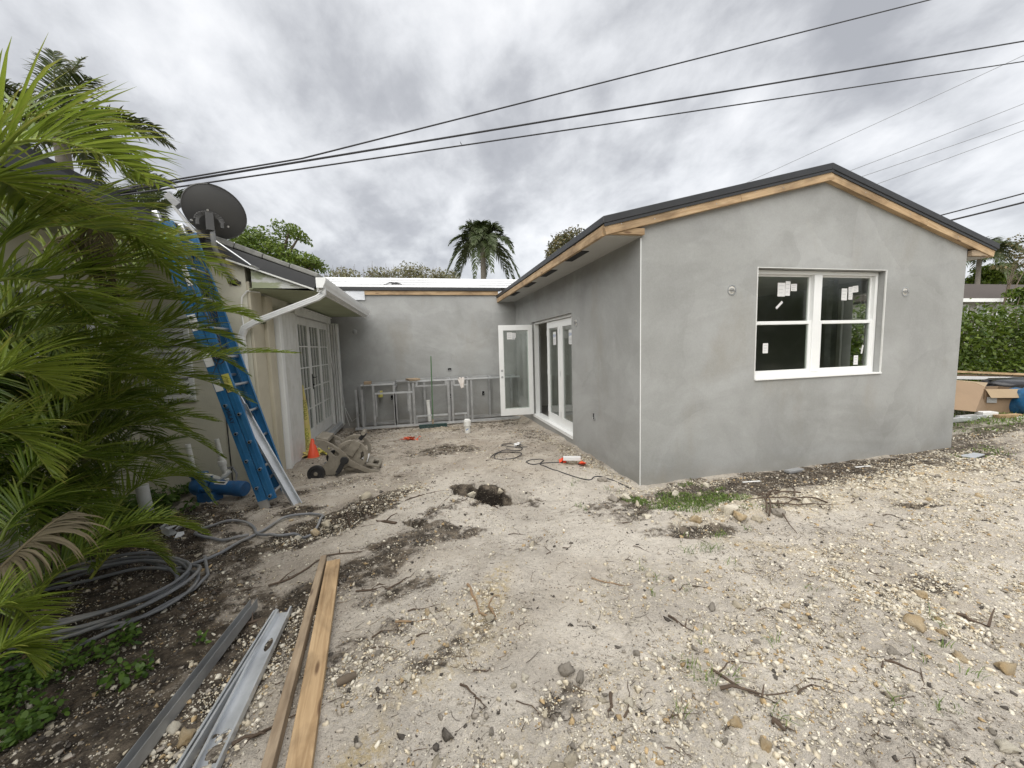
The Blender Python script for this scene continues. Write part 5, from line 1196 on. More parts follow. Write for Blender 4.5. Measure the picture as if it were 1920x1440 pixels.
# ------------------------------------------------------------------ debris heap and boxes beyond the gable corner
def carton(name, label, c, sx, sy, sz, rz, flaps, mat=M_CARD):
    t = thing(name, label, 'box', c, rz); z = c[2]; m = MB(); th_ = .006
    m.box(-sx/2, sx/2, -sy/2, -sy/2+th_, 0, sz); m.box(-sx/2, sx/2, sy/2-th_, sy/2, 0, sz); m.box(-sx/2, -sx/2+th_, -sy/2+th_, sy/2-th_, 0, sz); m.box(sx/2-th_, sx/2, -sy/2+th_, sy/2-th_, 0, sz); m.box(-sx/2+th_, sx/2-th_, -sy/2+th_, sy/2-th_, 0, th_)
    W_ = t.matrix_basis.copy(); m.build('walls', mat, t, M=W_)
    for side, ang, ln in flaps:
        f = MB()
        if side in 'fb':
            s_ = -1 if side == 'f' else 1; y = s_*sy/2; dy, dz = math.cos(ang)*ln*s_, math.sin(ang)*ln
            f.add([(-sx/2, y, sz), (sx/2, y, sz), (sx/2-.02, y+dy, sz+dz), (-sx/2+.02, y+dy, sz+dz)], [(0,1,2,3)])
        else:
            s_ = -1 if side == 'l' else 1; x = s_*sx/2; dx, dz = math.cos(ang)*ln*s_, math.sin(ang)*ln
            f.add([(x, -sy/2, sz), (x, sy/2, sz), (x+dx, sy/2-.02, sz+dz), (x+dx, -sy/2+.02, sz+dz)], [(0,1,2,3)])
        o = f.build('flap', M_CARDD, t, M=W_); s = o.modifiers.new('thickness', 'SOLIDIFY'); s.thickness = .006
    return t
pb2 = G(11.75, 5.55)
c2 = carton('cardboard_box', 'brown cardboard box with one open flap hanging over its front', pb2, .70, .55, .52, -.42, (('f', -1.0, .20),))
W_ = c2.matrix_basis.copy()
link('label_sheet', MB().box(-.33, -.16, -.303, -.301, .24, .36).mesh('label_sheet'), M_GALVD, c2, W_)
pb1 = G(11.15, 6.0)
cc = thing('cardboard_sheet', 'large crumpled flattened cardboard carton leaning beside the gable corner', 'cardboard', pb1)
w = MB(); A = [at(1788, 714, 5.7), at(1828, 718, 5.6), at(1847, 726, 5.5), at(1838, 752, 5.35), at(1829, 772, 5.2), at(1800, 769, 5.25), at(1770, 766, 5.4), at(1770, 716, 5.8)]
w.add(A, [(0,1,2,3,4,5,6,7)]); w.build('front_sheet', M_CARD, cc)
w = MB(); B = [A[2], at(1852, 738, 5.62), at(1855, 772, 5.45), A[4], A[3]]; w.add(B, [(0,1,2,3,4)]); w.build('side_sheet', M_CARD, cc)
w = MB(); w.add([A[0], A[1], A[2], at(1852, 718, 5.9), at(1790, 713, 6.1), at(1770, 714, 6.1), A[7]], [(0,1,2,3,4,5,6)]); w.build('top_sheet', M_CARDD, cc)
for o in cc.children: s = o.modifiers.new('thickness', 'SOLIDIFY'); s.thickness = .008
def far_board(label, u0, v0, u1, v1, Y, hgt, dep, mat): 
    a, b = at(u0, v0, Y), at(u1, v1, Y); d = b-a
    return tag(link('long_board', MB().box(-1.5, d.length+1.5, 0, dep, -hgt/2, hgt/2).mesh('long_board'), mat, None, frame(a, d), .004), label, 'board')
far_board('top pale board lying across the debris heap', 1802, 697, 1920, 702, 6.9, .055, .3, M_PINE2)
far_board('lower cream board lying across the debris heap', 1800, 708.5, 1920, 710, 6.8, .07, .3, M_PAPER)
far_board('brown middle board between two pale boards on the debris heap', 1800, 703.5, 1920, 705.5, 7.0, .04, .3, M_PINE3)
def blob(name, label, cat, c, r, mat, seed, amp=.25, sub=3, flat=0):
    bm = bmesh.new(); bmesh.ops.create_icosphere(bm, subdivisions=sub, radius=1); R_ = random.Random(seed); o1, o2 = R_.uniform(0, 50), R_.uniform(0, 50)
    for v in bm.verts:
        p = v.co.copy(); k = 1 + amp*(float(vnoise(p.x*1.3+p.z, p.y*1.3-p.z*.7, .55, o1, o2))*1.6 + .6*float(vnoise(p.x-p.y, p.z*1.4, .25, o2, o1)))
        v.co = Vector((p.x*r[0], p.y*r[1], p.z*r[2]))*k + Vector(c)
    me = bpy.data.meshes.new(name); bm.to_mesh(me); bm.free(); me.polygons.foreach_set('use_smooth', [True]*len(me.polygons))
    return tag(link(name, me, mat), label, cat)
blob('plastic_sheet', 'crumpled black plastic sheet draped over the cardboard box', 'plastic sheet', at(1905, 718, 6.2), (1.0, .45, .13), M_BLACKBAG, 4, .4)
blob('rubbish_bag', 'shiny blue rubbish bag beside the open cardboard box', 'bag', at(1921, 757, 5.15), (.24, .26, .33), M_BLUEBAG, 9, .3)
blob('white_bundle', 'small white bundle on the grass in front of the blue bag', 'bundle', at(1909, 785, 4.95), (.10, .09, .065), M_PAPER, 2, .3, 2)
block('white foam block lying in front of the cardboard box', 10.72, 11.0, 5.1, 5.25, float(gz(10.8,5.15)), float(gz(10.8,5.15))+.11, M_PAPER, 'foam_block', 'foam block', -.3)
block('short yellow wood offcut on the grass below the cardboard box', 10.85, 11.35, 4.95, 5.05, float(gz(11,5)), float(gz(11,5))+.06, M_PINE2, 'wood_block', 'wood block', -.15)
w = MB()
for k in range(5): p = at(1792+k*13, 788+(k%2)*3, 5.0); w.box(p.x-.25, p.x+.22, 4.95+.03*k, 5.02+.03*k, p.z-.02, p.z+.05+.02*(k%3))
loose('metal_scrap', 'flattened grey metal offcuts heaped before the cardboard sheet', 'scrap', w, M_GALV, False)

# ------------------------------------------------------------------ palms
def frond(name, mat, parent, P0, P1, P2, n=42, L=.40, wd=.026, droop=.5, vee=.6, vary=.5, tipc=.15, start=.12, seed=0, rach=.011, pinch=.35, seg=5):
    R_ = np.random.default_rng(seed); P0, P1, P2 = (np.array(p, float) for p in (P0, P1, P2)); C = 2*P1-.5*(P0+P2)
    B = lambda t: (1-t)[:, None]**2*P0 + (2*t*(1-t))[:, None]*C + t[:, None]**2*P2
    D = lambda t: (1-t)[:, None]*(C-P0) + t[:, None]*(P2-C)
    nrm = lambda v: v/np.maximum(np.linalg.norm(v, axis=1), 1e-6)[:, None]
    t = np.repeat(np.linspace(start, 1, n), 2) + R_.normal(0, .006, 2*n); t = np.clip(t, 0, 1); sd = np.tile([1., -1.], n)
    p = B(t); T = nrm(D(t)); S = nrm(np.cross(T, [0, 0, 1.])); U = np.cross(S, T)
    u = (t-start)/(1-start); Ln = L*(.30+.70*np.sin(PI*np.clip(.16+.80*u, 0, 1))**.8)*(1-pinch*u**3)*R_.uniform(.85, 1.1, 2*n)
    a = np.radians(60-20*u+R_.normal(0, 4, 2*n)); b = vee*R_.uniform(.6, 1.3, 2*n)
    d = nrm(T*np.cos(a)[:, None] + ((S*sd[:, None])*np.cos(b)[:, None] + U*np.sin(b)[:, None])*np.sin(a)[:, None])
    W0 = nrm(T - d*(T*d).sum(1)[:, None] + R_.normal(0, .25, (2*n, 3)))
    prof = np.interp(np.linspace(0, 1, seg+1), [0, .15, .45, .8, 1], [.45, .95, 1, .55, .04])
    V = []; A = []; TP = []; q = p.copy(); dr_ = droop*R_.uniform(.4, 1.6, 2*n)
    va = np.clip(vary + R_.normal(0, .16, 2*n), 0, 1); tipr = np.clip(R_.normal(tipc, .25, 2*n), 0, 1)
    for i in range(seg+1):
        w = W0*(wd*prof[i]/2)*(.8+.4*R_.random(2*n))[:, None] if i < seg else W0*wd*.02
        fo = nrm(np.cross(d, W0))*(np.linalg.norm(w, axis=1)*.45)[:, None]; fo *= np.sign(fo[:, 2:3]+1e-9)*-1
        V += [q-w, q+fo, q+w]; A += [va, np.clip(va+.18, 0, 1), va]; k = max(0, (i/seg-.55)/.45); TP += [tipr*k]*3
        d = nrm(d + np.array([0, 0, -1.])*(dr_*(i+1)/seg*.45)[:, None]); q = q + d*(Ln/seg)[:, None]
    m = 2*n; V = np.concatenate(V); A = np.concatenate(A); TP = np.concatenate(TP)
    F = np.concatenate([np.stack([np.arange(m)+(3*i+j)*m, np.arange(m)+(3*i+j+1)*m, np.arange(m)+(3*i+j+4)*m, np.arange(m)+(3*i+j+3)*m], 1) for i in range(seg) for j in (0, 1)])
    # rachis
    tt = np.linspace(0, 1, 14); c = B(tt); r = rach*(1-.75*tt); Tn = nrm(D(tt)); Sn = nrm(np.cross(Tn, [0, 0, 1.])); Un = np.cross(Sn, Tn); o = len(V); k = 5
    rv = np.concatenate([c + r[:, None]*(Sn*math.cos(2*PI*j/k)+Un*math.sin(2*PI*j/k)) for j in range(k)])
    rf = np.array([[o+j*14+i, o+j*14+i+1, o+((j+1) % k)*14+i+1, o+((j+1) % k)*14+i] for j in range(k) for i in range(13)])
    V = np.concatenate([V, rv]); F = np.concatenate([F, rf]); A = np.concatenate([A, np.full(len(rv), min(1, vary+.3))]); TP = np.concatenate([TP, np.full(len(rv), tipc*.5)])
    return link(name, np_mesh(name, V, F, mat, False, {'vary': A, 'tip': TP}), None, parent)
areca = thing('areca_palm', 'large green areca palm clump crowding the left edge in front of the wall', 'palm', G(-2.95, 2.9))
HERO = [  # (u, v, depth) for base, middle, tip; leaflet length, width, vary, tip browning
    ((95,715,3.0),(330,592,3.25),(484,602,3.5), .34,.024,.62,.12), ((130,860,2.9),(300,696,3.15),(552,662,3.6), .36,.024,.62,.1), ((60,990,2.8),(215,806,3.0),(404,790,3.4), .34,.022,.35,.12),
    ((0,575,2.5),(140,512,2.7),(345,560,3.1), .36,.025,.45,.15), ((-80,375,1.9),(70,262,2.0),(295,345,2.5), .46,.036,.72,.25), ((60,440,2.4),(190,398,2.7),(335,530,3.1), .36,.026,.55,.2),
    ((150,540,2.9),(300,462,3.2),(435,530,3.7), .32,.026,.62,.95), ((180,1030,2.9),(270,905,3.1),(402,905,3.4), .30,.020,.55,.1), ((60,1130,2.3),(230,990,2.5),(385,1002,2.8), .28,.019,.5,.15),
    ((20,1190,2.0),(140,1048,2.2),(295,1030,2.5), .28,.02,.35,.1), ((-90,1240,1.7),(10,1135,1.75),(80,1205,1.9), .20,.016,.6,.1), ((-80,1340,1.6),(10,1215,1.7),(72,1262,1.75), .2,.016,.6,.1),
    ((-80,770,1.9),(20,694,2.0),(118,740,2.2), .30,.022,.7,.15), ((-90,910,1.9),(0,806,2.0),(100,895,2.1), .28,.02,.6,.2), ((-30,490,2.0),(80,425,2.2),(220,440,2.5), .36,.03,.4,.2),
    ((100,655,2.7),(230,566,3.0),(405,575,3.35), .34,.024,.4,.1), ((0,655,2.3),(150,606,2.5),(305,655,2.9), .32,.022,.3,.1), ((60,795,2.5),(180,698,2.7),(335,735,3.1), .34,.022,.35,.1), ((30,915,2.4),(150,856,2.6),(305,915,3.0), .3,.02,.25,.1),
    ((0,1015,2.2),(100,938,2.4),(245,1000,2.7), .28,.02,.25,.1), ((-110,430,1.8),(-20,336,1.9),(70,400,2.1), .4,.032,.6,.2), ((-70,570,2.0),(60,524,2.1),(190,610,2.4), .34,.026,.3,.1),
    ((110,790,2.9),(290,700,3.2),(470,752,3.6), .32,.022,.5,.2), ((-40,300,2.2),(60,215,2.4),(235,250,2.8), .36,.028,.4,.3), ((170,1085,2.8),(250,1020,2.9),(330,1075,3.0), .22,.016,.4,.5), ((120,640,3.0),(250,520,3.3),(330,430,3.6), .32,.024,.5,.2),
    ((140,705,3.0),(300,616,3.3),(452,645,3.6), .34,.024,.6,.15), ((120,765,3.0),(290,648,3.3),(462,700,3.6), .34,.024,.5,.15), ((100,565,2.8),(260,488,3.1),(412,570,3.5), .34,.025,.6,.3), ((90,905,2.9),(250,796,3.2),(415,855,3.5), .32,.022,.4,.15),
    ((60,505,2.6),(210,446,2.9),(345,492,3.3), .34,.026,.65,.25), ((0,705,2.4),(150,648,2.7),(305,728,3.0), .32,.024,.5,.15), ((40,855,2.6),(190,766,2.9),(352,808,3.2), .32,.022,.35,.15), ((0,305,2.3),(120,256,2.5),(262,340,2.8), .32,.024,.6,.3), ((-40,625,2.1),(100,566,2.3),(252,612,2.7), .32,.024,.6,.2), ((150,960,2.9),(280,850,3.2),(400,940,3.4), .28,.02,.4,.2)]
for i, (a, b, c, L_, wd, va, tp) in enumerate(HERO):
    frond('frond', M_AREC, areca, at(*a), at(*b), at(*c), 34 if i in (4, 21, 23) else 72, L_*1.08, wd*.48, .36, .5, va, tp, .06, 100+i, .009, .6)
R2 = random.Random(5)
STEMS = [(-3.0,2.9), (-2.75,3.2), (-3.1,3.35), (-2.85,2.55), (-3.15,2.3), (-2.6,2.9), (-3.05,3.75), (-2.95,1.9), (-2.7,3.55)]
for i, (x, y) in enumerate(STEMS):
    h = R2.uniform(.8, 1.5); b = G(x, y); tx, ty = x+R2.uniform(-.1,.25), y+R2.uniform(-.25,.25); top = Vector((tx, ty, h))
    MB().tube([b-Vector((0,0,.05)), b.lerp(top, .35)+Vector((.03,0,0)), b.lerp(top, .7), top], [.034, .030, .026, .020], 8).build('stem', M_CANE, areca, True)
    for k in range(6):
        an = R2.uniform(-1.2, 1.5); ln = R2.uniform(.7, 1.15); dv = Vector((math.cos(an)*.8, math.sin(an), 0)); e = top+dv*ln*.45+Vector((0,0,R2.uniform(.3,.55))); f = top+dv*ln+Vector((0,0,R2.uniform(-.1,.45)))
        if f.y < 1.7: f.y = 1.7
        f.x = min(f.x, -2.2); e.x = min(e.x, -2.35); f.x = max(f.x, -3.3)
        low = Vector((0,0,0)) if k < 3 else Vector((0,0,-R2.uniform(.3,.75)))
        frond('frond', M_AREC, areca, top+low, e+low*.9, f+low*.8, 54, .36, .0118, .38, .5, R2.uniform(.05,.4), .1, .08, 300+i*7+k, .008, .7, seg=4)
for i, (a, b, c) in enumerate((((40,345,2.5),(140,352,2.62),(198,490,2.75)), ((-20,1090,2.0),(60,1010,2.05),(130,960,2.2)), ((80,470,2.7),(160,450,2.8),(215,560,2.9)))):
    o = frond('dry_frond', M_DRYFROND, areca, at(*a), at(*b), at(*c), 40, .26, .014, 1.6, -.2, .5, .5, .1, 500+i, .010)
def big_palm(name, label, base, crown, fr, trunk_r, L_, wd, mat, droop, seed, n=44, vary=.4, shaft=None, group=None, spear=True, tipc=.2):
    t = thing(name, label, 'palm tree', base, group=group); base, crown = Vector(base), Vector(crown); R_ = random.Random(seed)
    m = base.lerp(crown, .5)+Vector((R_.uniform(-.1,.1),0,0))
    MB().tube([base-Vector((0,0,.2)), m, crown], [trunk_r*1.25, trunk_r, trunk_r*.85], 14).build('trunk', M_PALMTRUNK, t, True)
    if shaft: MB().tube([crown-Vector((0,0,shaft)), crown-Vector((0,0,shaft*.5)), crown+Vector((0,0,.1))], [trunk_r*.95, trunk_r*.8, trunk_r*.45], 12).build('crownshaft', M_CANE, t, True)
    for i, (az, el, ln, sag) in enumerate(fr):
        dv = Vector((math.cos(az), math.sin(az), 0)); d = dv*math.cos(el)+Vector((0,0,math.sin(el)))
        P1 = crown+d*ln*.52+Vector((0,0,-sag*.10)); P2 = crown+d*ln*.9+dv*ln*.08+Vector((0,0,-sag))
        frond('frond', mat, t, crown, P1, P2, n, L_, wd, droop, .45, vary, tipc, .10, seed*100+i, .028*ln/2.2, seg=4)
    return t
def fan(n, R_, ln, els, sag):
    return [(2*PI*i/n+R_.uniform(-.2,.2), R_.choice(els)+R_.uniform(-.1,.1), ln*R_.uniform(.85,1.1), sag*R_.uniform(.7,1.2)) for i in range(n)]
R3 = random.Random(21)
c = at(905, 458, 26)
big_palm('royal_palm', 'tall royal palm with drooping fronds standing beyond the white roof', (c.x, 26, 0), c, fan(9, R3, 2.4, (.35, .5), 1.4)+fan(9, R3, 2.5, (-.1, .1), 2.3)+fan(7, R3, 2.3, (.75, .95), .9)+[(.3, 1.1, 2.1, .3), (2.6, 1.15, 2.1, .3), (1.5, 1.3, 1.9, .1), (4.5, 1.1, 1.8, .3)], .19, .85, .075, M_ROYAL, .9, 3, 56, .35, .9)
c = at(112, 245, 16)
big_palm('coconut_palm', 'dark ragged palm rising behind the left roof', (c.x, 16, 0), c, fan(10, R3, 3.0, (.25, .45), 1.1)+fan(7, R3, 2.8, (-.2, 0), 1.5)+[(1.2, 1.35, 3.2, .05), (2.0, 1.45, 3.0, .0), (.2, .5, 3.2, 1.0), (-.2, .3, 3.1, 1.2), (-.6, .7, 3.0, .8)], .22, .72, .065, M_COCO, .8, 5, 44, .3, None, tipc=.5)
c = at(284, 405, 15)
big_palm('young_palm', 'small palm crown peeping over the dark eave beside the dish', (c.x, 15, 0), c, fan(9, R3, 1.9, (.5, .8), .5)+[(1.7, 1.2, 2.0, .1), (2.6, 1.1, 2.0, .1), (.6, .9, 1.9, .3)], .16, .5, .045, M_ROYAL, .6, 8, 40, .55, None, tipc=.2)
c = at(1838, 470, 28)
big_palm('cabbage_palm', 'shaggy palm behind the right end of the gable roof', (c.x, 28, 0), c, fan(12, R3, 3.0, (.4, .7), 1.6)+fan(10, R3, 3.2, (-.3, .1), 2.3), .2, 1.2, .10, M_ROYAL, .8, 9, 34, .6, None, tipc=.3)

# ------------------------------------------------------------------ leafy trees, shrubs, hedge
def leaves(name, mat, parent, blobs, n, size, seed, up=.5, shell=.55, aspect=.5, nv=0., attr_up=True):
    R_ = np.random.default_rng(seed); vol = np.array([b[1][0]*b[1][1]*b[1][2] for b in blobs])**.75; k = R_.choice(len(blobs), n, p=vol/vol.sum())
    c = np.array([b[0] for b in blobs], float)[k]; r = np.array([b[1] for b in blobs], float)[k]
    d = R_.normal(0, 1, (n, 3)); d /= np.linalg.norm(d, axis=1)[:, None]; q = R_.random(n)**(1/3.); q = shell + (1-shell)*q if shell < 1 else q
    q = np.where(R_.random(n) < .25, R_.random(n), q); lump = 1+.35*fbm(c[:,0]+d[:,0]*2+d[:,2], c[:,1]+d[:,1]*2-d[:,2]*1.3, .7, 3, seed, 2)*2
    p = c + d*r*(q*lump)[:, None]
    nr = R_.normal(0, 1, (n, 3)) + d*.6; nr[:, 2] += up*2; nr /= np.linalg.norm(nr, axis=1)[:, None]
    a = np.cross(nr, R_.normal(0, 1, (n, 3))); a /= np.maximum(np.linalg.norm(a, axis=1), 1e-5)[:, None]; b = np.cross(nr, a); s = size*R_.uniform(.6, 1.35, n)[:, None]
    V = np.stack([p-a*s, p+b*s*aspect-a*s*.1+nr*s*.12, p+a*s, p-b*s*aspect-a*s*.1+nr*s*.12], 1).reshape(-1, 3)
    va = np.clip(R_.normal(.42, .2, n) + nv, 0, 1)
    return link(name, np_mesh(name, V, np.arange(4*n).reshape(-1, 4), mat, False, {'vary': np.repeat(va, 4)}), None, parent)
def limbs(parent, base, tips, r, mat=M_BARK, name='trunk', fork=.45):
    m = MB(); base = Vector(base); c = sum((Vector(t) for t in tips), Vector())/len(tips); f = base.lerp(Vector((base.x*.6+c.x*.4, base.y*.6+c.y*.4, c.z)), fork)
    m.tube([base-Vector((0,0,.2)), base.lerp(f, .5)+Vector((r*.4,0,0)), f], [r*1.2, r, r*.8], 10)
    for i, t in enumerate(tips):
        t = Vector(t); mid = f.lerp(t, .55)+Vector((rnd.uniform(-.1,.1), rnd.uniform(-.1,.1), .12))*((t-f).length*.4); m.tube([f, mid, t], [r*.6, r*.32, r*.1], 6)
        for k in range(2):
            e = mid+Vector((rnd.uniform(-1,1), rnd.uniform(-1,1), rnd.uniform(.1,1)))*((t-f).length*.3); m.tube([mid, mid.lerp(e, .5)+Vector((0,0,.05)), e], [r*.25, r*.15, r*.05], 5)
    return m.build(name, mat, parent, True)
def tree(name, label, base, blobs, n, size, mat, r, seed, cat='tree', **k):
    t = thing(name, label, cat, base); limbs(t, base, [b[0] for b in blobs], r); leaves('crown', mat, t, blobs, n, size, seed, **k); return t
def pxb(L_, Y, dep=1.2):
    out = []
    for u, v, ru, rv in L_: p = at(u, v, Y+rnd.uniform(-.5,.5)); s = Y/F_PX*1.05; out.append((tuple(p), (ru*s, dep, rv*s)))
    return out
tree('shade_tree', 'spreading bright green tree behind the satellite dish', (-6.0, 16, 0), pxb([(450,478,44,16),(500,452,34,11),(542,434,20,7),(490,480,56,13),(555,486,34,9),(590,494,16,6),(430,505,50,24),(410,450,34,14),(520,502,56,13),(468,438,22,7),(562,442,11,6),(575,497,26,7),(520,470,26,8),(455,455,20,8)], 16, 1.1), 15000, .058, M_BROAD, .28, 31)
for i, (u, v, ru, rv, lab) in enumerate(((648,514,26,10,'straggly dry shrub top beyond the left end of the white roof'), (712,512,24,9,'straggly dry shrub top beyond the white roof, left of two leafier ones'), (770,508,30,13,'leafier brown shrub top beyond the middle of the white roof'), (828,516,26,10,'low brown shrub top just left of the royal palm'))):
    B_ = pxb([(u, v, ru, rv), (u-ru*.5, v+8, ru*.7, rv), (u+ru*.5, v+8, ru*.7, rv)], 24, .8); t = thing('dry_shrub', lab, 'shrub', (B_[0][0][0], 24, 0), group='shrubs beyond the white roof')
    limbs(t, (B_[0][0][0], 24, 0), [b[0] for b in B_], .08); leaves('crown', M_DUSTY, t, B_, 650 if i in (0,1) else 1100, .075, 40+i, shell=.2, up=.1)
    m = MB()
    for k in range(34):
        b = Vector(B_[k % 3][0])+Vector((rnd.uniform(-.7,.7), rnd.uniform(-.5,.5), -.3)); m.tube([b, b+Vector((rnd.uniform(-.1,.1),0,rnd.uniform(.3,.9)))], [.016, .006], 4)
    m.build('twigs', M_DISHARM if False else M_BARK, t)
tree('brown_tree', 'round olive-brown tree top behind the left slope of the gable roof', (10.0, 26, 0), pxb([(1055,462,26,24),(1075,450,26,20),(1040,480,18,22),(1065,490,40,25)], 26, 1.2), 5200, .10, M_MIXED, .2, 51)
tree('garden_tree', 'bright green bushy tree rising behind the brown roof at the right', (58, 29, 0), pxb([(1862,508,30,16),(1890,520,26,14),(1845,525,25,14),(1905,527,25,12)], 29, 1.6), 5200, .17, M_BROAD, .2, 52)
tree('sparse_tree', 'thin nearly bare tree with few dark leaves at the right edge', (36, 17, 0), pxb([(1905,478,22,16),(1925,450,20,20),(1890,500,16,10),(1930,490,24,20)], 17, .8), 420, .10, M_MIXED, .09, 53, shell=.3)
hd = thing('hedge', 'dense clipped bright green hedge behind the debris heap', 'hedge', (20, 9, 0)); B_ = []
R4 = random.Random(3)
for k in range(46):
    x = 11.2+19*(k/45)+R4.uniform(-.2,.2); B_.append(((x, 8.7+R4.uniform(-.1,.1), 1.55+R4.uniform(-.1,.15)), (.85, .62, 1.0))); B_.append(((x+.2, 8.65, .62), (.8, .6, .75)))
leaves('foliage', M_HEDGE, hd, B_, 42000, .068, 61, up=.35, shell=.62)
m = MB()
for k in range(60): x = 11.2+.31*k; m.tube([(x, 8.75, -.1), (x+R4.uniform(-.2,.2), 8.7, .9), (x+R4.uniform(-.3,.3), 8.65+R4.uniform(-.3,.3), 2.1)], [.03, .022, .008], 5)
m.build('stems', M_BARK, hd)
bt = thing('tree_row', 'dark green trees reflected in the panes of the large window', 'trees', (6, -9, 0)); B_ = []
for k in range(16): B_.append(((-6+k*2.0, -9.5+R4.uniform(-.6,.6), R4.uniform(2.2, 4.2)), (1.6, 1.2, R4.uniform(1.8, 2.6)))); B_.append(((-6+k*2.0, -9.2, 1.0), (1.5, 1.0, 1.1)))
leaves('crown', M_BROAD, bt, B_, 42000, .13, 66, shell=.3); m = MB()
for k in range(16): m.tube([(-6+k*2.0, -9.5, -.1), (-6+k*2.0+R4.uniform(-.3,.3), -9.5, 2.5)], [.14, .08], 6)
m.build('trunk', M_BARK, bt)
lb = thing('garden_bush', 'small dark bush with reddish leaves before the neighbouring house', 'bush', (25.5, 11.5, 0)); B_ = pxb([(1915,548,14,13),(1925,560,20,16)], 11.5, .5); leaves('crown', M_BROAD, lb, B_, 900, .08, 71); limbs(lb, (25.5, 11.5, 0), [b[0] for b in B_], .05)
nb = thing('neighbour_house', 'low neighbouring house with brown shingle roof and white fascia behind the hedge', 'house', (38, 18, 0))
w = MB(); w.box(27, 50, 18, 26, 0, 3.75); w.build('wall', M_HOUSEWALL, nb)
w = MB(); w.plate([[(17.3, 3.86), (22, 5.65), (26.7, 3.86)]], lambda a, b: (26.4, a, b), (24.2, 0, 0)); w.build('roof', M_BROWNROOF, nb)
w = MB(); w.box(26.3, 50.7, 17.2, 17.29, 3.68, 3.90); w.build('fascia', M_WHITE, nb)
for k in range(9):
    w = MB(); x = 28.2+k*1.9; w.box(x, x+.14, 17.93, 17.995, 2.6, 3.6); w.box(x+1.0, x+1.14, 17.93, 17.995, 2.6, 3.6); w.box(x+.14, x+1.0, 17.93, 17.995, 3.5, 3.6); w.box(x+.14, x+1.0, 17.93, 17.995, 2.6, 2.7); o = w.build('window_frame', M_WHITE, nb)
    w = MB(); w.box(x+.14, x+1.0, 17.97, 17.98, 2.7, 3.5); w.build('pane', M_GLASS, o)

# ------------------------------------------------------------------ overhead lines and the bird
def rayv(u, v, t):
    d = (_fwd + _right*((u-960)/F_PX) - _up*((v-720)/F_PX)).normalized(); return Vector((0,0,CAM_H))+d*t
def line(name, label, A, B, r, sag, over=0., mat=M_WIRE, cat='cable', n=24, group=None):
    A, B = Vector(A), Vector(B); B = A+(B-A)*(1+over); pts = [A.lerp(B, k/n)-Vector((0,0,4*sag*(k/n)*(1-k/n))) for k in range(n+1)]
    return tag(MB().tube(pts, r, 6).build(name, mat, None, True), label, cat, group)
anch = rayv(236, 357, 6.3)
line('overhead_cable', 'thick twisted black cable, middle of the three crossing above the yard', anch, rayv(1920, 75, 13), .0115, .02, .6)
mpt = anch.lerp(rayv(1920, 75, 13), .13)+Vector((0,-.01,.022)); e_ = rayv(1750, -2, 11.5); e_ = mpt+(e_-mpt)*1.7
tag(MB().tube([anch+Vector((0,-.01,.02)), anch.lerp(mpt, .5)+Vector((0,-.012,.008)), mpt]+[mpt.lerp(e_, k/16) for k in range(1, 17)], .009, 6).build('overhead_cable', M_WIRE, None, True), 'uppermost black cable, branching off the middle one and leaving at the top', 'cable')
line('overhead_cable', 'lowest of the three black cables, passing in front of the dish', rayv(214, 368, 6.2), rayv(1920, 112, 13), .0085, .03, .6)
w = MB(); w.lathe([(.0,-.1),(.03,-.09),(.035,.0),(.03,.09),(.0,.1)], anch, (1,.2,.3), 8); w.tube([anch, (-3.2, 5.6, 3.05)], .012, 6); loose('cable_anchor', 'dark clamp tying the cables to the left roof', 'clamp', w, M_WIRE)
for i, (a, b, r, lab) in enumerate((((1413,334),(1922,98),.010,'faint grey line, leftmost of the four thin ones over the gable'), ((1598,316),(1922,189),.011,'thin grey line rising right from the gable ridge, upper of three parallel'), ((1623,326),(1922,221),.011,'thin grey line right of the ridge, middle of three parallel'), ((1648,341),(1922,239),.011,'thin grey line right of the ridge, lowest of three parallel'))):
    line('overhead_line', lab, rayv(*a, 24)-(rayv(*b, 30)-rayv(*a, 24))*.5, rayv(*b, 30), r, .1, .8, M_WIREGREY)
line('overhead_cable', 'short black cable above the right eave, upper of two', rayv(1765, 402, 22)-(rayv(1922,359,22)-rayv(1765,402,22))*.6, rayv(1922, 359, 22), .022, .05, 1.2)
line('overhead_cable', 'short black cable above the right eave, lower and thicker of two', rayv(1785, 411, 22)-(rayv(1922,376,22)-rayv(1785,411,22))*.6, rayv(1922, 376, 22), .03, .05, 1.2)
bc = rayv(864, 269, 40); bd = thing('bird', 'tiny dark bird gliding below the cables', 'bird', bc); w = MB(); q = 40/F_PX*.36
def bo(x, y, z=0): return bc + _right*(x*q) - Vector((0,0,1))*(y*q) + Vector((0,1,0))*(z*q)
w.lathe([(.0,-3),(.5,-2.2),(.9,0),(.6,2),(.0,4)], (0,0,0), (1,0,.1), 8); w.v = [tuple(bc+Vector(v)*q) for v in w.v]; w.build('body', M_BLACKPL, bd, True)
w = MB(); P = [bo(-1,-.3), bo(1.2,-.4), bo(-.6,-4.5,-1), bo(-4.2,-9.5,-2), bo(-3.0,-5,-1)]; w.add(P, [(0,1,2,4),(4,2,3)]); P = [bo(-.6,.2), bo(1.4,.0), bo(5.5,.6,5), bo(7.5,2.0,8), bo(3.5,1.5,5)]; w.add(P, [(0,1,2,4),(4,2,3)]); o = w.build('wings', M_BLACKPL, bd); s = o.modifiers.new('thickness', 'SOLIDIFY'); s.thickness = .02

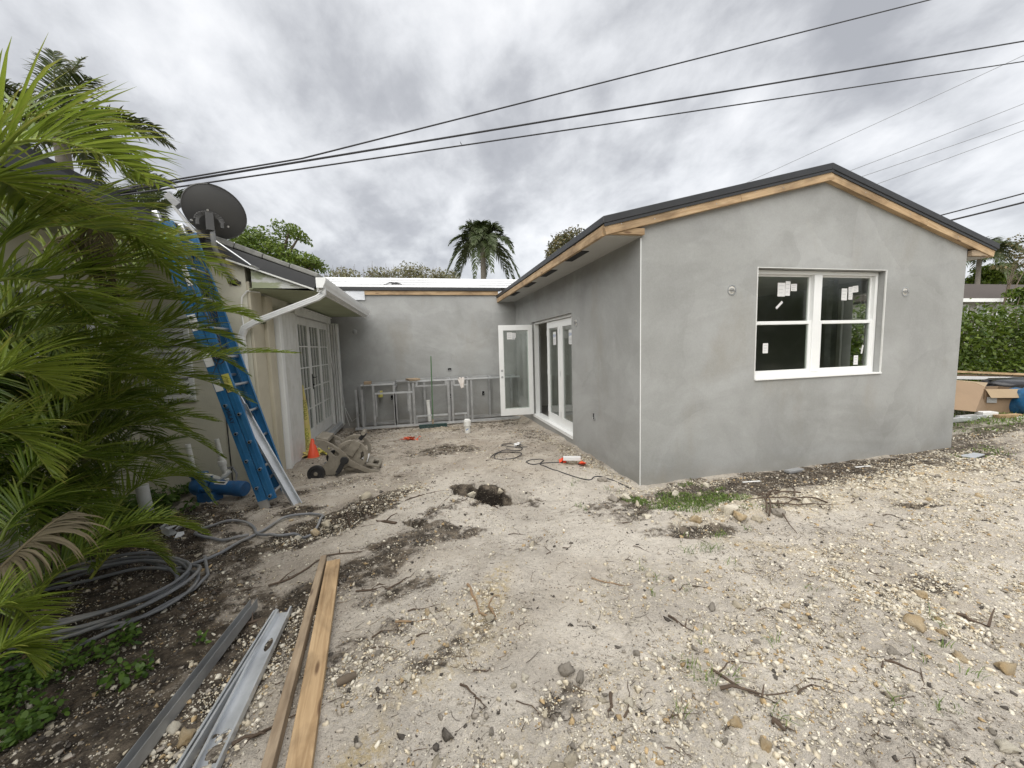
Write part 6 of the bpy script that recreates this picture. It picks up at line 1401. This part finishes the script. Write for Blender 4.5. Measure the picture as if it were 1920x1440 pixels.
# ------------------------------------------------------------------ stones, gravel
def hull(n, seed, flat):
    R_ = np.random.default_rng(seed); p = R_.normal(0, 1, (n, 3)); p /= np.linalg.norm(p, axis=1)[:, None]; p *= R_.uniform(.75, 1.1, n)[:, None]*np.array([1, .86, flat])
    bm = bmesh.new(); vs = [bm.verts.new(q) for q in p]; g = bmesh.ops.convex_hull(bm, input=vs); loose_ = [v for v in bm.verts if not v.link_faces]
    bmesh.ops.delete(bm, geom=loose_, context='VERTS'); bmesh.ops.triangulate(bm, faces=bm.faces); return bm
SV = []
for k in range(9):
    R_ = random.Random(90+k); o1, o2 = R_.uniform(0,60), R_.uniform(0,60); bm = hull(13, 900+k, .8)
    bmesh.ops.subdivide_edges(bm, edges=bm.edges, cuts=3, use_grid_fill=True); bmesh.ops.triangulate(bm, faces=bm.faces)
    bmesh.ops.smooth_vert(bm, verts=bm.verts, factor=.35, use_axis_x=True, use_axis_y=True, use_axis_z=True)
    for v in bm.verts:
        p = v.co.copy(); s_ = 1+.35*float(vnoise(p.x+p.z*.6, p.y-p.z*.8, .5, o1, o2))+.42*float(vnoise(p.x-p.z, p.y+p.z, .21, o2, o1)); v.co = p*s_
    bm.verts.index_update()
    bm.verts.ensure_lookup_table(); SV.append((np.array([v.co[:] for v in bm.verts]), [tuple(v.index for v in f.verts) for f in bm.faces])); bm.free()
TONES = {'pale': (.66,.615,.515), 'cream': (.57,.505,.385), 'ochre': (.42,.31,.175), 'grey': (.30,.27,.23), 'dark': (.085,.075,.065), 'clod': (.40,.36,.305)}
_sm = {}
def stone_mesh(k, tone):
    if (k, tone) not in _sm:
        V, Fc = SV[k]; c = np.array(TONES[tone]); q = np.clip(.5+1.3*fbm(V[:,0]+V[:,2], V[:,1]-V[:,2], .6, 3, k, 3), 0, 1)[:, None]; alt = np.array(TONES['cream' if tone in ('pale','ochre') else 'grey'])
        _sm[(k, tone)] = np_mesh('stone', V, np.array(Fc), M_STONE, False, {'tone': c*(1-q*.55)+alt*q*.55})
    return _sm[(k, tone)]
def stone(p, r, tone, label, group=None, k=None, sink=.25):
    o = link('stone', stone_mesh(rnd.randrange(9) if k is None else k, tone), None); o.location = p + Vector((0,0,r*(.42-sink))); o.rotation_euler = (rnd.uniform(-.4,.4), rnd.uniform(-.4,.4), rnd.uniform(0, 6.28)); r *= .85; o.scale = (r, r*rnd.uniform(.8,1.1), r*rnd.uniform(.8,1.1))
    return tag(o, label, 'stone', group)
HS = [(1150,938,.09,'grey','rounded grey limestone block, left of two at the grass edge near the corner'), (1173,934,.085,'pale','pale limestone block, right of two at the grass edge near the corner'), (1131,902,.085,'grey','grey stone crossed by the black cord near the wall corner'),
      (1214,970,.065,'pale','white angular stone in front of the grass patch'), (1193,948,.06,'cream','cream stone at the left end of the grass patch'), (1269,930,.08,'pale','flat pale stone lying in the grass patch'), (1311,929,.055,'cream','small cream stone on the far edge of the grass patch'), (1274,966,.05,'pale','white stone touching the near edge of the grass patch'),
      (1303,976,.08,'ochre','ochre stone lump just behind the black hollow'), (1369,962,.10,'pale','pale stone lump at the left end of the limestone heap'), (1389,972,.09,'ochre','ochre stone at the foot of the limestone heap'), (1386,948,.08,'cream','cream stone on the left shoulder of the limestone heap'), (1462,965,.09,'grey','grey-brown stone under the dead branches on the heap'), (1420,975,.07,'cream','cream stone at the near foot of the limestone heap'),
      (1714,1172,.075,'ochre','big ochre stone at the near end of the stony strip on the right'), (1728,1118,.05,'ochre','ochre stone above the big ochre one on the stony strip'), (1675,1225,.045,'grey','grey-white lump below the big ochre stone'), (1332,1140,.05,'grey','dark-sided stone in the middle of the sand, left of a pale one'), (1380,1138,.045,'cream','cream stone in the middle of the sand beside a dark-sided one'), (1383,1068,.04,'pale','flat white chip standing out on the middle sand'), (1472,1136,.035,'ochre','small ochre pebble with dark chips around it'),
      (1062,1262,.06,'grey','grey crumbly lump in the dark patch near the bottom centre'), (1085,1272,.045,'grey','smaller grey lump touching the crumbly one at the bottom centre'), (686,934,.085,'cream','pale crumbly stone at the far end of the dug trench'), (612,985,.06,'cream','cream stone inside the dug trench'), (592,1000,.065,'ochre','ochre stone at the near end of the dug trench'), (560,1012,.05,'pale','flat pale stone on the near rim of the trench'),
      (884,928,.075,'pale','pale stone on the left rim of the deep hole'), (938,922,.05,'cream','cream stone on the right rim of the deep hole'), (350,1385,.05,'ochre','ochre stone between the two left metal channels'), (984,1272,.035,'pale','pale stone, upper of a pair in the bottom middle'), (962,1290,.033,'cream','cream stone, lower of a pair in the bottom middle'), (1890,1258,.07,'ochre','large ochre stone near the right edge, lower of two'), (1800,1238,.05,'ochre','flat ochre stone near the right edge, upper of two'), (1770,1210,.035,'dark','dark round lump near the right edge'), (1886,1404,.045,'pale','pale stone in the bottom right corner'),
      (842,1378,.045,'dark','blackened chunk at the bottom centre, split like charred wood'), (920,1160,.04,'cream','cream stone at the root end in the middle foreground'), (905,1150,.0,'cream','')]
for u, v, r, tone, lab in HS:
    if r > 0: stone(gl(u, v), r, tone, lab)
R5 = random.Random(77); placed = 0
tones = ['pale']*6+['cream']*6+['ochre']*2+['grey']*2+['dark']
def where(x, y):
    Z = (('among dead branches on the heap', 3.0, 4.0, 2.7, 3.3), ('beside the grass patch', 1.9, 3.2, 3.05, 3.8), ('around the dug trench', -1.6, -.15, 3.45, 4.5), ('near the deep hole', .0, 1.3, 3.6, 4.8), ('behind the hole in the courtyard', -.6, 2.3, 4.5, 9), ('left of the metal channels', -2.2, -1.15, 0, 3.2), ('between the metal channels and the boards', -1.15, -.62, 0, 3.2), ('just right of the wide plank', -.62, -.15, 0, 3.2),
         ('near the arching root', -.15, .75, 2.0, 3.4), ('in the bottom middle foreground', -.15, .75, 0, 1.35), ('in the dark sandy patch', -.15, .75, 1.35, 2.0), ('left of the crossed sticks', .75, 1.25, 0, 2.0), ('around the crossed sticks', 1.25, 1.85, 0, 2.0), ('on pale middle sand', .75, 2.0, 2.0, 3.4), ('in the bottom right corner', 1.85, 4.0, 0, 1.3), ('along the stony strip at right', 2.4, 3.2, 1.3, 2.2), ('on sand before the stony strip', 1.85, 2.4, 1.3, 2.2), ('on sand before the black hollow', 2.0, 3.0, 2.2, 3.05), ('on the right open sand', 3.0, 4.6, 1.3, 2.7), ('in the rubble under the window', 4.0, 5.4, 2.6, 3.8), ('in the rubble right of the window', 5.4, 7.4, 2.6, 3.8))
    for t_, x0_, x1_, y0_, y1_ in Z:
        if x0_ <= x < x1_ and y0_ <= y < y1_: return t_
    return 'at the far right of the yard' if x > 3 else 'on the courtyard sand'
SIZE = lambda r: 'tiny' if r < .022 else 'small' if r < .03 else 'fist-sized' if r < .042 else 'large'
TN = {'pale': 'whitish', 'cream': 'cream', 'ochre': 'ochre', 'grey': 'grey', 'dark': 'blackish'}
used_l = {}
tries = 0
while placed < 260 and tries < 60000:
    tries += 1; y = .85+R5.random()**1.7*4.6; x = R5.uniform(-1.9, min(9.0, 2.2*y+.9))
    if x > 2.3 and y > 3.75: continue
    f = float(field(np.array([x]), np.array([y]), GRAVEL)[0]); r = .014+.012*R5.random()+.026*R5.random()**3*(.4+f)
    if y > 2.4: r *= 1.35
    if R5.random() > .05+.95*f*f: continue
    tn_ = R5.choice(tones); lab = '%s %s limestone lump %s' % (SIZE(r), TN[tn_], where(x, y))
    if used_l.get(lab, 0) >= 2: continue
    used_l[lab] = used_l.get(lab, 0)+1
    stone(G(x, y), r, tn_, lab, 'broken limestone lumps scattered over the ground'); placed += 1
CHIPS = []
for k in range(8):
    bm = hull(10, 300+k, .8); bm.verts.index_update(); bm.verts.ensure_lookup_table(); CHIPS.append((np.array([v.co[:] for v in bm.verts]), np.array([[v.index for v in f.verts] for f in bm.faces]))); bm.free()
def gravel():
    N_ = 1500000; x = RNG.uniform(-2.6, 11.5, N_); y = .8+RNG.random(N_)**1.35*9.0
    f = field(x, y, GRAVEL); s = field(x, y, DARK); dist = np.hypot(x, y)
    r = .0040*(1+RNG.pareto(1.9, N_)*.6); r = np.minimum(r*(1+.2*f), .023)
    keep = (RNG.random(N_) < (.05 + .75*f**1.5 + .20*s + .12*(fbm(x, y, .5, 3, 9, 9) > .12))) & (r > .00075*dist) & (x > -1.45*y-.9) & (x < 2.5*y+.6) & ~((x > AX-.03) & (x < BX+.03) & (y > AY-.02)) & ~((x > BX) & (RNG.random(N_) < .5)) & ~((x < -2.0) & (y > 5.3)) & (y < 9.6) & (ell(x, y, .60, 4.17, .42, .22, -.62) > 1)
    x, y, r, f, s = x[keep], y[keep], r[keep], f[keep], s[keep]; n = len(x); 
    which = RNG.integers(0, len(CHIPS), n); a = RNG.uniform(0, 6.28, n); tl = RNG.normal(0, .35, n); zc = gz(x, y)+r*.06+.001
    T_ = np.array([TONES[t] for t in ('pale','cream','ochre','grey','dark','clod')]); ti = np.array([RNG.choice(5, p=p) for p in ((.30,.36,.17,.11,.06), (.10,.16,.10,.28,.36))]); 
    pick = np.where(f > .25, RNG.choice(6, n, p=(.38,.36,.09,.07,.04,.06)), np.where(s > .4, RNG.choice(6, n, p=(.12,.15,.07,.20,.36,.10)), RNG.choice(6, n, p=(.20,.21,.05,.10,.13,.31))))
    col = T_[pick]*RNG.uniform(.75, 1.15, n)[:, None]
    VS, FS, CS, off = [], [], [], 0
    for w_, (b_, f_) in enumerate(CHIPS):
        q = np.where(which == w_)[0]; m_ = len(q); k = len(b_)
        P = b_[None]*np.stack([RNG.uniform(.85,1.15,m_), RNG.uniform(.75,1.05,m_), RNG.uniform(.6,.95,m_)], 1)[:, None]
        ct, st = np.cos(tl[q])[:, None], np.sin(tl[q])[:, None]; P = np.stack([P[...,0]*ct+P[...,2]*st, P[...,1], P[...,2]*ct-P[...,0]*st], -1)
        c_, s_ = np.cos(a[q])[:, None], np.sin(a[q])[:, None]
        P = np.stack([P[...,0]*c_-P[...,1]*s_, P[...,0]*s_+P[...,1]*c_, P[...,2]], -1)*r[q][:, None, None] + np.stack([x[q], y[q], zc[q]], 1)[:, None]
        VS.append(P.reshape(-1, 3)); FS.append((f_[None]+(np.arange(m_)*k)[:, None, None]+off).reshape(-1, 3)); CS.append(np.repeat(col[q], k, 0)); off += m_*k
    o = link('gravel', np_mesh('gravel', np.concatenate(VS), np.concatenate(FS), M_STONE, False, {'tone': np.concatenate(CS)}), None); tag(o, kind='stuff'); print('gravel', n)
gravel()

# ------------------------------------------------------------------ twigs and roots
def twig(ctrl, r, label, group=None, mat=M_TWIG, name='twig', cat='twig', branch=0, lift=.004):
    pts = curve_pts([(x, y, 0) for x, y in ctrl], 3); n = len(pts)
    for i, p in enumerate(pts): p.z = float(gz(p.x, p.y))+r*rnd.uniform(.1, .9)+lift*(1+math.sin(i*1.3))*.8; p.x += rnd.uniform(-r, r)*1.3; p.y += rnd.uniform(-r, r)*1.3
    m = MB(); m.tube(pts, [r*(1.05-.85*i/(n-1))*rnd.uniform(.75,1.2) for i in range(n)], 6)
    for b in range(branch):
        i = rnd.randrange(1, n-1); d = Vector((rnd.uniform(-1,1), rnd.uniform(-1,1), rnd.uniform(0,.5)))*r*rnd.uniform(6,14); q = pts[i]+d; q.z = max(q.z, float(gz(q.x, q.y))+r*.4); m.tube([pts[i], pts[i].lerp(q, .5)+Vector((0,0,r)), q], [r*.6, r*.4, r*.2], 5)
    return tag(m.build(name, mat, None, True), label, cat, group)
def gx_(*uv): return [tuple(gl(u, v).xy) for u, v in uv]
twig(gx_((1335,1260),(1390,1290),(1452,1320)), .0085, 'dark stick, lower one of a crossed pair on the sand', branch=1)
twig(gx_((1348,1293),(1410,1298),(1482,1304)), .0085, 'dark stick, upper one of a crossed pair on the sand', lift=.02)
twig(gx_((879,1098),(890,1130),(908,1150),(928,1158)), .012, 'pale curved root arching out of the sand in the middle', mat=M_ROOT, name='root', cat='root')
twig(gx_((928,1158),(918,1135),(925,1122),(938,1118)), .008, 'pale forked root end beside the arching root', mat=M_ROOT, name='root', cat='root')
twig(gx_((1108,1085),(1150,1096),(1188,1097)), .006, 'long thin brown twig bent across the middle sand', mat=M_ROOT)
twig(gx_((1252,1157),(1275,1173),(1302,1188)), .007, 'dark forked twig on stony sand in the middle', branch=2)
twig(gx_((1448,1358),(1468,1364),(1487,1374)), .013, 'short thick dark stick end in the lower right')
twig(gx_((1142,1302),(1144,1322),(1142,1342)), .010, 'upright dark peg of root in the lower middle')
twig(gx_((1655,1238),(1700,1255),(1728,1270),(1730,1288)), .006, 'thin dark twig curling towards the right edge', branch=1)
twig(gx_((1786,1152),(1830,1168),(1858,1182)), .012, 'flat splintered stick near the right edge', branch=1)
twig(gx_((724,1105),(755,1088),(778,1076)), .008, 'straight dark twig right of the boards', branch=0)
twig(gx_((668,1108),(705,1103),(722,1100),(740,1120)), .006, 'dark forked rootlet right of the boards', branch=2)
twig(gx_((742,1172),(775,1168),(805,1165)), .007, 'brown root lying across the dark sandy patch', mat=M_ROOT)
twig(gx_((500,1098),(560,1075),(612,1045),(690,1030),(745,1012)), .009, 'long dark root running from the boards towards the trench', branch=3, name='root', cat='root')
twig(gx_((448,1175),(490,1160),(545,1145)), .010, 'dark root reaching from the metal studs to the boards', branch=2, name='root', cat='root')
twig(gx_((440,1400),(500,1375),(560,1345),(640,1310)), .008, 'dark root disappearing under both boards at the bottom', branch=3, name='root', cat='root')
twig(gx_((740,985),(690,975),(650,960),(720,925)), .014, 'thick dark root bridging the dug trench', branch=2, name='root', cat='root')
twig(gx_((765,985),(800,960),(830,940),(865,925)), .008, 'thin root along the crack towards the deep hole', branch=1, name='root', cat='root')
twig(gx_((760,940),(800,925),(835,920)), .007, 'bent dark twig above the cracked mound', branch=1)
m = MB(); a, b = gl(632, 1286), gl(668, 1270); m.tube([a+Vector((0,0,.014)), a.lerp(b,.5)+Vector((0,0,.016)), b+Vector((0,0,.014))], [.018,.021,.017], 9); loose('bark_piece', 'short thick piece of brown bark right of the wide plank', 'bark', m, M_BARK)
bp = thing('dead_branches', 'tangle of dark dead branches lying over the limestone heap', 'branches', G(3.45, 2.95))
for k in range(11):
    c = Vector((3.45+rnd.uniform(-.35,.35), 2.95+rnd.uniform(-.16,.16), 0)); an = rnd.uniform(-.5,.9)+(PI if rnd.random() < .4 else 0); L_ = rnd.uniform(.25,.7); pts = []
    for i in range(6): t = i/5-.3; q = c+Vector((math.cos(an+.3*t), math.sin(an+.3*t), 0))*L_*t; q.z = float(gz(q.x, q.y))+.012+.03*math.sin(PI*i/5)*rnd.uniform(.3,1.3)+rnd.uniform(0,.02); pts.append(q)
    MB().tube(pts, [.009,.008,.007,.006,.004,.002], 6).build('branch', M_TWIG, bp, True)
R6 = random.Random(13)
for k in range(95):
    y = .95+R6.random()**1.5*4.2; x = R6.uniform(-1.6, min(6.5, 1.3*y+.8))
    if x > 2.2 and y > 3.6: continue
    a = R6.uniform(-.9, .9); L_ = R6.uniform(.06, .22); b = a+R6.uniform(-.7,.7); br_ = R6.choice((0,0,1,2))
    lab = '%s %s dark twig %s' % ('long' if L_ > .15 else 'short' if L_ > .10 else 'stubby', 'forked' if br_ == 2 else 'branching' if br_ else 'straight' if abs(a-b) < .25 else 'bent', where(x, y))
    if used_l.get(lab, 0) >= 2: continue
    used_l[lab] = used_l.get(lab, 0)+1
    twig([(x, y), (x+math.cos(a)*L_*.5, y+math.sin(a)*L_*.5), (x+math.cos(b)*L_, y+math.sin(b)*L_)], R6.uniform(.0028,.0055), lab, 'loose dark twigs on the ground', branch=br_)
def litter():
    N_ = 60000; x = RNG.uniform(-2.6, 8.5, N_); y = .85+RNG.random(N_)**1.4*8.6; f = np.maximum(field(x, y, DARK), .5*field(x, y, GRAVEL)); dist = np.hypot(x, y)
    keep = (RNG.random(N_) < .05+.22*f+.10*(fbm(x, y, .8, 3, 3, 1) > .15)) & (np.abs(x) < 1.45*y+.9) & ~((x > AX-.05) & (y > AY-.05)) & ~((x < -1.95) & (y > 5.2)); x, y = x[keep], y[keep]; n = len(x)
    L_ = RNG.uniform(.012, .07, n)*(1+.6*RNG.random(n)**4); L_ = np.maximum(L_, .006*np.hypot(x, y)); a = RNG.normal(.15, .7, n); cv = RNG.normal(0, .5, n); r = np.maximum(RNG.uniform(.0007, .0022, n), .00045*np.hypot(x, y)); V = []; S = 4
    for i in range(S):
        t = i/(S-1)-.5; px = x+np.cos(a+cv*t)*L_*t; py = y+np.sin(a+cv*t)*L_*t; pz = gz(px, py)+r+.004+RNG.uniform(0, .008, n)*(i in (0, 3)); w = r*(1-.5*i/(S-1))
        for j in range(3): an = 2*PI*j/3+.5; V.append(np.stack([px-np.sin(a)*w*math.cos(an), py+np.cos(a)*w*math.cos(an), pz+w*math.sin(an)], 1))
    V = np.stack(V, 1).reshape(-1, 3); f_ = np.array([[i*3+j, i*3+(j+1)%3, (i+1)*3+(j+1)%3, (i+1)*3+j] for i in range(S-1) for j in range(3)]); F = (f_[None]+(np.arange(n)*S*3)[:, None, None]).reshape(-1, 4)
    col = np.array([(.06,.045,.032), (.12,.08,.05), (.03,.027,.024), (.20,.14,.085)])[RNG.choice(4, n, p=(.4,.25,.2,.15))]
    o = link('twig_litter', np_mesh('twig_litter', V, F, attr_mat('litter', .9), False, {'tone': np.repeat(col, S*3, 0)}), None); tag(o, kind='stuff'); print('litter', n)
litter()

# ------------------------------------------------------------------ grass and weeds
def blades(name, x, y, h, wd, mat, seed, lean=.5, tipc=.2):
    R_ = np.random.default_rng(seed); n = len(x); a = R_.uniform(0, 6.28, n); H = h*R_.uniform(.5, 1.25, n); z = gz(x, y)-.003; lx, ly = np.cos(a)*lean*R_.uniform(.2,1.6,n)*H, np.sin(a)*lean*R_.uniform(.2,1.6,n)*H; b = a+PI/2+R_.normal(0,.4,n); wx, wy = np.cos(b)*wd/2, np.sin(b)*wd/2; V = []; TPx = []
    for i, (t, w) in enumerate(((0, .8), (.4, 1), (.75, .65), (1, .05))):
        c = np.stack([x+lx*t*t, y+ly*t*t, z+H*t*(1-.28*t)], 1); wv = np.stack([wx*w, wy*w, 0*x], 1); V += [c-wv, c+wv]; TPx += [np.full(n, max(0, t-.5)*2)*np.clip(R_.normal(tipc,.3,n),0,1)]*2
    V = np.stack(V, 1).reshape(-1, 3); f_ = np.array([[0,1,3,2],[2,3,5,4],[4,5,7,6]]); F = (f_[None]+(np.arange(n)*8)[:, None, None]).reshape(-1, 4); va = np.clip(R_.normal(.5,.22,n),0,1)
    return np_mesh(name, V, F, mat, False, {'vary': np.repeat(va, 8), 'tip': np.stack(TPx, 1).reshape(-1)})
def patch(n, cx, cy, rx, ry, ro, seed, ed=.6):
    R_ = np.random.default_rng(seed); x = cx+R_.uniform(-1.2,1.2,n)*max(rx,ry); y = cy+R_.uniform(-1.2,1.2,n)*max(rx,ry); e = ell(x, y, cx, cy, rx, ry, ro)*(1+1.1*fbm(x, y, .22, 3, seed, 1)); k = R_.random(n) > sstep(ed, 1.1, e); return x[k], y[k]
xs, ys = [], []
for args in ((13000, 2.74, 3.27, .58, .19, -.12, 1), (1200, 2.08, 3.52, .14, .07, -.5, 2), (900, 3.0, 2.92, .3, .05, -.1, 3)): a, b = patch(*args); xs.append(a); ys.append(b)
o = link('grass_patch', blades('grass_patch', np.concatenate(xs), np.concatenate(ys), .042, .0055, M_GRASS, 4, .6, .15), None); tag(o, kind='stuff')
xs, ys = [], []; R7 = random.Random(41)
for k in range(46):
    q = R7.choice((gl(1300+R7.uniform(-110,160), 1150+R7.uniform(-110,190)), gl(1150+R7.uniform(-80,60), 930+R7.uniform(-30,40)), gl(1650+R7.uniform(-200,200), 1180+R7.uniform(-120,180)), gl(1280+R7.uniform(-20,120), 1010+R7.uniform(-20,30)))); n = R7.randrange(5, 16); xs.append(np.array([q.x+R7.gauss(0,.022) for _ in range(n)])); ys.append(np.array([q.y+R7.gauss(0,.022) for _ in range(n)]))
o = link('grass_sprigs', blades('grass_sprigs', np.concatenate(xs), np.concatenate(ys), .065, .0035, M_GRASS, 6, .8, .3), None); tag(o, kind='stuff')
a, b = patch(16000, 11.2, 5.3, 2.4, .8, .08, 8); o = link('rough_grass', blades('rough_grass', a, b, .08, .012, M_GRASS, 9, .7, .5), None); tag(o, kind='stuff')
a, b = patch(1500, 7.6, 3.65, .6, .16, .1, 18); o = link('thin_grass', blades('thin_grass', a, b, .05, .008, M_GRASS, 19, .7, .4), None); tag(o, kind='stuff')
def weeds(name, x, y, h, s, seed):
    R_ = np.random.default_rng(seed); n = len(x); z = gz(x, y)+R_.uniform(.2, 1, n)*h; p = np.stack([x, y, z], 1); nr = R_.normal(0,.55,(n,3)); nr[:,2] += 1; nr /= np.linalg.norm(nr,axis=1)[:,None]; a = np.cross(nr, R_.normal(0,1,(n,3))); a /= np.linalg.norm(a,axis=1)[:,None]; b = np.cross(nr, a); k = s*R_.uniform(.6,1.3,n)[:,None]
    V = np.stack([p-a*k, p-a*k*.3+b*k*.55+nr*k*.1, p+a*k*.5+b*k*.45, p+a*k, p+a*k*.5-b*k*.45, p-a*k*.3-b*k*.55+nr*k*.1], 1).reshape(-1,3)
    o = link(name, np_mesh(name, V, np.arange(6*n).reshape(-1,6), M_WEED, False, {'vary': np.repeat(np.clip(R_.normal(.5,.22,n),0,1), 6)}), None); tag(o, kind='stuff')
xs, ys = [], []
for args in ((4200, -2.15, 2.22, .34, .42, .3, 11), (300, -1.55, 2.25, .12, .1, 0, 12), (160, -1.75, 1.95, .07, .06, 0, 13), (140, -1.32, 2.42, .07, .05, 0, 15)): a, b = patch(*args); xs.append(a); ys.append(b)
weeds('leafy_weeds', np.concatenate(xs), np.concatenate(ys), .09, .017, 21)
a, b = patch(5200, -3.1, 4.65, .55, .5, 0, 14); weeds('wall_weeds', a, b, .14, .028, 22)
a, b = patch(700, -2.45, 5.22, .35, .10, 0, 16); weeds('low_weeds', a, b, .05, .02, 23)
scraps((-2.25, 3.95), (.10, .06), 5, M_PAPER, 'white_scrap', 'white plastic scrap half hidden by palm leaves above the coil', 'scrap', .08, .08, 12)
